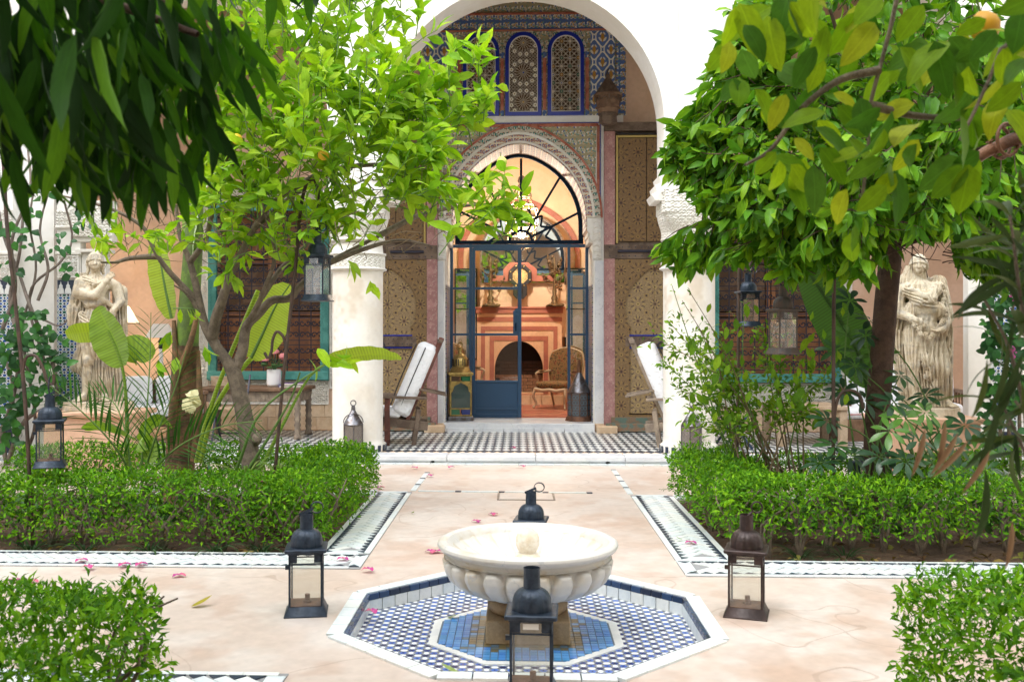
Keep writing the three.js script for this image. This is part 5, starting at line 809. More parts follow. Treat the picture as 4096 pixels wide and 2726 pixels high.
{
  const mk = (label, p, y0, s, lit) => { const t = thing('table_lamp', label, 'lamp', [p.x, y0, p.z]); mb().lathe([[0, 0], [.10, 0], [.10, .02], [.05, .04], [.06, .07], [.03, .1], [.045, .13], [.025, .16]], 0, 0, 0, 20, s).lathe([[.02, .46], [.045, .48], [.025, .53], [.045, .57], [.02, .6], [.02, .66], [0, .66]], 0, 0, 0, 20, s).build('black_turning', MAT.black, t);
    const sp = mb(); sp.cyl(.024 * s, .03 * s, .31 * s, 0, .31 * s, 0, 14); for (let k = 0; k < 3; k++) { const q = []; for (let j = 0; j <= 16; j++) { const a = j * .6 + k * 2.1; q.push(V3(.026 * s * Math.cos(a), (.165 + j * .0185) * s, .026 * s * Math.sin(a))); } sp.tube(q, .008 * s, 5, 40); } sp.build('twisted_stem', MAT.porcelain, t);
    mb().add(new THREE.CylinderGeometry(.105 * s, .215 * s, .19 * s, 28, 1, true), 0, .72 * s, 0).build('lamp_shade', M([.82, .80, .76], .95, { transmission: .4, thickness: 0 }), t); mb().add(new THREE.TorusGeometry(.216 * s, .006, 5, 28), 0, .625 * s, 0, PI / 2, 0, 0).build('shade_rim', lit ? MAT.black : MAT.porcelain, t);
    if (lit) { meshOf(new THREE.SphereGeometry(.035, 12, 8).translate(0, .72 * s, 0), 'bulb', new THREE.MeshStandardMaterial({ color: 0x000000, emissive: new THREE.Color(1, .7, .35), emissiveIntensity: 2 }), t); const L = new THREE.PointLight(new THREE.Color(1, .72, .4), 1.1, 0, 2); L.position.y = .72 * s; L.castShadow = true; L.shadow.radius = 2; t.add(L); } return t; };
  const a = P(161, 381, 13.6), s1 = thing('side_table', 'small wooden side table with balusters under the white lamp', 'table', [a.x, GY, a.z]); mb().rbox(.62, .04, .5, .006, -.05, a.y - GY - .02, 0).build('tabletop', MAT.wood, s1); for (const x of [-.3, .2]) for (const z of [-.2, .2]) mb().rbox(.05, a.y - GY - .04, .05, .006, x, (a.y - GY) / 2 - .02, z).build('leg', MAT.wood, s1); for (let k = 0; k < 6; k++) mb().lathe([[0, 0], [.014, 0], [.022, .04], [.012, .09], [.02, .14], [.014, .2], [0, .2]], -.24 + k * .08, a.y - GY - .26, .2, 8).build('baluster', MAT.wood, s1); mb().rbox(.5, .03, .04, .004, -.05, a.y - GY - .28, .2).build('rail', MAT.wood, s1);
  mk('table lamp with a plain white shade and twisted stem on the side table', a, a.y, 1.0, false);
  const b = P(122, 385, 14.0), s2 = thing('corner_table', 'corner table behind the statue with the raised arm', 'table', [b.x, GY, b.z]); mb().rbox(.5, .04, .5, .006, 0, .78, 0).build('tabletop', MAT.wood, s2); for (const x of [-.2, .2]) for (const z of [-.2, .2]) mb().rbox(.05, .76, .05, .006, x, .38, z).build('leg', MAT.wood, s2);
  b.x -= .04; mk('lit table lamp with a glowing shade half behind the statue', b, GY + .80, 1.3, true);
}
function sofa(label, pos, turn, w, h, back) {
  const t = thing('sofa', label, 'sofa', pos, turn); mb().rbox(w, .12, .72, .02, 0, .28, 0).build('seat_frame', MAT.wood, t); for (const x of [-1, 1]) for (const z of [-1, 1]) mb().lathe(turned(.24, .035), x * (w / 2 - .06), 0, z * .3, 10).build('leg', MAT.wood, t); mb().rbox(w - .06, .16, .66, .06, 0, .42, .02, 0, 0, 0, 4).build('seat_cushion', MAT.linen, t);
  const n = Math.round(w / .6); for (let k = 0; k < n; k++) { const g = new RoundedBoxGeometry(w / n - .05, h, .2, 5, .08), p = g.attributes.position; for (let i = 0; i < p.count; i++) { const q = 1 + .25 * Math.cos(p.getX(i) * 5) * Math.cos(p.getY(i) * 5) - .1; p.setZ(i, p.getZ(i) * q); } g.computeVertexNormals(); mb().add(g, -w / 2 + (k + .5) * w / n, .48 + h / 2, -.22, -.14, 0, 0).build('back_cushion', MAT.linen, t); } mb().rbox(w, .5, .05, .01, 0, .5, -.34).build('back_board', MAT.wood, t);
  for (const s of [-1, 1]) { mb().rbox(.06, .05, .7, .01, s * (w / 2), .66, 0).build('arm', MAT.wood, t); for (let k = 0; k < 5; k++) mb().lathe([[0, 0], [.016, 0], [.026, .09], [.012, .18], [.02, .26], [.014, .32], [0, .32]], s * w / 2, .34, -.28 + k * .14, 8).build('baluster', MAT.wood, t); } return t;
}
sofa('white cushioned wooden sofa behind the statue with the raised arm', [P(172, 420, 13.0).x - .25, GY, -13.1], .5, 1.2, .4);
sofa('white cushioned wooden sofa behind the statue holding flowers', [P(905, 420, 13.9).x, GY, -14.0], -.15, 1.5, .62);
{ // low pale table and stools on the right
  const a = P(777, 407, 12.75), b = P(848, 407, 12.75), W = b.x - a.x, H = .50, t = thing('low_table', 'low pale timber table right of the shrub', 'table', [(a.x + b.x) / 2, GY, -13.15]); mb().rbox(W, .045, .9, .006, 0, H, 0).build('tabletop', MAT.paleWood, t); mb().rbox(W - .1, .10, .03, .004, 0, H - .07, .40).rbox(.03, .10, .8, .004, -W / 2 + .06, H - .07, 0).rbox(.03, .10, .8, .004, W / 2 - .06, H - .07, 0).build('apron', MAT.paleWood, t); for (const x of [-1, 1]) for (const z of [-1, 1]) mb().rbox(.10, H - .02, .10, .008, x * (W / 2 - .06), H / 2 - .01, z * .38).build('leg', MAT.paleWood, t);
  const c = P(733, 430, 12.6), s = thing('folding_stool', 'blue grey folding stool beside the right column', 'stool', [c.x, GY, c.z], .15); for (const k of [-1, 1]) for (const z of [-.16, .16]) mb().box(.028, .62, .022, 0, .25, z + k * .012, 0, 0, k * .65).build('leg', M([.03, .05, .10], .5), s); for (let k = 0; k < 6; k++) mb().rbox(.46, .016, .05, .004, 0, .50, -.16 + k * .064).build('seat_slat', MAT.paleWood, s);
  foldingChair('folding chair half hidden behind the schefflera leaves', [P(905, 430, 12.4).x, GY, -12.5], -2.4);
  const k = P(835, 398, 13.6), f = thing('floor_cushion', 'white cushion with a thin red stripe beside the low table', 'cushion', [k.x + .35, GY, -13.7], .2); mb().rbox(.8, .30, .6, .02, 0, .15, 0).build('seat_box', MAT.wood, f); const g = new RoundedBoxGeometry(.85, .15, .62, 4, .06); mb().add(g, 0, .375, 0).build('pad', MAT.linen, f); mb().box(.86, .01, .63, 0, .37, 0).build('stripe', M([.4, .03, .03], .8), f);
}
// pedestals for the two statues
const PED = [[P(97, 407, 11.3).x, .66], [P(928, 418, 11.2).x, .62]];
[['pink plaster pedestal under the statue with the raised arm', PED[0], .98], ['pink plaster pedestal under the statue holding flowers', PED[1], .98]].forEach(([l, [x, h], w]) => { const t = thing('pedestal', l, 'pedestal', [x, 0, -11.35]); mb().rbox(w, h - .06, .72, .01, 0, (h - .06) / 2, 0).build('block', MAT.peachPlinth, t); mb().rbox(w + .12, .06, .82, .015, 0, h - .03, 0).build('top_slab', MAT.peachPlinth, t); });
// ---------------------------------------------------------------- statues: one continuous body each, meshed from a distance field
function surfaceNets(f, lo, hi, cell) {
  const n = [0, 1, 2].map(i => Math.ceil((hi[i] - lo[i]) / cell) + 1), [nx, ny, nz] = n, v = new Float32Array(nx * ny * nz), id = (x, y, z) => x + nx * (y + ny * z);
  for (let z = 0; z < nz; z++) for (let y = 0; y < ny; y++) for (let x = 0; x < nx; x++) v[id(x, y, z)] = f(lo[0] + x * cell, lo[1] + y * cell, lo[2] + z * cell);
  const vid = new Int32Array(nx * ny * nz).fill(-1), pos = [], idx = [];
  for (let z = 0; z < nz - 1; z++) for (let y = 0; y < ny - 1; y++) for (let x = 0; x < nx - 1; x++) {
    let m = 0, c = 0, sx = 0, sy = 0, sz = 0; const g = []; for (let k = 0; k < 8; k++) { const q = v[id(x + (k & 1), y + ((k >> 1) & 1), z + (k >> 2))]; g.push(q); if (q < 0) m |= 1 << k; }
    if (m === 0 || m === 255) continue;
    for (let a = 0; a < 8; a++) for (const b of [1, 2, 4]) if (!(a & b)) { const e = a | b; if ((g[a] < 0) !== (g[e] < 0)) { const t = g[a] / (g[a] - g[e]); sx += (a & 1) + (b === 1 ? t : 0); sy += ((a >> 1) & 1) + (b === 2 ? t : 0); sz += (a >> 2) + (b === 4 ? t : 0); c++; } }
    vid[id(x, y, z)] = pos.length / 3; pos.push(lo[0] + (x + sx / c) * cell, lo[1] + (y + sy / c) * cell, lo[2] + (z + sz / c) * cell);
  }
  const quad = (a, b, c, d, fl) => { if (a < 0 || b < 0 || c < 0 || d < 0) return; fl ? idx.push(a, b, c, a, c, d) : idx.push(a, c, b, a, d, c); };
  for (let z = 1; z < nz - 1; z++) for (let y = 1; y < ny - 1; y++) for (let x = 1; x < nx - 1; x++) {
    const q = v[id(x, y, z)] < 0;
    if (q !== v[id(x + 1, y, z)] < 0) quad(vid[id(x, y - 1, z - 1)], vid[id(x, y, z - 1)], vid[id(x, y, z)], vid[id(x, y - 1, z)], q);
    if (q !== v[id(x, y + 1, z)] < 0) quad(vid[id(x - 1, y, z - 1)], vid[id(x - 1, y, z)], vid[id(x, y, z)], vid[id(x, y, z - 1)], q);
    if (q !== v[id(x, y, z + 1)] < 0) quad(vid[id(x - 1, y - 1, z)], vid[id(x, y - 1, z)], vid[id(x, y, z)], vid[id(x - 1, y, z)], q);
  }
  const g = new THREE.BufferGeometry(); g.setAttribute('position', new THREE.Float32BufferAttribute(pos, 3)); g.setIndex(idx); g.computeVertexNormals(); return g;
}
// bones: [ax,ay,az, bx,by,bz, ra, rb, blend, fold depth, fold count, fold slant, flatten z]
function field(bones) {
  const B = bones.map(b => { const [ax, ay, az, bx, by, bz, ra, rb, k = .02, fa = 0, fn = 0, fs = 0, fz = 1] = b, dx = bx - ax, dy = by - ay, dz = (bz - az), L2 = dx * dx + dy * dy + dz * dz || 1e-9, R = Math.max(ra, rb) + .1; return { ax, ay, az, dx, dy, dz, L2, ra, rb, k, fa, fn, fs, fz, R, bb: [Math.min(ax, bx) - R, Math.max(ax, bx) + R, Math.min(ay, by) - R, Math.max(ay, by) + R, Math.min(az, bz) - R / Math.min(1, fz), Math.max(az, bz) + R / Math.min(1, fz)] }; });
  return (x, y, z) => { let d = .2, ws = 0, wf = 0; for (const b of B) {
    if (x < b.bb[0] || x > b.bb[1] || y < b.bb[2] || y > b.bb[3]) continue;
    const px = x - b.ax, py = y - b.ay, pz = z - b.az; let t = (px * b.dx + py * b.dy + pz * b.dz) / b.L2; t = t < 0 ? 0 : t > 1 ? 1 : t; const qx = px - t * b.dx, qy = py - t * b.dy, qz = (pz - t * b.dz) * b.fz; let e = Math.sqrt(qx * qx + qy * qy + qz * qz) - (b.ra + (b.rb - b.ra) * t);
    if (e < .04) { const w = Math.exp(-Math.max(-.02, e) / .010); ws += w; if (b.fa) { const an = Math.atan2(qx, qz), ph = an * b.fn * .62 + (b.fs > 20 ? y * b.fs * .7 : y * b.fs * .22 + .7 * Math.sin(y * 4 + an * 1.3)) + .6 * Math.sin(an * 2.3 + 1), q = 1 - Math.abs(Math.sin(ph)); wf += w * b.fa * (3.0 * q - .6); } }
    const h = Math.max(0, b.k - Math.abs(d - e)) / b.k; d = Math.min(d, e) - h * h * b.k * .25; } return ws ? d + wf / ws : d; };
}
function headGeo(c, turn, tilt, long) { // face, hair and neck on a finer grid
  const bones = [[0, .03, -.012, 0, .045, -.02, .083, .083, .02], [0, -.035, .022, 0, -.06, .035, .056, .038, .03], [0, -.066, .046, 0, -.082, .048, .026, .022, .02], [-.02, -.045, .05, .02, -.045, .05, .026, .026, .03], [-.032, -.012, .052, -.045, -.02, .03, .022, .03, .02], [.032, -.012, .052, .045, -.02, .03, .022, .03, .02], [0, .035, .068, 0, -.012, .088, .009, .014, .014], [-.012, -.016, .080, .012, -.016, .080, .008, .008, .008], [-.018, -.046, .066, .018, -.046, .066, .008, .008, .010], [-.012, -.056, .066, .012, -.056, .066, .0085, .0085, .010], [-.048, .040, .060, -.012, .046, .072, .008, .009, .01], [.048, .040, .060, .012, .046, .072, .008, .009, .01], [-.028, .020, .058, -.028, .020, .059, .0125, .0125, .003], [.028, .020, .058, .028, .020, .059, .0125, .0125, .003], [-.08, .0, 0, -.082, .03, -.01, .010, .014, .006], [.08, .0, 0, .082, .03, -.01, .010, .014, .006], [0, -.05, -.01, 0, -.16, -.03, .05, .058, .03]];
  for (let k = 0; k < 16; k++) { const a = (k / 15 - .5) * 3.9, r = .086; bones.push([r * .8 * Math.sin(a), .098 - .022 * Math.abs(a), r * Math.cos(a) * .62 - .01, r * 1.02 * Math.sin(a), .052 - .024 * Math.abs(a), r * Math.cos(a) * .82 - .012, .017, .017, .007]); } bones.push([0, .062, -.02, 0, .045, -.055, .072, .078, .02]); bones.push([0, .03, -.10, 0, .0, -.11, .04, .045, .02]);
  for (const s of [-1, 1]) for (let k = 0; k < long; k++) bones.push([s * (.082 + .006 * Math.sin(k * 2)), .01 - k * .035, -.03, s * (.08 + .008 * Math.cos(k * 2)), -.02 - k * .035, -.025, .022, .018, .006]);
  const g = surfaceNets(field(bones), [-.14, -.2, -.15], [.14, .2, .13], .0045); g.rotateX(tilt); g.rotateY(turn); g.translate(...c); return g;
}
function handBones(w, dir, side, curl, spread = 1) { // palm and five fingers from the wrist w along dir
  const out = [], d = V3(...dir).normalize(), s = V3(...side).normalize(), n = d.clone().cross(s).normalize(), at = (f, l, u = 0) => V3(...w).addScaledVector(d, f).addScaledVector(s, l).addScaledVector(n, u), push = (a, b, r1, r2, k = .006) => out.push([a.x, a.y, a.z, b.x, b.y, b.z, r1, r2, k]);
  push(at(0, 0), at(.045, .0), .026, .03, .02); push(at(.05, -.022), at(.05, .022), .018, .018, .015);
  [[-.028, .075], [-.01, .085], [.01, .08], [.027, .062]].forEach(([l, L]) => { const a = at(.06, l), b = at(.06 + L * .5, l * 1.15 * spread, curl * .012), c = at(.06 + L * (.95 - curl * .25), l * 1.2 * spread, curl * .04); push(a, b, .0105, .0095); push(b, c, .0095, .008); });
  push(at(.02, -.025), at(.05, -.05, .01), .013, .011); push(at(.05, -.05, .01), at(.075, -.052, .016), .011, .009); return out;
}
const foot = (x, z, out, s) => { const b = [[x, .075, z - .03, x + out * .4, .045, z + .07, .042, .034, .03], [x, .035, z - .045, x + out, .022, z + .12, .035, .026, .02]]; for (let k = 0; k < 5; k++) { const q = (k - 2) * .017 * s; b.push([x + out * .85 + q, .022, z + .115 - Math.abs(k - 1) * .006, x + out + q * 1.15, .016, z + .165 - k * .009, .0125, .010, .005]); } return b; };
function statue(label, pos, turn, bones, heads, extra) {
  const t = thing('statue', label, 'statue', pos, turn), lo = [-.48, .0, -.30], hi = [.48, 1.62, .36], f = field(bones);
  const body = surfaceNets((x, y, z) => Math.max(f(x, y, z), .002 - y), lo, hi, .0072), parts = [clean(body), ...heads.map(h => clean(h))].map(g => { if (!g.attributes.uv) g.setAttribute('uv', new THREE.BufferAttribute(new Float32Array(g.attributes.position.count * 2), 2)); return g; });
  const all = mergeGeometries(parts.map(g => { g.deleteAttribute('normal'); return g; })); const mg = mergeVertices((all.deleteAttribute('uv'), all), 1e-5); mg.computeVertexNormals(); const out = mg.toNonIndexed(); meshOf(triUV(out), 'figure', MAT.statue, t);
  mb().cyl(.43, .44, .10, 0, -.05, 0, 32, 0, 0, 0).l; const bg = new THREE.CylinderGeometry(.40, .41, .10, 36); bg.scale(1, 1, .78); bg.translate(0, -.05, 0); meshOf(triUV(clean(bg)), 'round_base', MAT.statue, t); extra(t); return t;
}
{
  // A: robed figure, right arm bent across the chest, left hand with grapes, cloak flaring behind
  const A = [
    [-.02, 1.36, 0, -.01, 1.17, .01, .135, .115, .05, .010, 11, 6, 1.25], [-.01, 1.17, .01, .02, 1.0, .0, .115, .16, .06, .014, 12, 9, 1.2], [.02, 1.0, 0, -.02, .72, .0, .165, .19, .05, .018, 13, 7, 1.15], [-.02, .74, .0, -.02, .66, .01, .19, .175, .03, .02, 14, 5, 1.2],
    [-.15, 1.40, -.01, .13, 1.39, -.01, .075, .07, .05], [-.04, 1.44, -.01, -.04, 1.54, .0, .058, .055, .03],
    [-.09, .80, .02, -.10, .48, .06, .092, .066, .03], [-.10, .48, .06, -.15, .12, .01, .064, .042, .02], [-.105, .50, .11, -.105, .46, .11, .04, .035, .03], [-.135, .33, -.005, -.14, .26, -.01, .055, .05, .03],
    [.08, .75, -.02, .07, .45, -.02, .09, .066, .03], [.07, .45, -.02, .07, .1, -.03, .062, .042, .02],
    ...foot(-.155, .03, -.05, -1), ...foot(.07, .0, .05, 1),
    [-.21, 1.40, .02, -.20, 1.27, .10, .068, .058, .04], [-.20, 1.27, .10, .02, 1.25, .19, .058, .05, .03], [.02, 1.25, .19, .15, 1.41, .17, .048, .032, .02], ...handBones([.15, 1.41, .17], [.5, .75, -.1], [.75, -.5, .3], .5),
    [.20, 1.36, -.01, .26, 1.18, .02, .06, .055, .04], [.26, 1.18, .02, .21, 1.06, .13, .05, .036, .02], ...handBones([.21, 1.07, .13], [-.05, -1, .12], [1, 0, .1], .9),
    // belt, rolled hem, swags
    [-.13, 1.13, .06, .0, 1.14, .13, .022, .022, .03], [.0, 1.14, .13, .13, 1.18, .08, .022, .022, .03], [.10, 1.19, .08, .17, 1.13, .08, .026, .03, .02],
    [-.19, 1.02, .04, -.02, .88, .15, .036, .03, .09, .012, 5, 50], [-.02, .86, .17, .17, .78, .12, .04, .045, .09, .012, 5, 50], [-.20, .84, .05, .02, .70, .13, .04, .034, .07, .014, 5, 50], [.02, .70, .15, .17, .66, .08, .04, .04, .06, .012, 5, 40],
    [-.10, 1.34, .07, -.03, 1.15, .12, .03, .025, .05], [.10, 1.34, .07, .03, 1.16, .13, .03, .025, .05], [-.16, 1.20, .06, -.08, 1.14, .11, .03, .03, .04],
    // cloak: behind the back, sweeping out at the left, tail hanging to the base on the right
    [-.20, 1.43, -.05, -.28, 1.08, -.05, .09, .10, .03, .02, 9, 8, 1.5], [-.28, 1.10, -.05, -.30, .92, -.03, .10, .07, .03, .02, 9, 12, 1.4], [-.27, .95, -.06, -.22, .62, -.08, .07, .05, .04, .018, 9, 8, 1.3], [-.22, .64, -.07, -.27, .42, -.04, .05, .08, .03, .018, 8, 12, 1.4], [-.26, .44, -.04, -.18, .28, -.06, .07, .03, .03, .012, 7, 8], [-.10, 1.38, -.10, -.02, .5, -.13, .13, .15, .04, .016, 13, 3, 1.6], [.22, 1.30, -.08, .25, .75, -.05, .08, .06, .04, .02, 10, 5, 1.2], [.25, .80, -.05, .20, .40, -.07, .06, .04, .04, .014, 9, 5],
    [-.01, .70, -.02, .0, .02, -.02, .10, .085, .03, .022, 15, 2, 1.0], [.12, .72, -.04, .17, .02, -.06, .10, .09, .03, .022, 14, 3, 1.0], [.0, .50, -.10, .04, .0, -.10, .16, .17, .03, .02, 17, 2, 1.5],
    [-.16, 1.46, .02, .0, 1.38, .11, .034, .03, .02, .008, 5, 60], [.0, 1.38, .11, .13, 1.42, .05, .03, .03, .02, .008, 5, 60],
  ];
  const hA = headGeo([-.035, 1.635, .015], .35, .06, 4), [px, ph] = PED[0];
  statue('pale stone statue with one arm raised across the chest and grapes at its side', [px, ph + .10, -11.35], .06, A, [hA], t => { const q = mb(); for (let k = 0; k < 34; k++) { const f = k / 34; q.ball(.016 + .006 * rnd(), .17 + rr(-.05, .05) * (1 - f * .8), .94 - f * .19, .16 + rr(-.02, .03), 1, 1, 1, 7); } tag(q.build('grapes', MAT.statue, t), null, null, null, 'stuff'); const lf = mb(); for (let k = 0; k < 5; k++) lf.ball(.04, .165 + rr(-.05, .05), .97 + rr(-.02, .04), .16, 1, .7, .3, 7); tag(lf.build('vine_leaves', MAT.statue, t), null, null, null, 'stuff'); });
  // B: veiled woman holding a garland of flowers
  const B = [
    [-.03, 1.33, 0, -.02, 1.17, .01, .13, .115, .05, .008, 9, 14, 1.25], [-.02, 1.17, .01, -.01, 1.03, .0, .112, .13, .05, .006, 16, 1, 1.2], [-.01, 1.03, 0, -.01, .78, .0, .14, .18, .05, .006, 12, 4, 1.15],
    [-.085, 1.25, .075, -.085, 1.235, .08, .062, .062, .06], [.055, 1.25, .075, .055, 1.235, .08, .062, .062, .06],
    [-.19, 1.36, 0, .16, 1.37, 0, .06, .06, .05], [-.05, 1.40, 0, -.05, 1.50, .0, .052, .05, .03],
    [-.10, .85, .02, -.125, .47, .07, .12, .075, .03, .008, 10, 6], [-.125, .47, .07, -.10, .10, .03, .072, .042, .02], ...foot(-.10, .06, -.05, -1),
    [.09, .82, 0, .14, .42, .04, .14, .13, .05, .020, 12, -9, 1.1], [.14, .44, .04, .18, .16, .02, .13, .08, .04, .020, 11, -9, 1.1], ...foot(.24, .02, .06, 1),
    [-.26, 1.33, 0, -.29, 1.08, .03, .068, .062, .04, .008, 7, 9], [-.29, 1.07, .03, -.13, .99, .17, .052, .034, .02], ...handBones([-.13, .99, .17], [.85, -.45, .1], [-.35, -.8, .2], .35),
    [.22, 1.33, -.02, .27, 1.02, .02, .068, .066, .04, .010, 7, 9], [.27, 1.01, .02, .14, .88, .18, .056, .036, .02], ...handBones([.15, .885, .18], [-.9, -.2, .2], [.1, -.3, 1], .6),
    // chest drape crossing to the left hip, girdle
    [-.23, 1.33, .05, -.06, 1.19, .13, .030, .034, .06, .010, 4, 60], [-.06, 1.19, .13, .16, 1.12, .09, .034, .03, .05, .010, 4, 60], [.18, 1.37, .04, .04, 1.22, .13, .04, .034, .06, .012, 5, 60], [.04, 1.22, .13, -.14, 1.16, .08, .03, .03, .05, .01, 4, 60], [-.15, 1.33, .08, -.02, 1.27, .12, .022, .022, .06], [-.02, 1.27, .12, .12, 1.34, .07, .022, .022, .06], [-.13, 1.09, .04, .13, 1.10, .05, .10, .10, .05, .008, 14, 1],
    [.20, .90, .08, .0, .50, .13, .05, .045, .07, .014, 5, 40], [.24, .78, .04, .02, .36, .12, .05, .05, .07, .014, 5, 40], [.26, .62, .02, .10, .24, .10, .05, .05, .06, .014, 5, 40], [-.05, .84, .13, -.03, .56, .15, .032, .02, .05, .01, 5, 20], [-.03, .56, .15, -.01, .42, .12, .03, .016, .03, .01, 5, 20],
    [.0, .46, .0, .02, .01, .02, .11, .11, .03, .022, 16, 2, 1.0], [.12, .36, .0, .16, .01, -.01, .11, .12, .03, .02, 15, 2, 1.0],
    // veil and mantle behind
    [-.05, 1.66, -.06, -.06, 1.40, -.10, .10, .17, .03, .008, 8, 2, 1.4], [-.17, 1.42, -.09, -.25, .80, -.09, .09, .07, .04, .018, 9, 4, 1.2], [-.25, .84, -.08, -.24, .44, -.06, .07, .05, .03, .018, 9, 6, 1.2], [-.24, .46, -.06, -.20, .06, -.04, .05, .035, .03, .014, 8, 8], [-.17, .44, -.05, -.14, .02, -.05, .06, .05, .03, .016, 9, 3], [.20, 1.42, -.08, .28, .85, -.07, .09, .075, .04, .018, 9, 4, 1.2], [.28, .88, -.06, .30, .08, -.08, .075, .05, .04, .02, 10, 3, 1.1], [0, 1.3, -.12, .03, .02, -.14, .20, .24, .05, .016, 17, 2, 1.7],
  ];
  const hB = headGeo([-.05, 1.615, .02], -.32, .10, 2), [qx, qh] = PED[1];
  statue('pale stone statue of a veiled woman holding a garland of flowers', [qx, qh + .10, -11.35], -.04, B, [hB], t => {
    const rose = (q, x, y, z, r) => { for (let j = 0; j < 3; j++) q.add(new THREE.TorusGeometry(r * (.35 + j * .3), r * .22, 5, 10), x, y, z - j * r * .15, rr(-.4, .4), rr(-.4, .4), 0); q.ball(r * .35, x, y, z + r * .1, 1, 1, 1, 6); };
    const q = mb(); for (let k = 0; k < 26; k++) { const f = k / 25, a = f * PI; rose(q, -.17 + .34 * f + rr(-.015, .015), .99 - .19 * Math.sin(a) + rr(-.02, .02), .17 + .05 * Math.sin(a), .024 + .008 * rnd()); } for (let k = 0; k < 9; k++) rose(q, .21 + .012 * Math.sin(k), 1.36 - k * .045, .06 + k * .006, .026); for (let k = 0; k < 5; k++) rose(q, -.17 + rr(-.01, .01), 1.38 - k * .03, .07, .014); tag(q.build('garland', MAT.statue, t), null, null, null, 'stuff'); });
}
// ---------------------------------------------------------------- leaves
const leafMap = (() => { const t = tex(128, 256, (u, v) => { const m = Math.abs(u - .5) * 2, mid = sst(.07, .02, m), vein = sst(.16, .0, Math.abs(((v * 11 - m * 2.2) % 1 + 1) % 1 - .5) * 2) * .5, n = fbm(u, v, 8, 3, 3); const b = .78 + .35 * (n - .5) + .5 * mid + .26 * vein; return [b * (1 + .25 * mid), b, b * (.9 + .3 * mid)]; }, 1); t.wrapS = t.wrapT = THREE.ClampToEdgeWrapping; return t; })();
function leafGeo(L, W, o = {}) { // lies along +y, face to +z, midrib folded, tip curled back
  const { seg = 5, fold = .25, curl = .5, peak = .42, wave = 0, tip = 1.2 } = o, pos = [], uv = [], idx = [];
  let y = 0, z = 0, a = curl * -.15;
  for (let i = 0; i <= seg; i++) {
    const t = i / seg, w = W / 2 * Math.pow(Math.sin(PI * Math.pow(t, Math.log(.5) / Math.log(peak))), .8) * (t > .999 || t < .001 ? 0 : 1) + (t < .001 ? W * .03 : 0), c = Math.cos(a), s = Math.sin(a);
    for (const k of [-1, 0, 1]) { const dz = Math.abs(k) * w * fold + wave * W * Math.sin(t * 14 + k) * Math.abs(k); pos.push(k * w, y - dz * s, z + dz * c); uv.push(.5 + k * .48, t); }
    y += L / seg * c; z += L / seg * s; a -= curl / seg;
  }
  for (let i = 0; i < seg; i++) for (const k of [0, 1]) { const q = i * 3 + k; idx.push(q, q + 1, q + 3, q + 1, q + 4, q + 3); }
  const g = new THREE.BufferGeometry(); g.setAttribute('position', new THREE.Float32BufferAttribute(pos, 3)); g.setAttribute('uv', new THREE.Float32BufferAttribute(uv, 2)); g.setIndex(idx); g.computeVertexNormals(); return g;
}
const leafMat = (c, tr = .45, coat = .35) => new THREE.MeshPhysicalMaterial({ color: col(...c), map: leafMap, roughness: .95, transmission: tr, thickness: 0, clearcoat: coat, clearcoatRoughness: .3, side: THREE.DoubleSide, specularIntensity: .22 });
const tones = (cs, tr, coat) => cs.map(c => leafMat(c, tr, coat));
const LEAF = {
  lime: tones([[.44, .72, .012], [.34, .63, .012], [.52, .76, .03], [.25, .52, .015], [.38, .62, .05]], .55, .18),
  orange: tones([[.10, .30, .006], [.14, .36, .008], [.07, .22, .008], [.20, .44, .01], [.28, .52, .01]], .4, .35),
  lemonNear: tones([[.24, .42, .008], [.15, .32, .008], [.36, .54, .01], [.48, .56, .02], [.07, .20, .012], [.10, .24, .02]], .55, .15),
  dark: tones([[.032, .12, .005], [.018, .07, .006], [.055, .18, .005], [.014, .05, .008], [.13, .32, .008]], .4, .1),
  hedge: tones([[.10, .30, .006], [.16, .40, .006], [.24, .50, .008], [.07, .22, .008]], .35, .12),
  shrub: tones([[.17, .36, .02], [.23, .44, .025], [.12, .27, .02], [.28, .46, .02]], .45, .12),
  glossy: tones([[.030, .10, .035], [.045, .14, .03], [.10, .25, .03], [.025, .085, .03]], .3, .8),
  vine: tones([[.04, .16, .04], [.06, .23, .035], [.03, .11, .035]], .35, .4),
  oleander: tones([[.06, .10, .028], [.045, .085, .025], [.09, .13, .03]], .35, .3),
};
const BARK = { grey: mottled([.13, .10, .075], [.20, .155, .115], .25, .9, { s: 101, res: 256, fine: .3, bump: .006 }), brown: mottled([.06, .032, .022], [.09, .05, .033], .25, .85, { s: 102, res: 256, fine: .3, bump: .006 }), green: M([.10, .19, .04], .7), twig: M([.20, .145, .085], .9) };
const UP = V3(0, 1, 0);
function orient(dir, face) { // y along dir, z as near to face as it can be
  const y = dir.clone().normalize(), x = y.clone().cross(face).normalize(); if (x.lengthSq() < .01) x.set(1, 0, 0); const z = x.clone().cross(y).normalize(); return new THREE.Quaternion().setFromRotationMatrix(new THREE.Matrix4().makeBasis(x, y, z));
}
const rdir = () => { const u = rr(-1, 1), a = rr(0, 2 * PI), s = Math.sqrt(1 - u * u); return V3(s * Math.cos(a), u, s * Math.sin(a)); };
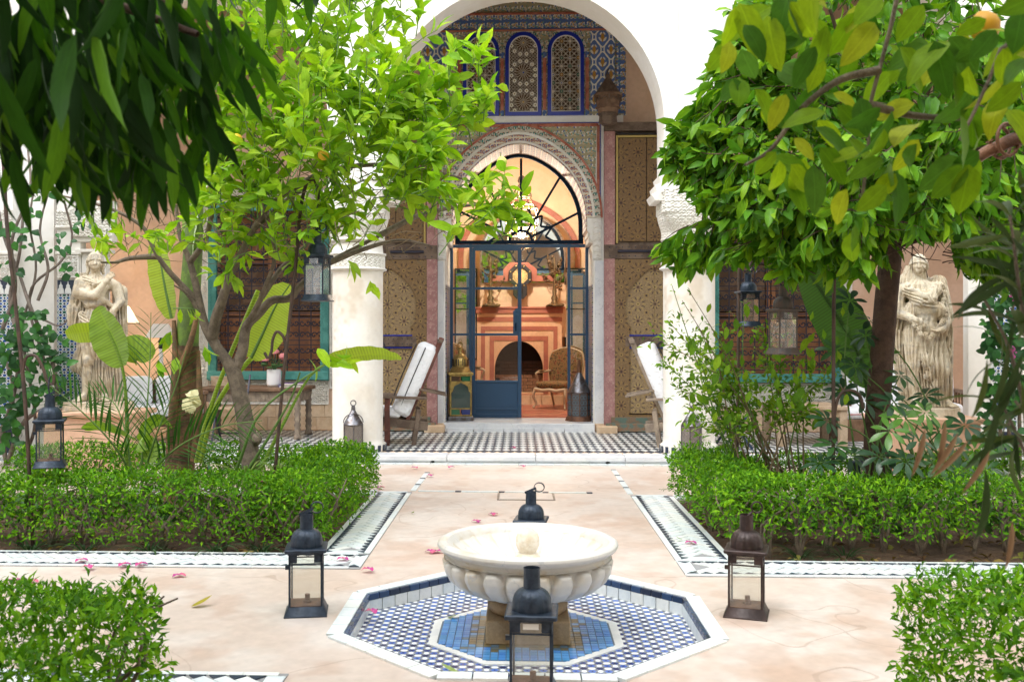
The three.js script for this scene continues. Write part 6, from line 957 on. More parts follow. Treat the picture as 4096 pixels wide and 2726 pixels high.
class Leaves {
  constructor() { this.l = []; }
  put(p, dir, face, s = 1, tone = -1) { this.l.push({ p, q: orient(dir, face), s, tone }); }
  spray(tip, dir, n, o = {}) { // leaves set round the last stretch of a twig
    const { len = .2, droop = .4, spread = .9, s0 = .75, s1 = 1.2, face = .6 } = o, d = dir.clone().normalize();
    for (let k = 0; k < n; k++) { const f = (k + rnd()) / n, p = tip.clone().addScaledVector(d, -len * (1 - f)), q = d.clone().multiplyScalar(.5 + .4 * f).addScaledVector(rdir(), spread).addScaledVector(UP, -droop * rr(.5, 1.3)); this.put(p, q, UP.clone().multiplyScalar(face).add(rdir().multiplyScalar(.7)), rr(s0, s1)); }
  }
  build(t, name, stuffName, hi, lo, mats, nParts, shift) { // nearest leaves become parts, the rest one mass
    const org = t.position, inv = shift ?? org, near = o => o.p.distanceTo(camera.position), his = Array.isArray(hi) ? hi : [hi];
    const vis = o => { const D = -o.p.z - o.p.x * YAW, px = 520 + F * (o.p.x) / D, py = HY + F * (EYE - o.p.y) / D; return D > .3 && px > -30 && px < 1054 && py > -30 && py < 710; };
    const idx = this.l.map((o, i) => [vis(o) ? near(o) : 1e3 + i * .001, o]).sort((a, b) => a[0] - b[0]);
    idx.slice(0, nParts).forEach(([d, o], i) => { const m = new THREE.Mesh(his[i % his.length], mats[Math.floor(rnd() * mats.length)]); m.name = name; m.castShadow = m.receiveShadow = true; m.position.copy(o.p).sub(org); m.quaternion.copy(o.q); m.scale.setScalar(o.s); t.add(m); });
    const rest = idx.slice(nParts); if (!rest.length) return;
    const base = mats[0].clone(); base.color.setRGB(1, 1, 1); const im = new THREE.InstancedMesh(lo, base, rest.length), c = new THREE.Color(); im.name = stuffName; im.castShadow = im.receiveShadow = true; tag(im, null, null, null, 'stuff');
    rest.forEach(([d, o], i) => { im.setMatrixAt(i, _m.compose(o.p.clone().sub(org), o.q, V3(o.s, o.s, o.s))); c.copy(mats[o.tone >= 0 ? Math.min(mats.length - 1, Math.floor(o.tone * mats.length)) : Math.floor(rnd() * mats.length)].color).multiplyScalar(rr(.8, 1.2)); im.setColorAt(i, c); }); t.add(im);
  }
}
const inBall = (c, rx, ry, rz) => { const d = rdir().multiplyScalar(Math.cbrt(rnd())); return V3(c.x + d.x * rx, c.y + d.y * ry, c.z + d.z * rz); };
function limb(q, org, pts, r0, r1, n = 8) { q.tube(pts.map(p => p.clone().sub(org)), [r0, r1], n, pts.length * 5); }
// a crown filled clump by clump; clumps are [px, py, depth, radius in pixels, sprays]
function crown(L, q, org, clumps, o) {
  const tw = o.twigs ?? mb();
  for (const [px, py, d, r, n0] of clumps) { const n = Math.round(n0 * (o.mul ?? 1)); const c = P(px, py, d), R = r * d / F; for (let k = 0; k < n; k++) { const tip = inBall(c, R, R, R * (o.deep ?? 1.1)), dir = tip.clone().sub(o.from ?? c).normalize().multiplyScalar(.8).add(rdir().multiplyScalar(.7)).addScaledVector(UP, o.lift ?? .1); L.spray(tip, dir, o.n ?? 6, o); if (o.twig) { const e = tip.clone().addScaledVector(dir.clone().normalize(), -(o.twig)); tw.tube([e.clone().sub(org), e.clone().lerp(tip, .5).add(rdir().multiplyScalar(.02)).sub(org), tip.clone().sub(org)], [.005, .002], 4, 4); } } }
  return tw;
}
// ---------------------------------------------------------------- lemon tree in the left bed
{
  const org = V3(P(250, 480, 8.1).x, -.05, -8.1), t = thing('lemon_tree', 'multi-stemmed lemon tree with bright lime leaves in the left bed', 'tree', [org.x, org.y, org.z]);
  const p = (x, y, d = 8.1) => P(x, y, d), tr = mb();
  limb(tr, org, [org, p(251, 462), p(246, 425), p(240, 395), p(233, 370), p(229, 360)], .085, .062, 10); limb(tr, org, [org.clone().add(V3(-.02, -.05, .02)), org.clone().add(V3(0, .12, 0))], .13, .085, 10);
  tr.ball(.045, p(258, 438).x - org.x, p(258, 438).y - org.y, .04, 1, 1.2, 1); tr.build('trunk', BARK.grey, t);
  const L = [[[231, 366], [216, 345], [205, 325], [200, 305], [196, 285], [190, 262], [180, 235], [176, 205]], [[212, 338], [216, 318], [222, 300], [232, 270], [243, 250], [254, 228], [270, 205], [290, 190]], [[234, 370], [242, 352], [247, 325], [258, 314], [272, 300], [289, 298], [301, 285], [330, 262], [380, 235]], [[247, 325], [260, 300], [266, 285], [275, 255], [268, 225], [262, 200]], [[199, 302], [180, 283], [168, 270], [158, 256], [150, 240], [144, 228], [125, 215], [100, 205], [60, 195]], [[205, 325], [192, 300], [183, 290], [174, 285]], [[262, 296], [280, 270], [300, 250], [330, 230], [360, 222]], [[190, 262], [205, 240], [215, 200], [230, 150], [250, 110]], [[254, 228], [300, 190], [350, 150], [400, 110]], [[270, 205], [240, 170], [210, 150]], [[290, 190], [330, 170], [400, 165], [450, 175], [490, 188]], [[158, 256], [130, 258], [115, 262], [101, 262]], [[330, 262], [360, 250], [400, 240], [430, 245]], [[380, 235], [420, 215], [470, 205], [510, 205]]];
  L.forEach((l, i) => { const q = mb(), dz = [0, .25, -.15, .35, .2, .1, -.35, .3, -.3, .3, -.2, .2, -.3, -.3][i]; limb(q, org, l.map(([x, y], k) => p(x, y, 8.1 - dz * k / l.length * 2)), i < 3 ? .05 : .028, i < 3 ? .014 : .007, 8); q.build('limb', BARK.grey, t); });
  const tw = mb(); for (let k = 0; k < 260; k++) { const a = p(rr(120, 460), rr(150, 262), rr(7.4, 8.8)), d = rdir().multiplyScalar(rr(.12, .35)); tw.tube([a.clone().sub(org), a.clone().add(d.clone().multiplyScalar(.5)).add(rdir().multiplyScalar(.03)).sub(org), a.clone().add(d).sub(org)], [.0045, .0015], 4, 4); }
  tag(tw.build('bare_twigs', BARK.twig, t), null, null, null, 'stuff');
  const lv = new Leaves(), tg = mb();
  crown(lv, null, org, [[215, 110, 7.7, 30, 9], [240, 165, 7.6, 50, 13], [285, 215, 7.7, 50, 10], [205, 215, 7.7, 40, 6], [300, 40, 7.6, 60, 22], [370, 30, 8, 45, 8], [385, 85, 7.6, 42, 18], [330, 110, 7.4, 60, 26], [262, 95, 7.6, 55, 16], [432, 92, 7.8, 40, 15], [470, 72, 8, 34, 6], [410, 135, 7.6, 48, 20], [478, 100, 7.9, 26, 5], [300, 165, 7.8, 60, 14], [360, 175, 7.7, 55, 12], [440, 160, 7.5, 36, 9], [496, 185, 7.5, 30, 6], [520, 208, 7.5, 16, 3], [230, 160, 7.8, 40, 8], [420, 25, 8.2, 30, 2], [250, 30, 8, 40, 8], [460, 205, 7.5, 40, 4], [320, -50, 7.8, 80, 22], [230, -40, 7.8, 80, 20], [400, -30, 8.1, 40, 4]], { n: 7, mul: 1.75, len: .22, droop: .15, spread: .75, lift: .25, from: p(300, 260), twig: .3, twigs: tg, s0: .8, s1: 1.35 });
  crown(lv, null, org, [[170, 205, 7.8, 45, 5], [120, 215, 7.8, 40, 4], [150, 245, 7.6, 30, 4], [105, 245, 7.7, 14, 3], [245, 240, 7.7, 40, 4], [225, 275, 7.6, 20, 2], [222, 262, 7.5, 20, 2], [190, 310, 7.5, 14, 1], [330, 205, 7.7, 40, 4]], { n: 5, len: .15, droop: .5, spread: .9, lift: -.2, twig: .2, twigs: tg, s0: .75, s1: 1.15 });
  for (const [x, y, n] of [[350, 265, 3], [372, 285, 3], [205, 350, 4], [160, 365, 3], [178, 362, 3], [172, 335, 3]]) lv.spray(p(x, y, 7.7), V3(.3, -.6, .4), n, { len: .06, droop: .5, spread: .7 });
  for (let k = 0; k < 9; k++) lv.spray(p(305 + rr(0, 45), 352 + rr(-10, 14), 7.2), V3(.6, .1, .3), 1, { len: .02, droop: .35, spread: .7, s0: 1, s1: 1.35 });
  tag(tg.build('leaf_twigs', BARK.green, t), null, null, null, 'stuff');
  lv.build(t, 'leaf', 'leaf_mass', [leafGeo(.15, .058, { fold: .3, curl: .6 }), leafGeo(.16, .054, { fold: .2, curl: 1.0 }), leafGeo(.135, .064, { fold: .35, curl: .3 })], leafGeo(.15, .058, { seg: 3, fold: .3, curl: .6 }), LEAF.lime, 300);
  // green shoots that rise from the ground
  for (const [a, b] of [[[236, 470], [262, 410, 331, 360]], [[248, 470], [290, 400, 300, 372]]]) { const q = mb(); q.tube([p(a[0], a[1], 7.6), p(b[0], b[1], 7.4), p(b[2], b[3], 7.2)].map(v => v.sub(org)), [.014, .006], 6); q.build('green_shoot', BARK.green, t); }
}
function lemon(label, c, r, color, tilt) { const t = thing('lemon', label, 'lemon', [c.x, c.y, c.z]); const q = mb(); q.lathe([[0, -1.28], [.14, -1.2], [.5, -.92], [.86, -.5], [1, 0], [.88, .5], [.5, .93], [.2, 1.1], [0, 1.12]].map(v => [v[0] * r, v[1] * r]), 0, 0, 0, 20); q.build('fruit', M(color, .45, { bumpMap: BUMP.clone(), bumpScale: .001 }), t); mb().cyl(.003, .003, .05, 0, r * 1.25, 0, 5).build('stalk', BARK.green, t); t.rotation.z = tilt; }
lemon('ripe yellow lemon at the left of the bright lemon tree', P(237, 139, 7.3), .042, [.75, .45, .02], .9);
lemon('ripe yellow lemon deeper among the branches of the bright lemon tree', P(323, 155, 7.4), .042, [.75, .42, .02], 1.1);
lemon('pale green lemon hanging in front of the arched door glass', P(502, 162, 7.4), .040, [.55, .62, .12], .2);
lemon('large yellow lemon in the dark leaves at the top right', P(985, 27, 2.45), .036, [.75, .38, .02], .3);
// ---------------------------------------------------------------- orange tree in the right bed
{
  const org = V3(P(878, 480, 8).x, -.05, -8), t = thing('orange_tree', 'dense round headed orange tree with drooping glossy leaves and a dark trunk', 'tree', [org.x, org.y, org.z]), p = (x, y, d = 8) => P(x, y, d), tr = mb();
  limb(tr, org, [org, p(876, 440), p(880, 380), p(883, 340), p(886, 300), p(890, 260), p(894, 200)], .10, .085, 12); limb(tr, org, [org.clone().add(V3(0, -.05, 0)), org.clone().add(V3(0, .15, 0))], .15, .10, 10); tr.build('trunk', BARK.brown, t);
  for (const l of [[[892, 240], [860, 190], [800, 160], [750, 140]], [[893, 220], [930, 170], [980, 150], [1040, 130]], [[894, 205], [880, 130], [850, 70], [830, 10]], [[894, 205], [920, 110], [950, 40]], [[890, 250], [840, 230], [790, 225], [740, 220]], [[890, 245], [950, 230], [1010, 225]]]) { const q = mb(); limb(q, org, l.map(([x, y], k) => p(x, y, 8 - k * .2)), .05, .012, 7); q.build('limb', BARK.brown, t); }
  const lv = new Leaves(), tg = mb();
  crown(lv, null, org, [[742, 55, 7.5, 30, 12], [772, 85, 7.4, 32, 14], [690, 118, 7.5, 20, 9], [674, 148, 7.5, 12, 6], [722, 88, 7.5, 26, 14], [668, 245, 7.6, 14, 6], [745, 135, 7.4, 42, 34], [705, 140, 7.4, 24, 14], [715, 185, 7.4, 30, 22], [765, 185, 7.2, 50, 40], [690, 250, 7.6, 22, 10], [735, 235, 7.4, 34, 22], [800, 215, 7.1, 55, 44], [850, 170, 7.1, 70, 50], [920, 200, 7.2, 70, 50], [995, 215, 7.3, 60, 40], [1050, 200, 7.3, 60, 30], [790, 245, 7.3, 30, 22], [850, 240, 7.2, 40, 30], [930, 235, 7.3, 26, 22], [1000, 250, 7.4, 36, 24], [880, 80, 7.4, 75, 40], [800, 80, 7.4, 55, 34], [770, 40, 7.6, 45, 14], [960, 100, 7.5, 80, 40], [1040, 90, 7.6, 70, 30], [850, -20, 7.8, 90, 40], [960, -20, 7.8, 90, 36], [900, 140, 8.4, 120, 60], [820, 180, 8.5, 80, 40], [980, 170, 8.5, 80, 40], [1000, 190, 8.9, 110, 70], [920, 120, 9, 120, 70], [1000, 60, 9, 110, 60], [820, 80, 8.8, 70, 40], [700, 165, 7.6, 22, 12], [676, 128, 7.5, 12, 6], [760, 15, 7.6, 40, 16]], { n: 8, mul: 1.45, len: .22, droop: .75, spread: .6, lift: -.1, from: p(890, 190), twig: .25, twigs: tg, s0: .75, s1: 1.25, face: .3 });
  tag(tg.build('leaf_twigs', BARK.brown, t), null, null, null, 'stuff');
  lv.l = lv.l.filter(o => { const D = -o.p.z - o.p.x * YAW, px = 520 + F * o.p.x / D, py = HY + F * (EYE - o.p.y) / D; return !(px > 890 && px < 955 && py > 226); });
  lv.build(t, 'leaf', 'leaf_mass', [leafGeo(.155, .056, { fold: .35, curl: .7, tip: 1.5 }), leafGeo(.165, .052, { fold: .25, curl: 1.0 }), leafGeo(.145, .06, { fold: .45, curl: .4 })], leafGeo(.155, .056, { seg: 3, fold: .35, curl: .7 }), LEAF.orange, 300);
}
// ---------------------------------------------------------------- foreground boughs
{
  const org = V3(-2.35, -.05, -2.7), t = thing('broadleaf_tree', 'dark tree with long hanging leaves filling the top left corner', 'tree', [org.x, org.y, org.z]), q = mb(); limb(q, org, [org, V3(-2.3, 1.2, -2.7), V3(-2.1, 2.4, -2.6), V3(-1.7, 3.3, -2.5)], .09, .05, 10); q.build('trunk', BARK.brown, t);
  for (const l of [[V3(-2.1, 2.4, -2.6), V3(-1.5, 2.5, -2.4), V3(-1.0, 2.35, -2.3), V3(-.75, 2.25, -2.25)], [V3(-2.15, 2.2, -2.6), V3(-1.4, 2.2, -2.6), V3(-.95, 2.15, -2.5)], [V3(-2, 2.6, -2.6), V3(-1.3, 2.8, -2.2), V3(-.8, 2.7, -2.1)], [V3(-2, 2.6, -2.6), V3(-1.6, 2.9, -3.2), V3(-1.2, 2.7, -3.5)]]) { const b = mb(); limb(b, org, l, .03, .008, 6); b.build('limb', BARK.brown, t); }
  const lv = new Leaves();
  const hang = (x, y, d, n, r, sp = .35) => { const c = P(x, y, d), R = r * d / F; for (let k = 0; k < n * 2; k++) lv.put(inBall(c, R * 1.05, R * 1.05, .3), V3(rr(-sp, sp) * 1.5 + .12, -1, rr(-.5, .5)), V3(rr(-1.5, 1.5), rr(-.4, .7), 1), rr(.5, 1.02)); };
  for (const a of [[10, 10, 2.2, 16, 45], [60, 20, 2.2, 20, 45], [110, 20, 2.25, 20, 45], [160, 25, 2.3, 18, 40], [200, 30, 2.35, 14, 30], [225, 20, 2.4, 8, 22], [20, 80, 2.3, 18, 40], [70, 80, 2.2, 20, 40], [120, 85, 2.2, 20, 38], [170, 75, 2.3, 16, 32], [195, 95, 2.35, 6, 20], [30, 130, 2.35, 14, 34], [80, 128, 2.3, 14, 30], [130, 130, 2.3, 12, 28], [165, 130, 2.3, 8, 22], [60, 155, 2.4, 7, 26], [110, 160, 2.4, 5, 22], [160, 150, 2.4, 5, 14], [0, 150, 2.4, 6, 20]]) hang(...a);
  for (let k = 0; k < 4300; k++) { const p = V3(rr(-3.6, -.7), rr(2.0, 3.9), rr(-4.7, -.9)); const D = -p.z, py = HY + F * (EYE - p.y) / D, px = 520 + F * p.x / D; if ((py > 118 && px > -20) || px > 190) { if (py > -20) continue; } lv.put(p, V3(rr(-.4, .4), -1, rr(-.4, .4)), rdir(), rr(.8, 1.3)); }
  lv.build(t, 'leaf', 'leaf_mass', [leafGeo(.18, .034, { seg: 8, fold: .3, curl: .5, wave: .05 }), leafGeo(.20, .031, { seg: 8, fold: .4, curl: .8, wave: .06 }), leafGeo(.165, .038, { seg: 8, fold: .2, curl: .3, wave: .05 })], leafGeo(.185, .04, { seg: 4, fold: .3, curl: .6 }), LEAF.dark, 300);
}
{
  const org = V3(2.5, -.05, -2.6), t = thing('lemon_bough_tree', 'near lemon tree with broad yellow green leaves hanging in the top right', 'tree', [org.x, org.y, org.z]), q = mb(); limb(q, org, [org, V3(2.45, 1.3, -2.6), V3(2.3, 2.5, -2.6), V3(1.9, 3.3, -2.6)], .08, .045, 10); q.build('trunk', BARK.grey, t);
  const p = (x, y, d = 2.5) => P(x, y, d);
  for (const l of [[V3(2.3, 2.5, -2.6), p(960, -60), p(905, -20), p(890, 30), p(878, 75), p(870, 105), p(868, 150), p(862, 200)], [V3(2.3, 2.6, -2.6), p(900, -80, 2.4), p(840, -20, 2.4), p(790, 10, 2.4), p(750, 40, 2.4)], [p(880, 70), p(840, 80), p(800, 110), p(770, 150), p(745, 165)], [V3(2.35, 2.3, -2.6), p(1010, 40, 2.3), p(985, 90, 2.3), p(960, 140, 2.3)], [p(870, 105), p(910, 115), p(950, 118), p(990, 120)]]) { const b = mb(); limb(b, org, l, .012, .004, 6); b.build('limb', BARK.grey, t); }
  const lv = new Leaves(), hang = (x, y, d, n, r, sp = .8, dn = .8) => { const c = p(x, y, d), R = r * d / F; for (let k = 0; k < n * .72; k++) lv.put(inBall(c, R * 1.1, R * 1.1, .2), V3(rr(-sp, sp) * 1.2, -dn * rr(.1, 1.3), rr(-.5, .5)), V3(rr(-1, 1), rr(-.2, 1.1), 1), rr(.55, 1.08)); };
  for (const a of [[735, 25, 2.4, 6, 18], [745, 60, 2.4, 4, 14], [770, 10, 2.4, 8, 25], [820, 10, 2.4, 10, 30], [860, 30, 2.5, 10, 26], [765, 100, 2.45, 5, 18], [800, 65, 2.45, 8, 25], [830, 100, 2.5, 8, 22], [775, 150, 2.5, 5, 14], [805, 165, 2.45, 4, 12], [820, 140, 2.5, 4, 14], [870, 130, 2.4, 8, 20], [865, 185, 2.4, 4, 10], [890, 165, 2.4, 5, 14], [905, 60, 2.5, 10, 26], [920, 120, 2.4, 8, 22], [945, 20, 2.4, 12, 30], [975, 70, 2.3, 10, 30], [1005, 20, 2.3, 12, 30], [1010, 100, 2.3, 8, 26], [955, 150, 2.4, 5, 18], [985, 150, 2.4, 4, 14], [868, 225, 2.4, 2, 5, .2, 1]]) hang(...a);
  for (let k = 0; k < 1800; k++) { const v = V3(rr(.5, 3.6), rr(2.2, 3.9), rr(-4.7, -.9)), D = -v.z, py = HY + F * (EYE - v.y) / D; if (py > -30) continue; lv.put(v, rdir().addScaledVector(UP, -.6), rdir().add(UP), rr(.8, 1.2)); }
  lv.l = lv.l.filter(o => { const D = -o.p.z - o.p.x * YAW, px = 520 + F * o.p.x / D, py = HY + F * (EYE - o.p.y) / D; return !(px > 885 && px < 960 && py > 195 && py < 700); });
  lv.build(t, 'leaf', 'leaf_mass', [leafGeo(.135, .066, { seg: 7, fold: .22, curl: .6, wave: .02 }), leafGeo(.145, .062, { seg: 7, fold: .3, curl: .9, wave: .03 }), leafGeo(.125, .07, { seg: 7, fold: .12, curl: .3, wave: .02 })], leafGeo(.135, .066, { seg: 3, fold: .22, curl: .6 }), LEAF.lemonNear, 190);
}
// ---------------------------------------------------------------- hedges
function hedge(label, runs, o = {}) { // runs: [x0, x1, d0, d1, y0, y1]
  const x = runs[0], t = thing('clipped_hedge', label, 'hedge', [(x[0] + x[1]) / 2, -.05, -(x[2] + x[3]) / 2]), lv = new Leaves(), st = mb(), tw = mb(), org = t.position;
  for (const [x0, x1, d0, d1, y0, y1] of runs) {
    const sx = x1 - x0, sd = d1 - d0, sy = y1 - y0, area = sx * sy * 2 + sd * sy * 2 + sx * sd * 1.3, n = Math.round(area * (o.dens ?? 2700));
    for (let k = 0; k < n; k++) { // choose a face, stand a little in or out of it
      let q = rnd() * area, p, nrm; const dep = Math.pow(rnd(), 1.6) * .13 - .03;
      if (q < sx * sy * 2) { const s = q < sx * sy ? 0 : 1; p = [rr(x0, x1), rr(y0, y1), s ? d1 - dep : d0 + dep]; nrm = V3(0, 0, s ? -1 : 1); } else if ((q -= sx * sy * 2) < sd * sy * 2) { const s = q < sd * sy ? 0 : 1; p = [s ? x1 - dep : x0 + dep, rr(y0, y1), rr(d0, d1)]; nrm = V3(s ? 1 : -1, 0, 0); } else { p = [rr(x0, x1), y1 - dep, rr(d0, d1)]; nrm = UP.clone(); }
      const bump = .07 * (fbm(p[0] * .23 + 3, p[2] * .23 + p[1] * .31 + 3, 16, 3, 5) - .5) * 2, v = V3(p[0], p[1], -p[2]).addScaledVector(nrm, bump); // soft uneven clipping, rounded edges
      if (nrm.y < .5 && fbm(v.x * .7 + 3, v.z * .7 + v.y * 1.1 + 3, 14, 3, 44) > .6 && rnd() < .3) continue;
      const low = sst(y0 + .16, y0, v.y); if (rnd() < low * .4 * fbm(v.x * .9 + 2, v.z * .9 + 9, 12, 2, 8) * 1.6) continue;
      if (v.y > y1 - .05) { const ex = Math.min(v.x - x0, x1 - v.x, -v.z - d0, d1 + v.z); v.y -= .05 * sst(.07, 0, ex); }
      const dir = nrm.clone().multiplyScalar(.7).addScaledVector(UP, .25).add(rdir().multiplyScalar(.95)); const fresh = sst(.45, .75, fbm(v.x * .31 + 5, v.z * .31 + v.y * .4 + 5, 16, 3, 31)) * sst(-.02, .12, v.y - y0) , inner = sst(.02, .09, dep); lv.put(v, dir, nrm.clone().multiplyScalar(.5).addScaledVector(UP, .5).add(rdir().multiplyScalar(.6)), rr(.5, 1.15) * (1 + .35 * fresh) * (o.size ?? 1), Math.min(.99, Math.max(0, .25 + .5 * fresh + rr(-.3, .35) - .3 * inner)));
      if (nrm.y > .5 && rnd() < .012 || rnd() < .004) for (let j = 0; j < 6; j++) lv.put(v.clone().addScaledVector(nrm, .012 * j), nrm.clone().add(rdir().multiplyScalar(1.1)), UP, rr(.6, 1.1), .9);
    }
    const m = Math.max(2, Math.round(Math.max(sx, sd) / .22)); for (let k = 0; k < m; k++) { const f = (k + .5) / m, bx = sx > sd ? x0 + sx * f : rr(x0 + .12, x1 - .12), bd = sx > sd ? rr(d0 + .12, d1 - .12) : d0 + sd * f, s2 = mb(); for (let j = 0; j < 4; j++) s2.tube([V3(bx, -.04, -bd), V3(bx + rr(-.06, .06), y0 + .05, -bd + rr(-.06, .06)), V3(bx + rr(-.18, .18), y0 + sy * .6, -bd + rr(-.16, .16)), V3(bx + rr(-.22, .22), y1 - .05, -bd + rr(-.2, .2))].map(v => v.sub(org)), [.014, .004], 5, 8); s2.build('stem', BARK.grey, t); }
  }
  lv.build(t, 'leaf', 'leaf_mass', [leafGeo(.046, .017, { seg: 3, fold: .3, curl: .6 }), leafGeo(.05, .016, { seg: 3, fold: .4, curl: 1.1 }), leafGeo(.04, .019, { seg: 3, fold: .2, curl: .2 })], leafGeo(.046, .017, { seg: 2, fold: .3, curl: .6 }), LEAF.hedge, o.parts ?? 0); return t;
}
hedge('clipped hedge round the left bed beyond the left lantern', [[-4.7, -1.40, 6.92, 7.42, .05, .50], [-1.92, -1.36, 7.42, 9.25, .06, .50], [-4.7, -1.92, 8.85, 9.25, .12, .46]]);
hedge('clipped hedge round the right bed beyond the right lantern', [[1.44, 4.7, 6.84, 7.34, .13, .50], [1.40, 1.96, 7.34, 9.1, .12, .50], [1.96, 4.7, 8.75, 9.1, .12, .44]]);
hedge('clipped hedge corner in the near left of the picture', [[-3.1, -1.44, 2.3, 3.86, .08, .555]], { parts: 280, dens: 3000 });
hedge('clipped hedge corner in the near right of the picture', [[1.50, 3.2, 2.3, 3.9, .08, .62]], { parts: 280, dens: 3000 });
// ---------------------------------------------------------------- banana plants
function blade(spine, width, o = {}) { // broad ribbed leaf along a spine of points
  const c = new THREE.CatmullRomCurve3(spine), n = o.n ?? 40, m = 6, pos = [], uv = [], idx = [], side = o.side ?? V3(1, 0, 0), L = c.getLength();
  for (let i = 0; i <= n; i++) { const t = i / n, q = c.getPointAt(t), tg = c.getTangentAt(t), s = side.clone().addScaledVector(tg, -side.dot(tg)).normalize(), nr = s.clone().cross(tg).normalize(), w = width / 2 * Math.pow(Math.max(0, Math.sin(PI * Math.pow(t * .97 + .015, .85))), .55) * (i === n ? .05 : 1);
    for (let k = -m; k <= m; k++) { const f = k / m, rag = 1 - (Math.abs(k) === m ? (hash(i >> 1, k > 0 ? 1 : 2, 9) > .86 ? .10 : 0) : 0), e = q.clone().addScaledVector(s, f * w * rag).addScaledVector(nr, (o.fold ?? .22) * Math.abs(f) * w + .004 * Math.sin(t * L * 60) * Math.abs(f) - (o.droop ?? 0) * f * f * w); pos.push(e.x, e.y, e.z); uv.push(.5 + f * .5, t * L); } }
  const r = 2 * m + 1; for (let i = 0; i < n; i++) for (let k = 0; k < r - 1; k++) { const a = i * r + k; idx.push(a, a + 1, a + r, a + 1, a + r + 1, a + r); }
  const g = new THREE.BufferGeometry(); g.setAttribute('position', new THREE.Float32BufferAttribute(pos, 3)); g.setAttribute('uv', new THREE.Float32BufferAttribute(uv, 2)); g.setIndex(idx); g.computeVertexNormals(); return g;
}
const banTex = tex(64, 256, (u, v) => { const b = .86 + .14 * Math.sin(v * 2 * PI * 12 + Math.abs(u - .5) * 5) + .1 * (fbm(u, v, 12, 2, 4) - .5) + .3 * sst(.05, .0, Math.abs(u - .5)); return [b, b, b * .95]; }, 1, .3);
const banMat = c => new THREE.MeshPhysicalMaterial({ color: col(...c), map: banTex, roughness: .95, transmission: .5, thickness: 0, clearcoat: .25, clearcoatRoughness: .4, side: THREE.DoubleSide });
const BAN = [banMat([.40, .56, .02]), banMat([.26, .44, .02]), banMat([.075, .21, .02])];
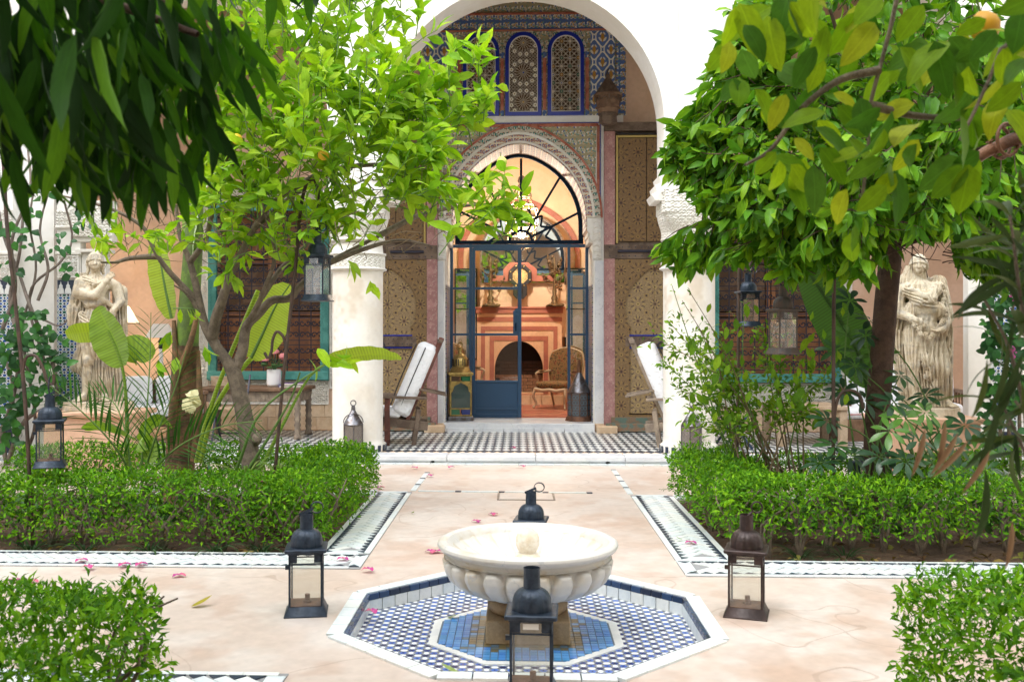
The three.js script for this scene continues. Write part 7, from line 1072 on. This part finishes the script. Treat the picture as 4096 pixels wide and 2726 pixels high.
{
  const d = 8.6, p = (x, y, q = d) => P(x, y, q), org = V3(p(178, 480).x, -.05, -d), t = thing('banana_plant', 'banana plant with a thick sheathed stem and broad lime leaves left of the lemon tree', 'banana plant', [org.x, org.y, org.z]), rel = a => a.map(v => v.clone().sub(org));
  mb().tube(rel([org, p(181, 440), p(184, 390), p(186, 345)]), [.135, .115], 14).build('dry_sheath', mottled([.20, .11, .055], [.10, .06, .035], .5, .9, { s: 120, res: 256, fine: .25, bump: .008 }), t);
  mb().tube(rel([p(186, 372), p(189, 310), p(193, 250), p(195, 200)]), [.105, .075], 14).build('green_stem', mottled([.16, .26, .04], [.10, .15, .04], .5, .7, { s: 121, res: 256, fine: .15 }), t);
  for (const [a, b, r] of [[[171, 440], [174, 320], .05], [[195, 460], [198, 350], .045], [[176, 380], [200, 300], .04]]) mb().tube(rel([p(a[0], a[1], d - .1), p((a[0] + b[0]) / 2 + 3, (a[1] + b[1]) / 2, d - .13), p(b[0], b[1], d - .06)]), [r, r * .4], 8).build('loose_sheath', mottled([.24, .13, .06], [.13, .08, .045], .4, .9, { s: 122, res: 128, fine: .3 }), t);
  const lf = (sp, w, m, o, dd = d) => { const b = meshOf(blade(rel(sp.map(([x, y, q]) => p(x, y, q ?? dd))), w, o), 'leaf', BAN[m], t); mb().tube(rel(sp.map(([x, y, q]) => p(x, y, q ?? dd))), [.018, .006], 6).build('midrib', BARK.green, b); };
  const stalk = (sp, r) => mb().tube(rel(sp.map(([x, y]) => p(x, y, 8.4))), r, 8).build('leaf_stalk', BAN[0], t);
  lf([[172, 318], [165, 285], [160, 255], [158, 228]], .30, 0, { side: V3(1, 0, .5) }); lf([[251, 358], [262, 335], [276, 305], [290, 284]], .46, 0, { side: V3(1, .35, .2), fold: .1 }, 8.9); lf([[190, 260], [196, 215], [210, 180], [232, 165]], .4, 1, { side: V3(.8, 0, 1) });
  stalk([[200, 462], [214, 410], [232, 380], [251, 358]], .022); stalk([[196, 462], [205, 425], [222, 375], [258, 290]], .02);
  const young = thing('young_banana_plant', 'young banana shoot with torn drooping leaves in front of the left statue', 'banana plant', [P(128, 480, 8).x, -.05, -8]), yo = young.position, yr = a => a.map(([x, y, q]) => P(x, y, q ?? 8).sub(yo));
  mb().tube(yr([[126, 478], [127, 420], [123, 370], [117, 350], [108, 330]]), [.022, .010], 8).build('leaf_stalk', BAN[1], young);
  for (const [sp, w, m, o] of [[[[123, 366], [116, 344], [107, 325], [98, 306]], .36, 1, { side: V3(1, .6, .4), fold: .35 }], [[[104, 333, 8.05], [92, 331, 8.05], [80, 332, 8.05], [66, 334, 8.1]], .18, 0, { side: V3(0, 1, .4) }], [[[122, 356], [132, 350], [142, 352], [146, 362]], .26, 1, { side: V3(.5, 1, 0) }], [[[136, 438, 7.7], [118, 428, 7.7], [100, 424, 7.7], [82, 428, 7.7]], .26, 1, { side: V3(0, .5, 1), fold: .1 }], [[[140, 440, 7.7], [152, 424, 7.7], [163, 420, 7.7], [172, 428, 7.7]], .22, 1, { side: V3(.2, .6, 1), fold: .1 }], [[[150, 462, 7.5], [152, 448, 7.5], [146, 440, 7.5], [137, 450, 7.5]], .2, 1, { side: V3(1, .3, .5) }]]) meshOf(blade(yr(sp), w, o), 'leaf', BAN[m], young);
  const side = thing('banana_shoot', 'arching banana leaf reaching out in front of the left column', 'banana plant', [P(262, 480, 8.2).x, -.05, -8.2]), so = side.position; mb().tube([[255, 480], [285, 420], [315, 370], [342, 357]].map(([x, y]) => P(x, y, 8.1).sub(so)), [.02, .008], 7).build('leaf_stalk', BAN[1], side); meshOf(blade([[322, 362], [345, 357], [375, 354], [402, 358]].map(([x, y], i) => P(x, y, 8.1 - i * .05).sub(so)), .15, { side: V3(.1, 1, .7), fold: .3 }), 'leaf', BAN[0], side);
}
{
  const d = 8.5, o = P(868, 480, d), t = thing('banana_leaf_plant', 'single great banana leaf leaning left beside the orange trunk', 'banana plant', [o.x, -.05, -d]), org = t.position, r = a => a.map(([x, y]) => P(x, y, d).sub(org));
  mb().tube(r([[872, 480], [870, 420], [862, 362], [835, 312], [803, 264]]), [.03, .01], 8).build('midrib', BAN[2], t); const sp = [[870, 385], [852, 345], [828, 303], [800, 258]]; meshOf(blade(r(sp), .42, { side: V3(1, .55, .2), fold: .25 }), 'leaf', BAN[2], t);
}
// ---------------------------------------------------------------- feathery palm in the left bed
{
  const d = 7.6, o = P(140, 480, d), t = thing('young_palm', 'young date palm with stiff feathery fronds in the left bed', 'palm', [o.x, -.05, -d]), org = t.position, pm = [leafMat([.06, .19, .02], .3, .3), leafMat([.04, .14, .02], .3, .3)], lg = leafGeo(.30, .022, { seg: 4, fold: .5, curl: .2, peak: .35 });
  for (const pts of [[[140, 478, 7.6], [146, 420, 7.6], [150, 360, 7.7], [151, 312, 7.8]], [[142, 478, 7.5], [158, 430, 7.3], [176, 385, 7.2], [186, 350, 7.2]], [[135, 478, 7.6], [110, 440, 7.4], [75, 405, 7.3], [40, 378, 7.3]], [[144, 478, 7.5], [180, 445, 7.3], [225, 425, 7.1], [262, 420, 7.0]], [[132, 478, 7.8], [125, 430, 7.9], [112, 400, 8], [90, 395, 8.1]]]) {
    const c = new THREE.CatmullRomCurve3(pts.map(([x, y, q]) => P(x, y, q).sub(org))), fr = meshOf(mb().tube(c.getPoints(8), [.010, .003], 5, 16).geo(), 'frond', BARK.green, t), L = 22;
    for (let k = 4; k < L; k++) for (const s of [-1, 1]) { const u = k / L, p = c.getPointAt(u), tg = c.getTangentAt(u), sd = tg.clone().cross(V3(.2, .1, 1)).normalize().multiplyScalar(s), m = new THREE.Mesh(lg, pm[k & 1]); m.name = 'leaflet'; m.castShadow = true; m.position.copy(p); m.quaternion.copy(orient(tg.clone().multiplyScalar(.9).addScaledVector(sd, .75).add(rdir().multiplyScalar(.12)), UP)); m.scale.setScalar(.55 + .55 * Math.sin(PI * Math.min(1, u * 1.05))); fr.add(m); }
  }
}
// ---------------------------------------------------------------- creeper on the left, with many bare stems
{
  const d = 11.45, p = (x, y, q = d) => P(x, y, q), o = p(10, 470), t = thing('creeper', 'bare stemmed creeper with dark green leaves climbing the far left pier', 'climbing plant', [o.x, 0, -d]), org = t.position;
  for (const [l, r] of [[[[5, 470], [25, 420], [55, 400], [52, 360], [40, 330], [28, 300], [18, 270], [5, 240], [-5, 190]], .03], [[[48, 460], [50, 400], [44, 360], [30, 310], [33, 285], [60, 262], [72, 240], [64, 200]], .024], [[[0, 440], [12, 400], [20, 350], [10, 300], [20, 250], [25, 180]], .03], [[[20, 465], [35, 425], [28, 370], [22, 330], [36, 270], [30, 220], [40, 160]], .022], [[[28, 312], [45, 320], [60, 325], [70, 315], [72, 290]], .014], [[[2, 330], [15, 290], [12, 240], [30, 190], [28, 150]], .026], [[[38, 300], [48, 270], [40, 230], [52, 180]], .02], [[[8, 470], [2, 430], [14, 395], [6, 360]], .03]]) mb().tube(l.map(([x, y]) => p(x, y, d + rr(-.15, .1)).sub(org)), [r, r * .5], 7, 40).build('stem', mottled([.15, .12, .10], [.22, .18, .15], .3, .9, { s: 130, res: 64 }), t);
  const lv = new Leaves(); const cl = (x, y, r, n) => { const c = p(x, y, 11.2), R = r * 11.2 / F; for (let k = 0; k < n; k++) lv.put(inBall(c, R, R, .25), V3(rr(-1, 1), rr(-1, .4), rr(0, .6)), V3(rr(-.5, .5), rr(.1, 1), 1), rr(.7, 1.3)); };
  for (const a of [[15, 230, 16, 16], [40, 250, 14, 12], [60, 240, 12, 9], [10, 270, 12, 8], [30, 320, 25, 40], [12, 345, 22, 50], [45, 345, 22, 42], [25, 380, 28, 60], [60, 370, 16, 20], [8, 410, 20, 30], [50, 400, 18, 20], [20, 440, 24, 24], [35, 200, 20, 14], [60, 180, 14, 8], [88, 218, 16, 8], [72, 270, 10, 6]]) cl(...a);
  lv.build(t, 'leaf', 'leaf_mass', [leafGeo(.105, .08, { seg: 4, fold: .15, curl: .4, peak: .38 }), leafGeo(.12, .07, { seg: 4, fold: .25, curl: .6, peak: .35 })], leafGeo(.13, .10, { seg: 3 }), LEAF.vine, 300);
}
{
  const d = 10.9, p = (x, y, q = d) => P(x, y, q), o = p(1012, 470), t = thing('flowering_creeper', 'creeper with small green leaves and pink flowers at the far right pier', 'climbing plant', [o.x, 0, -d]), org = t.position;
  for (const l of [[[1012, 470], [1008, 400], [1014, 340], [1004, 290], [1012, 230]], [[1020, 470], [1018, 380], [1010, 330], [1020, 270], [1016, 220]], [[1005, 470], [1000, 420], [1006, 370], [996, 330], [985, 310]]]) mb().tube(l.map(([x, y]) => p(x, y).sub(org)), [.022, .01], 6, 30).build('stem', BARK.grey, t);
  const lv = new Leaves(); for (const [x, y, r, n] of [[1008, 300, 26, 70], [1000, 345, 22, 60], [1006, 390, 28, 90], [1018, 340, 26, 60], [1012, 250, 24, 50], [1016, 210, 24, 40], [1016, 280, 16, 20], [995, 325, 10, 8], [1000, 430, 24, 36], [1015, 240, 16, 14]]) { const c = p(x, y, 10.7), R = r * 10.7 / F; for (let k = 0; k < n; k++) lv.put(inBall(c, R, R, .2), V3(rr(-1, 1), rr(-1, .5), rr(0, .6)), V3(rr(-.5, .5), rr(.1, 1), 1), rr(.7, 1.25)); }
  lv.build(t, 'leaf', 'leaf_mass', leafGeo(.11, .08, { seg: 4, peak: .38 }), leafGeo(.11, .08, { seg: 3 }), LEAF.vine, 260);
  const fm = M([.62, .10, .38], .8, { transmission: .3, thickness: 0 }); for (const [x, y] of [[1016, 293], [1019, 297], [1013, 352]]) { const q = mb(); for (let k = 0; k < 6; k++) q.add(leafGeo(.075, .05, { seg: 3 }), ...p(x, y, 10.5).sub(org).toArray(), rr(-.6, .2), 0, k * 1.05); q.build('flower', fm, t, false); }
}
// ---------------------------------------------------------------- loose shrub by the right column
{
  const d = 8.15, p = (x, y, q = d) => P(x, y, q), o = p(752, 480), t = thing('loose_shrub', 'airy light green shrub with thin arching stems in front of the right column', 'shrub', [o.x, -.05, -d]), org = t.position, lv = new Leaves();
  const tips = [[672, 285], [690, 292], [682, 300], [668, 320], [700, 330], [690, 345], [665, 362], [680, 390], [700, 405], [690, 420], [715, 430], [730, 310], [745, 300], [762, 330], [780, 350], [800, 370], [815, 385], [790, 400], [750, 380], [725, 370], [710, 380], [700, 360], [770, 400], [735, 420], [830, 375], [810, 410], [660, 340], [720, 335], [765, 360]];
  tips.forEach(([x, y], i) => { const b = p(735 + (i * 37 % 70), 478, d + rr(-.3, .3)), e = p(x, y, d + rr(-.5, .4)), m = b.clone().lerp(e, .55).add(V3((i % 3 - 1) * .06, .18, rr(-.1, .1))), c = new THREE.CatmullRomCurve3([b, b.clone().lerp(m, .6).add(V3(0, .03, 0)), m, e]); mb().tube(c.getPoints(6).map(v => v.sub(org)), [.009, .0025], 5, 20).build('stem', i % 3 ? BARK.twig : BARK.green, t);
    const n = y < 315 ? 18 : 110; for (let k = 0; k < n; k++) { const u = 1 - Math.pow(rnd(), 1.3) * (y < 315 ? .4 : .5), q = c.getPoint(u).add(rdir().multiplyScalar(y < 315 ? .015 : rr(0, .16))), dir = c.getTangent(u).multiplyScalar(.6).add(rdir().multiplyScalar(.8)); lv.put(q, dir, UP.clone().add(rdir().multiplyScalar(.8)), rr(.5, 1.15) * (y < 315 ? .6 : 1)); } });
  for (let k = 0; k < 90; k++) { const c = p(rr(690, 850), rr(300, 420), d - rr(.1, .6)); lv.put(c, V3(rr(-.6, .6), -1, rr(-.3, .3)), V3(rr(-.4, .4), .4, 1), rr(1.1, 1.7)); }
  lv.build(t, 'leaf', 'leaf_mass', [leafGeo(.075, .034, { seg: 4, fold: .25, curl: .5 }), leafGeo(.07, .03, { seg: 4, fold: .35, curl: .8 })], leafGeo(.072, .032, { seg: 2 }), LEAF.shrub, 300);
}
// ---------------------------------------------------------------- umbrella leaved schefflera on the right
{
  const d = 7.7, p = (x, y, q = d) => P(x, y, q), o = p(900, 490), t = thing('schefflera', 'schefflera bush with whorled glossy leaves below the right statue', 'shrub', [o.x, -.05, -d]), org = t.position, lg = leafGeo(.15, .05, { seg: 5, fold: .15, curl: .5, peak: .55 });
  const W = [[850, 300, 8], [866, 335, 8], [835, 350, 8], [855, 365, 7.9], [880, 355, 8], [843, 390, 7.9], [865, 400, 7.9], [885, 385, 8], [900, 375, 7.9], [828, 420, 7.6], [835, 445, 7.5], [905, 418, 7.3], [893, 402, 7.4], [925, 412, 7.4], [890, 430, 7.1], [918, 440, 7.2], [940, 430, 7.4], [955, 445, 7.5], [880, 455, 7.2], [905, 460, 7.1], [935, 462, 7.2], [965, 425, 7.7], [975, 450, 7.6], [820, 462, 7.5], [850, 455, 7.7], [960, 470, 7.3], [985, 470, 7.5], [925, 395, 7.8], [1000, 440, 7.6], [1005, 475, 7.4], [870, 320, 8.1], [848, 335, 8.1]];
  W.forEach(([x, y, q], i) => { const c = p(x, y, q), b = p(860 + (i * 29 % 110), 490, 7.9), nr = V3(rr(-.4, .4), .75, .55 + rr(-.2, .3)).normalize(), s = meshOf(mb().tube([b, b.clone().lerp(c, .6).add(V3(rr(-.1, .1), .1, 0)), c].map(v => v.clone().sub(org)), [.010, .004], 5, 10).geo(), 'stem', BARK.green, t), n = 7 + (i % 2), a0 = rnd() * 6, u = nr.clone().cross(V3(1, .2, 0)).normalize(), v2 = nr.clone().cross(u), mat = LEAF.glossy[i % 9 === 4 || i === 11 || i === 14 ? 2 : (i % 2 ? 0 : (i % 3 ? 1 : 3))];
    for (let k = 0; k < n; k++) { const a = a0 + k / n * 2 * PI, m = new THREE.Mesh(lg, mat); m.name = 'leaflet'; m.castShadow = m.receiveShadow = true; const dr = u.clone().multiplyScalar(Math.cos(a)).addScaledVector(v2, Math.sin(a)); m.position.copy(c).sub(org).addScaledVector(dr, .02); m.quaternion.copy(orient(dr.clone().addScaledVector(nr, .1 + rr(-.2, .1)), nr)); m.scale.setScalar(rr(.8, 1.15)); s.add(m); } });
}
// ---------------------------------------------------------------- near oleander at the right edge
{
  const o = V3(1.32, -.05, -2.3), t = thing('oleander', 'near oleander with long narrow blurred leaves at the right edge', 'shrub', [o.x, o.y, o.z]), lv = new Leaves(), p = (x, y, d = 2.15) => P(x, y, d);
  const shoots = [[[1060, 700], [1045, 450], [1025, 330], [1010, 215]], [[1050, 700], [1035, 480], [1010, 350], [985, 300]], [[1050, 700], [1040, 500], [1020, 440], [1000, 400]], [[1060, 720], [1050, 520], [1035, 430], [1015, 400]], [[1060, 600], [1040, 380], [1030, 260], [1030, 180]]];
  shoots.forEach((l, i) => { const c = l.map(([x, y]) => p(x, y, 2.15 + i * .06)); mb().tube(c.map(v => v.clone().sub(o)), [.008, .003], 6, 20).build('stem', BARK.grey, t); const tip = c[3], d = c[3].clone().sub(c[2]); lv.spray(tip, d, i === 0 || i === 4 ? 30 : 12, { len: i === 2 ? .2 : .26, droop: .45, spread: .9, s0: .7, s1: 1.25 }); });
  for (let k = 0; k < 8; k++) lv.put(p(rr(985, 1040), rr(330, 470), 2.1), V3(rr(-.5, .2), -1, .2), V3(rr(-.5, .5), .2, 1), rr(.8, 1.2));
  lv.build(t, 'leaf', 'leaf_mass', [leafGeo(.17, .016, { seg: 7, fold: .25, curl: 1.1, peak: .5 }), leafGeo(.15, .017, { seg: 7, fold: .25, curl: .6, peak: .5 })], leafGeo(.16, .022, { seg: 4 }), LEAF.oleander, 200);
  const pm = M([.30, .19, .10], .8); for (const [x, y, a] of [[945, 420, .1], [958, 432, .5], [968, 440, .7], [990, 450, .5], [925, 428, .2], [1012, 520, .05]]) { const q = mb(); const c = p(x, y, 2.1).sub(o); q.add(leafGeo(.11, .013, { seg: 5, fold: .8, curl: .3 }), c.x, c.y, c.z, 0, 0, PI - a); q.build('seed_pod', pm, t, false); }
}
{ // rusty wrought bracket with a scrolled end
  const p = (x, y) => P(x, y, 3.9), o = p(1040, 150), t = thing('iron_bracket', 'rusty wrought iron scroll poking out of the leaves at the upper right', 'bracket', [o.x, o.y, o.z]), r = a => a.map(([x, y]) => p(x, y).sub(o));
  const pts = r([[958, 196], [962, 178], [972, 163], [986, 152], [1000, 146], [1012, 140], [1030, 138], [1060, 150]]), m = mb(); m.tube(pts, [.016, .034], 8, 30); m.build('curved_bar', MAT.rust, t); const s = mb(), c = p(1004, 141).sub(o); for (const dz of [-.03, .03]) s.add(new THREE.TorusGeometry(.062, .007, 6, 24), c.x, c.y, c.z + dz, 0, .5, 0); for (let k = 0; k < 14; k++) { const a = k / 14 * 2 * PI; s.box(.006, .006, .06, c.x + .062 * Math.cos(a) * .88, c.y + .062 * Math.sin(a), c.z); } s.ball(.02, c.x + .02, c.y, c.z); s.build('scroll', MAT.rust, t);
  mb().tube([p(1060, 150).sub(o), V3(.35, .1, 0), V3(.4, -2.15, 0)], [.034, .03], 8, 24).build('stand', MAT.rust, t);
}
// ---------------------------------------------------------------- ground cover, strappy clumps, flowers, litter
function strapClump(label, pos, n, L, W, mats, up = .8, name = 'grass_clump') { const t = thing(name, label, 'plant', pos), g = [leafGeo(L, W, { seg: 6, fold: .3, curl: 1.6, peak: .3 }), leafGeo(L * .8, W, { seg: 6, fold: .3, curl: 1.1, peak: .3 })]; for (let k = 0; k < n; k++) { const a = k * 2.4, m = new THREE.Mesh(g[k & 1], mats[k % mats.length]); m.name = 'leaf'; m.castShadow = true; m.position.set(.03 * Math.cos(a), 0, .03 * Math.sin(a)); const d = V3(Math.cos(a), up * rr(.5, 2), Math.sin(a)); m.quaternion.copy(orient(d, V3(-Math.cos(a) * 0, 1, 0).addScaledVector(d, -.3))); m.scale.setScalar(rr(.6, 1.1)); t.add(m); } return t; }
{
  const bright = tones([[.17, .30, .035], [.13, .25, .03], [.24, .34, .07]], .4, .3), dk = tones([[.05, .12, .03], [.035, .09, .025]], .35, .4), teal = tones([[.04, .13, .06], [.05, .15, .07]], .3, .4);
  const at = (x, y, d) => { const v = P(x, y, d); return [v.x, -.03, v.z]; };
  strapClump('bright lime strap leaved clump at the foot of the lemon tree', [P(246, 455, 7.7).x, .40, -7.7], 40, .50, .024, bright, .9); strapClump('bright strap leaved clump right of the lemon tree trunk', [P(276, 460, 7.8).x, .40, -7.8], 26, .42, .02, bright, .9); strapClump('blue green strap leaved clump between the banana stem and the lemon tree', [P(213, 462, 7.65).x, .36, -7.65], 18, .40, .03, teal, 1.4);
  for (const [x, l] of [[30, 'dark strap leaved tuft under the left hedge at the far left'], [85, 'dark strap leaved tuft under the left hedge below the palm'], [150, 'dark strap leaved tuft under the middle of the left hedge'], [215, 'dark strap leaved tuft under the left hedge near the bright clump'], [262, 'dark strap leaved tuft under the left hedge near its corner'], [845, 'dark strap leaved tuft under the right hedge'], [800, 'small dark tuft under the right hedge near the right lantern']]) strapClump(l, at(x, 540, 6.95), 26, .30, .016, dk, 1.1);
  const lv = new Leaves(); const t = thing('bed_litter', null, null); t.userData.kind = 'stuff'; for (const b of [BEDS.backRight, BEDS.backLeft]) for (let k = 0; k < 420; k++) lv.put(V3(rr(Math.max(-4.5, b[0]), Math.min(4.5, b[1])), -.01 + rr(0, .02), -rr(b[2], b[3])), V3(rr(-1, 1), rr(-.1, .3), rr(-1, 1)), UP.clone().add(rdir().multiplyScalar(.5)), rr(.6, 1.2)); lv.build(t, 'leaf', 'fallen_leaves', leafGeo(.08, .035, {}), leafGeo(.08, .035, { seg: 3, fold: .4, curl: .9 }), tones([[.28, .20, .06], [.20, .12, .05], [.14, .08, .04], [.25, .24, .06]], .2, .1), 0);
  // undergrowth inside the beds
  const ug = thing('undergrowth', null, null); ug.userData.kind = 'stuff'; const u = new Leaves(); for (let k = 0; k < 1500; k++) { const s = rnd() < .5 ? -1 : 1; u.put(V3(s * rr(1.9, 4.6), rr(0, .34) * rnd() + .02, -rr(7.3, 8.9)), rdir().add(UP), UP.clone().add(rdir().multiplyScalar(.7)), rr(.6, 1.5)); } u.build(ug, 'leaf', 'low_leaves', leafGeo(.09, .045, {}), leafGeo(.09, .045, { seg: 3 }), tones([[.06, .16, .03], [.04, .12, .025], [.09, .20, .03]], .35, .4), 0);
  // pale yellow hibiscus
  const h = P(191, 403, 7.4), f = thing('hibiscus', 'ruffled pale yellow hibiscus flower beside the banana stem', 'flower', [h.x, h.y, h.z]); const pm = M([.78, .74, .42], .85, { transmission: .35, thickness: 0 }); for (let k = 0; k < 11; k++) { const q = mb(); q.add(leafGeo(.085, .075, { seg: 5, fold: .1, curl: .8, peak: .6, wave: .12 }), 0, -.02 + (k % 3) * .03, 0, rr(-.7, .5), rr(-.5, .5), k * 2.4); q.build('petal', pm, f, false); } mb().tube([V3(0, 0, -.01), V3(-.03, -.25, -.05), V3(-.04, -.55, -.05)], .004, 5).build('stalk', BARK.green, f);
}
{ // fallen bougainvillea bracts and leaves
  const pk = [M([.52, .03, .22], .8, { transmission: .25, thickness: 0 }), M([.60, .10, .20], .8, { transmission: .25, thickness: 0 }), M([.40, .02, .22], .8, { transmission: .25, thickness: 0 })], pg = leafGeo(.05, .04, { seg: 4, fold: .35, curl: .9, peak: .4, wave: .05 });
  const petal = (x, y, lvl, label, group, k) => { const p = G(x, y, lvl), t = thing('fallen_petal', label, 'petal', [p.x, lvl + .008, p.z], rnd() * 6, group); for (let j = 0; j < 3; j++) { const m = new THREE.Mesh(pg, pk[(k + j) % 3]); m.name = 'bract'; m.castShadow = true; m.quaternion.copy(orient(V3(Math.cos(j * 2.1), .35, Math.sin(j * 2.1)), UP)); m.position.y = .004; t.add(m); } };
  const S = .4346, set = (l, label, group, lvl) => l.forEach(([x, y], i) => petal(x * S, y * S, lvl, label[i], null, i));
  set([[187, 1290], [204, 1305], [285, 1300], [323, 1299]], ['magenta petal at the back edge of the left tiled border, leftmost there', 'magenta petal at the front edge of the left tiled border', 'magenta petal on the left tiled border, left one of the right hand pair', 'magenta petal on the left tiled border, right one of the right hand pair'], '', .012); set([[412, 1325], [33, 1337], [73, 1339]], ['red pink petal alone on the floor between the left border and the left lantern', 'large magenta petal behind the near left hedge at the picture edge', 'tiny dark petal behind the near left hedge beside the large one'], '', .002); set([[992, 1270], [1007, 1270], [1097, 1200], [1135, 1184]], ['magenta petal left of the bowl rim, left one of two side by side', 'magenta petal touching the bowl rim, right one of two side by side', 'magenta petal just above the far left of the bowl rim', 'magenta petal on the path left of the lantern behind the fountain'], '', .002); set([[875, 1122], [955, 1076], [1037, 1075], [990, 1094], [1203, 1073], [1060, 1059]], ['pink petal beside the far corner of the left hedge', 'tiny magenta petal on the far path nearest the left hedge end', 'tiny magenta petal on the far path left of the dark band squares', 'tiny pink petal on the left band of dark squares', 'tiny magenta petal in the middle of the far path before the step', 'tiny magenta petal close under the marble step left of the middle'], '', .012);
  petal(848 * S, 1311 * S, .012, 'magenta petal at the corner of the left tiled border', null, 1); petal(790 * S, 1287 * S, .012, 'small dark magenta petal on the border right of the left lantern', null, 2); petal(1590 * S, 1249 * S, .012, 'pink petal on the tiled border left of the right lantern', null, 1); petal(857 * S, 1408 * S, -.05, 'magenta petal in the left corner of the sunken basin', null, 0); petal(1182 * S, 1030 * S, GY, 'magenta petal on the marble step before the door', null, 0); petal(957, 415, PED[1][1], 'pink petal at the foot of the statue holding flowers', null, 1);
  [[610, 1088 / 1, 'bright'], [245, 1085], [495, 1100], [370, 1100], [105, 1130], [1100, 0]].slice(0, 5).forEach(([x, y], i) => { const p = P(x * S, y * S - 6, 7.2), t = thing('hedge_petal', ['magenta petal on top of the left hedge below the leaning pole', 'magenta petal on top of the left hedge below the palm', 'magenta petal on top of the left hedge below the bright strap clump', 'magenta petal on top of the left hedge below the banana stem', 'magenta petal on top of the left hedge near the low hanging lantern'][i], 'petal', [p.x, .475, -7.05 - i * .05], i); const m = new THREE.Mesh(pg, pk[i % 3]); m.name = 'bract'; m.quaternion.copy(orient(V3(1, .3, 0), UP)); t.add(m); });
  const gl = (x, y, lvl, L, c, label) => { const p = G(x * S, y * S, lvl), t = thing('fallen_leaf', label, 'leaf', [p.x, lvl + .006, p.z], rnd() * 6); const m = meshOf(leafGeo(L, L * .42, { seg: 6, fold: .2, curl: -.5 }), 'blade', leafMat(c, .2, .3), t); m.quaternion.copy(orient(V3(1, .12, 0), UP)); };
  gl(440, 1396, .002, .13, [.42, .36, .03], 'narrow yellow leaf lying on the floor left of the left lantern'); gl(985, 1540, -.1, .12, [.38, .48, .16], 'pale green leaf lying in the front left of the basin'); gl(1055, 1548, -.1, .10, [.38, .48, .16], 'second pale green leaf in the front of the basin by the near lantern'); gl(1030, 1420, -.1, .09, [.30, .42, .10], 'small green leaf at the edge of the blue tiles'); gl(1570, 1241, .012, .07, [.25, .42, .06], 'small green leaf on the border left of the right lantern'); gl(947, 1180, .002, .06, [.32, .45, .1], 'small green leaf on the path near the left border');
}
// ---------------------------------------------------------------- the rest of the courtyard, beside and behind the camera
{ // matching arcade on the viewer's side, just behind the camera, and the plain side walls
  const t = thing('opposite_arcade', 'whitewashed arcade and walls beside and behind the viewer', 'wall'); mb().box(.3, 8.6, 13.4, -9.1, 4.2, -5.4).build('side_wall', MAT.white, t); mb().box(.3, 8.6, 13.4, 9.6, 4.2, -5.4).build('side_wall', MAT.white, t);
  const src = scene.getObjectByName('arcade_wall').children.find(c => c.name === 'arched_wall'), m = src.clone(); m.position.z = 13.55; t.add(m); mb().box(18.4, 8.6, .3, .25, 4.2, 4.4).build('back_wall', MAT.peach, t); mb().box(18.5, .3, 3.4, .25, 6.75, 3).build('ceiling', MAT.ceiling, t); mb().cyl(.32, .32, 3.3, -2.0, 1.65, 1.4, 24).build('column', MAT.column, t); mb().cyl(.32, .32, 3.3, 2.1, 1.65, 1.4, 24).build('column', MAT.column, t); }
renderer.render(scene, camera);
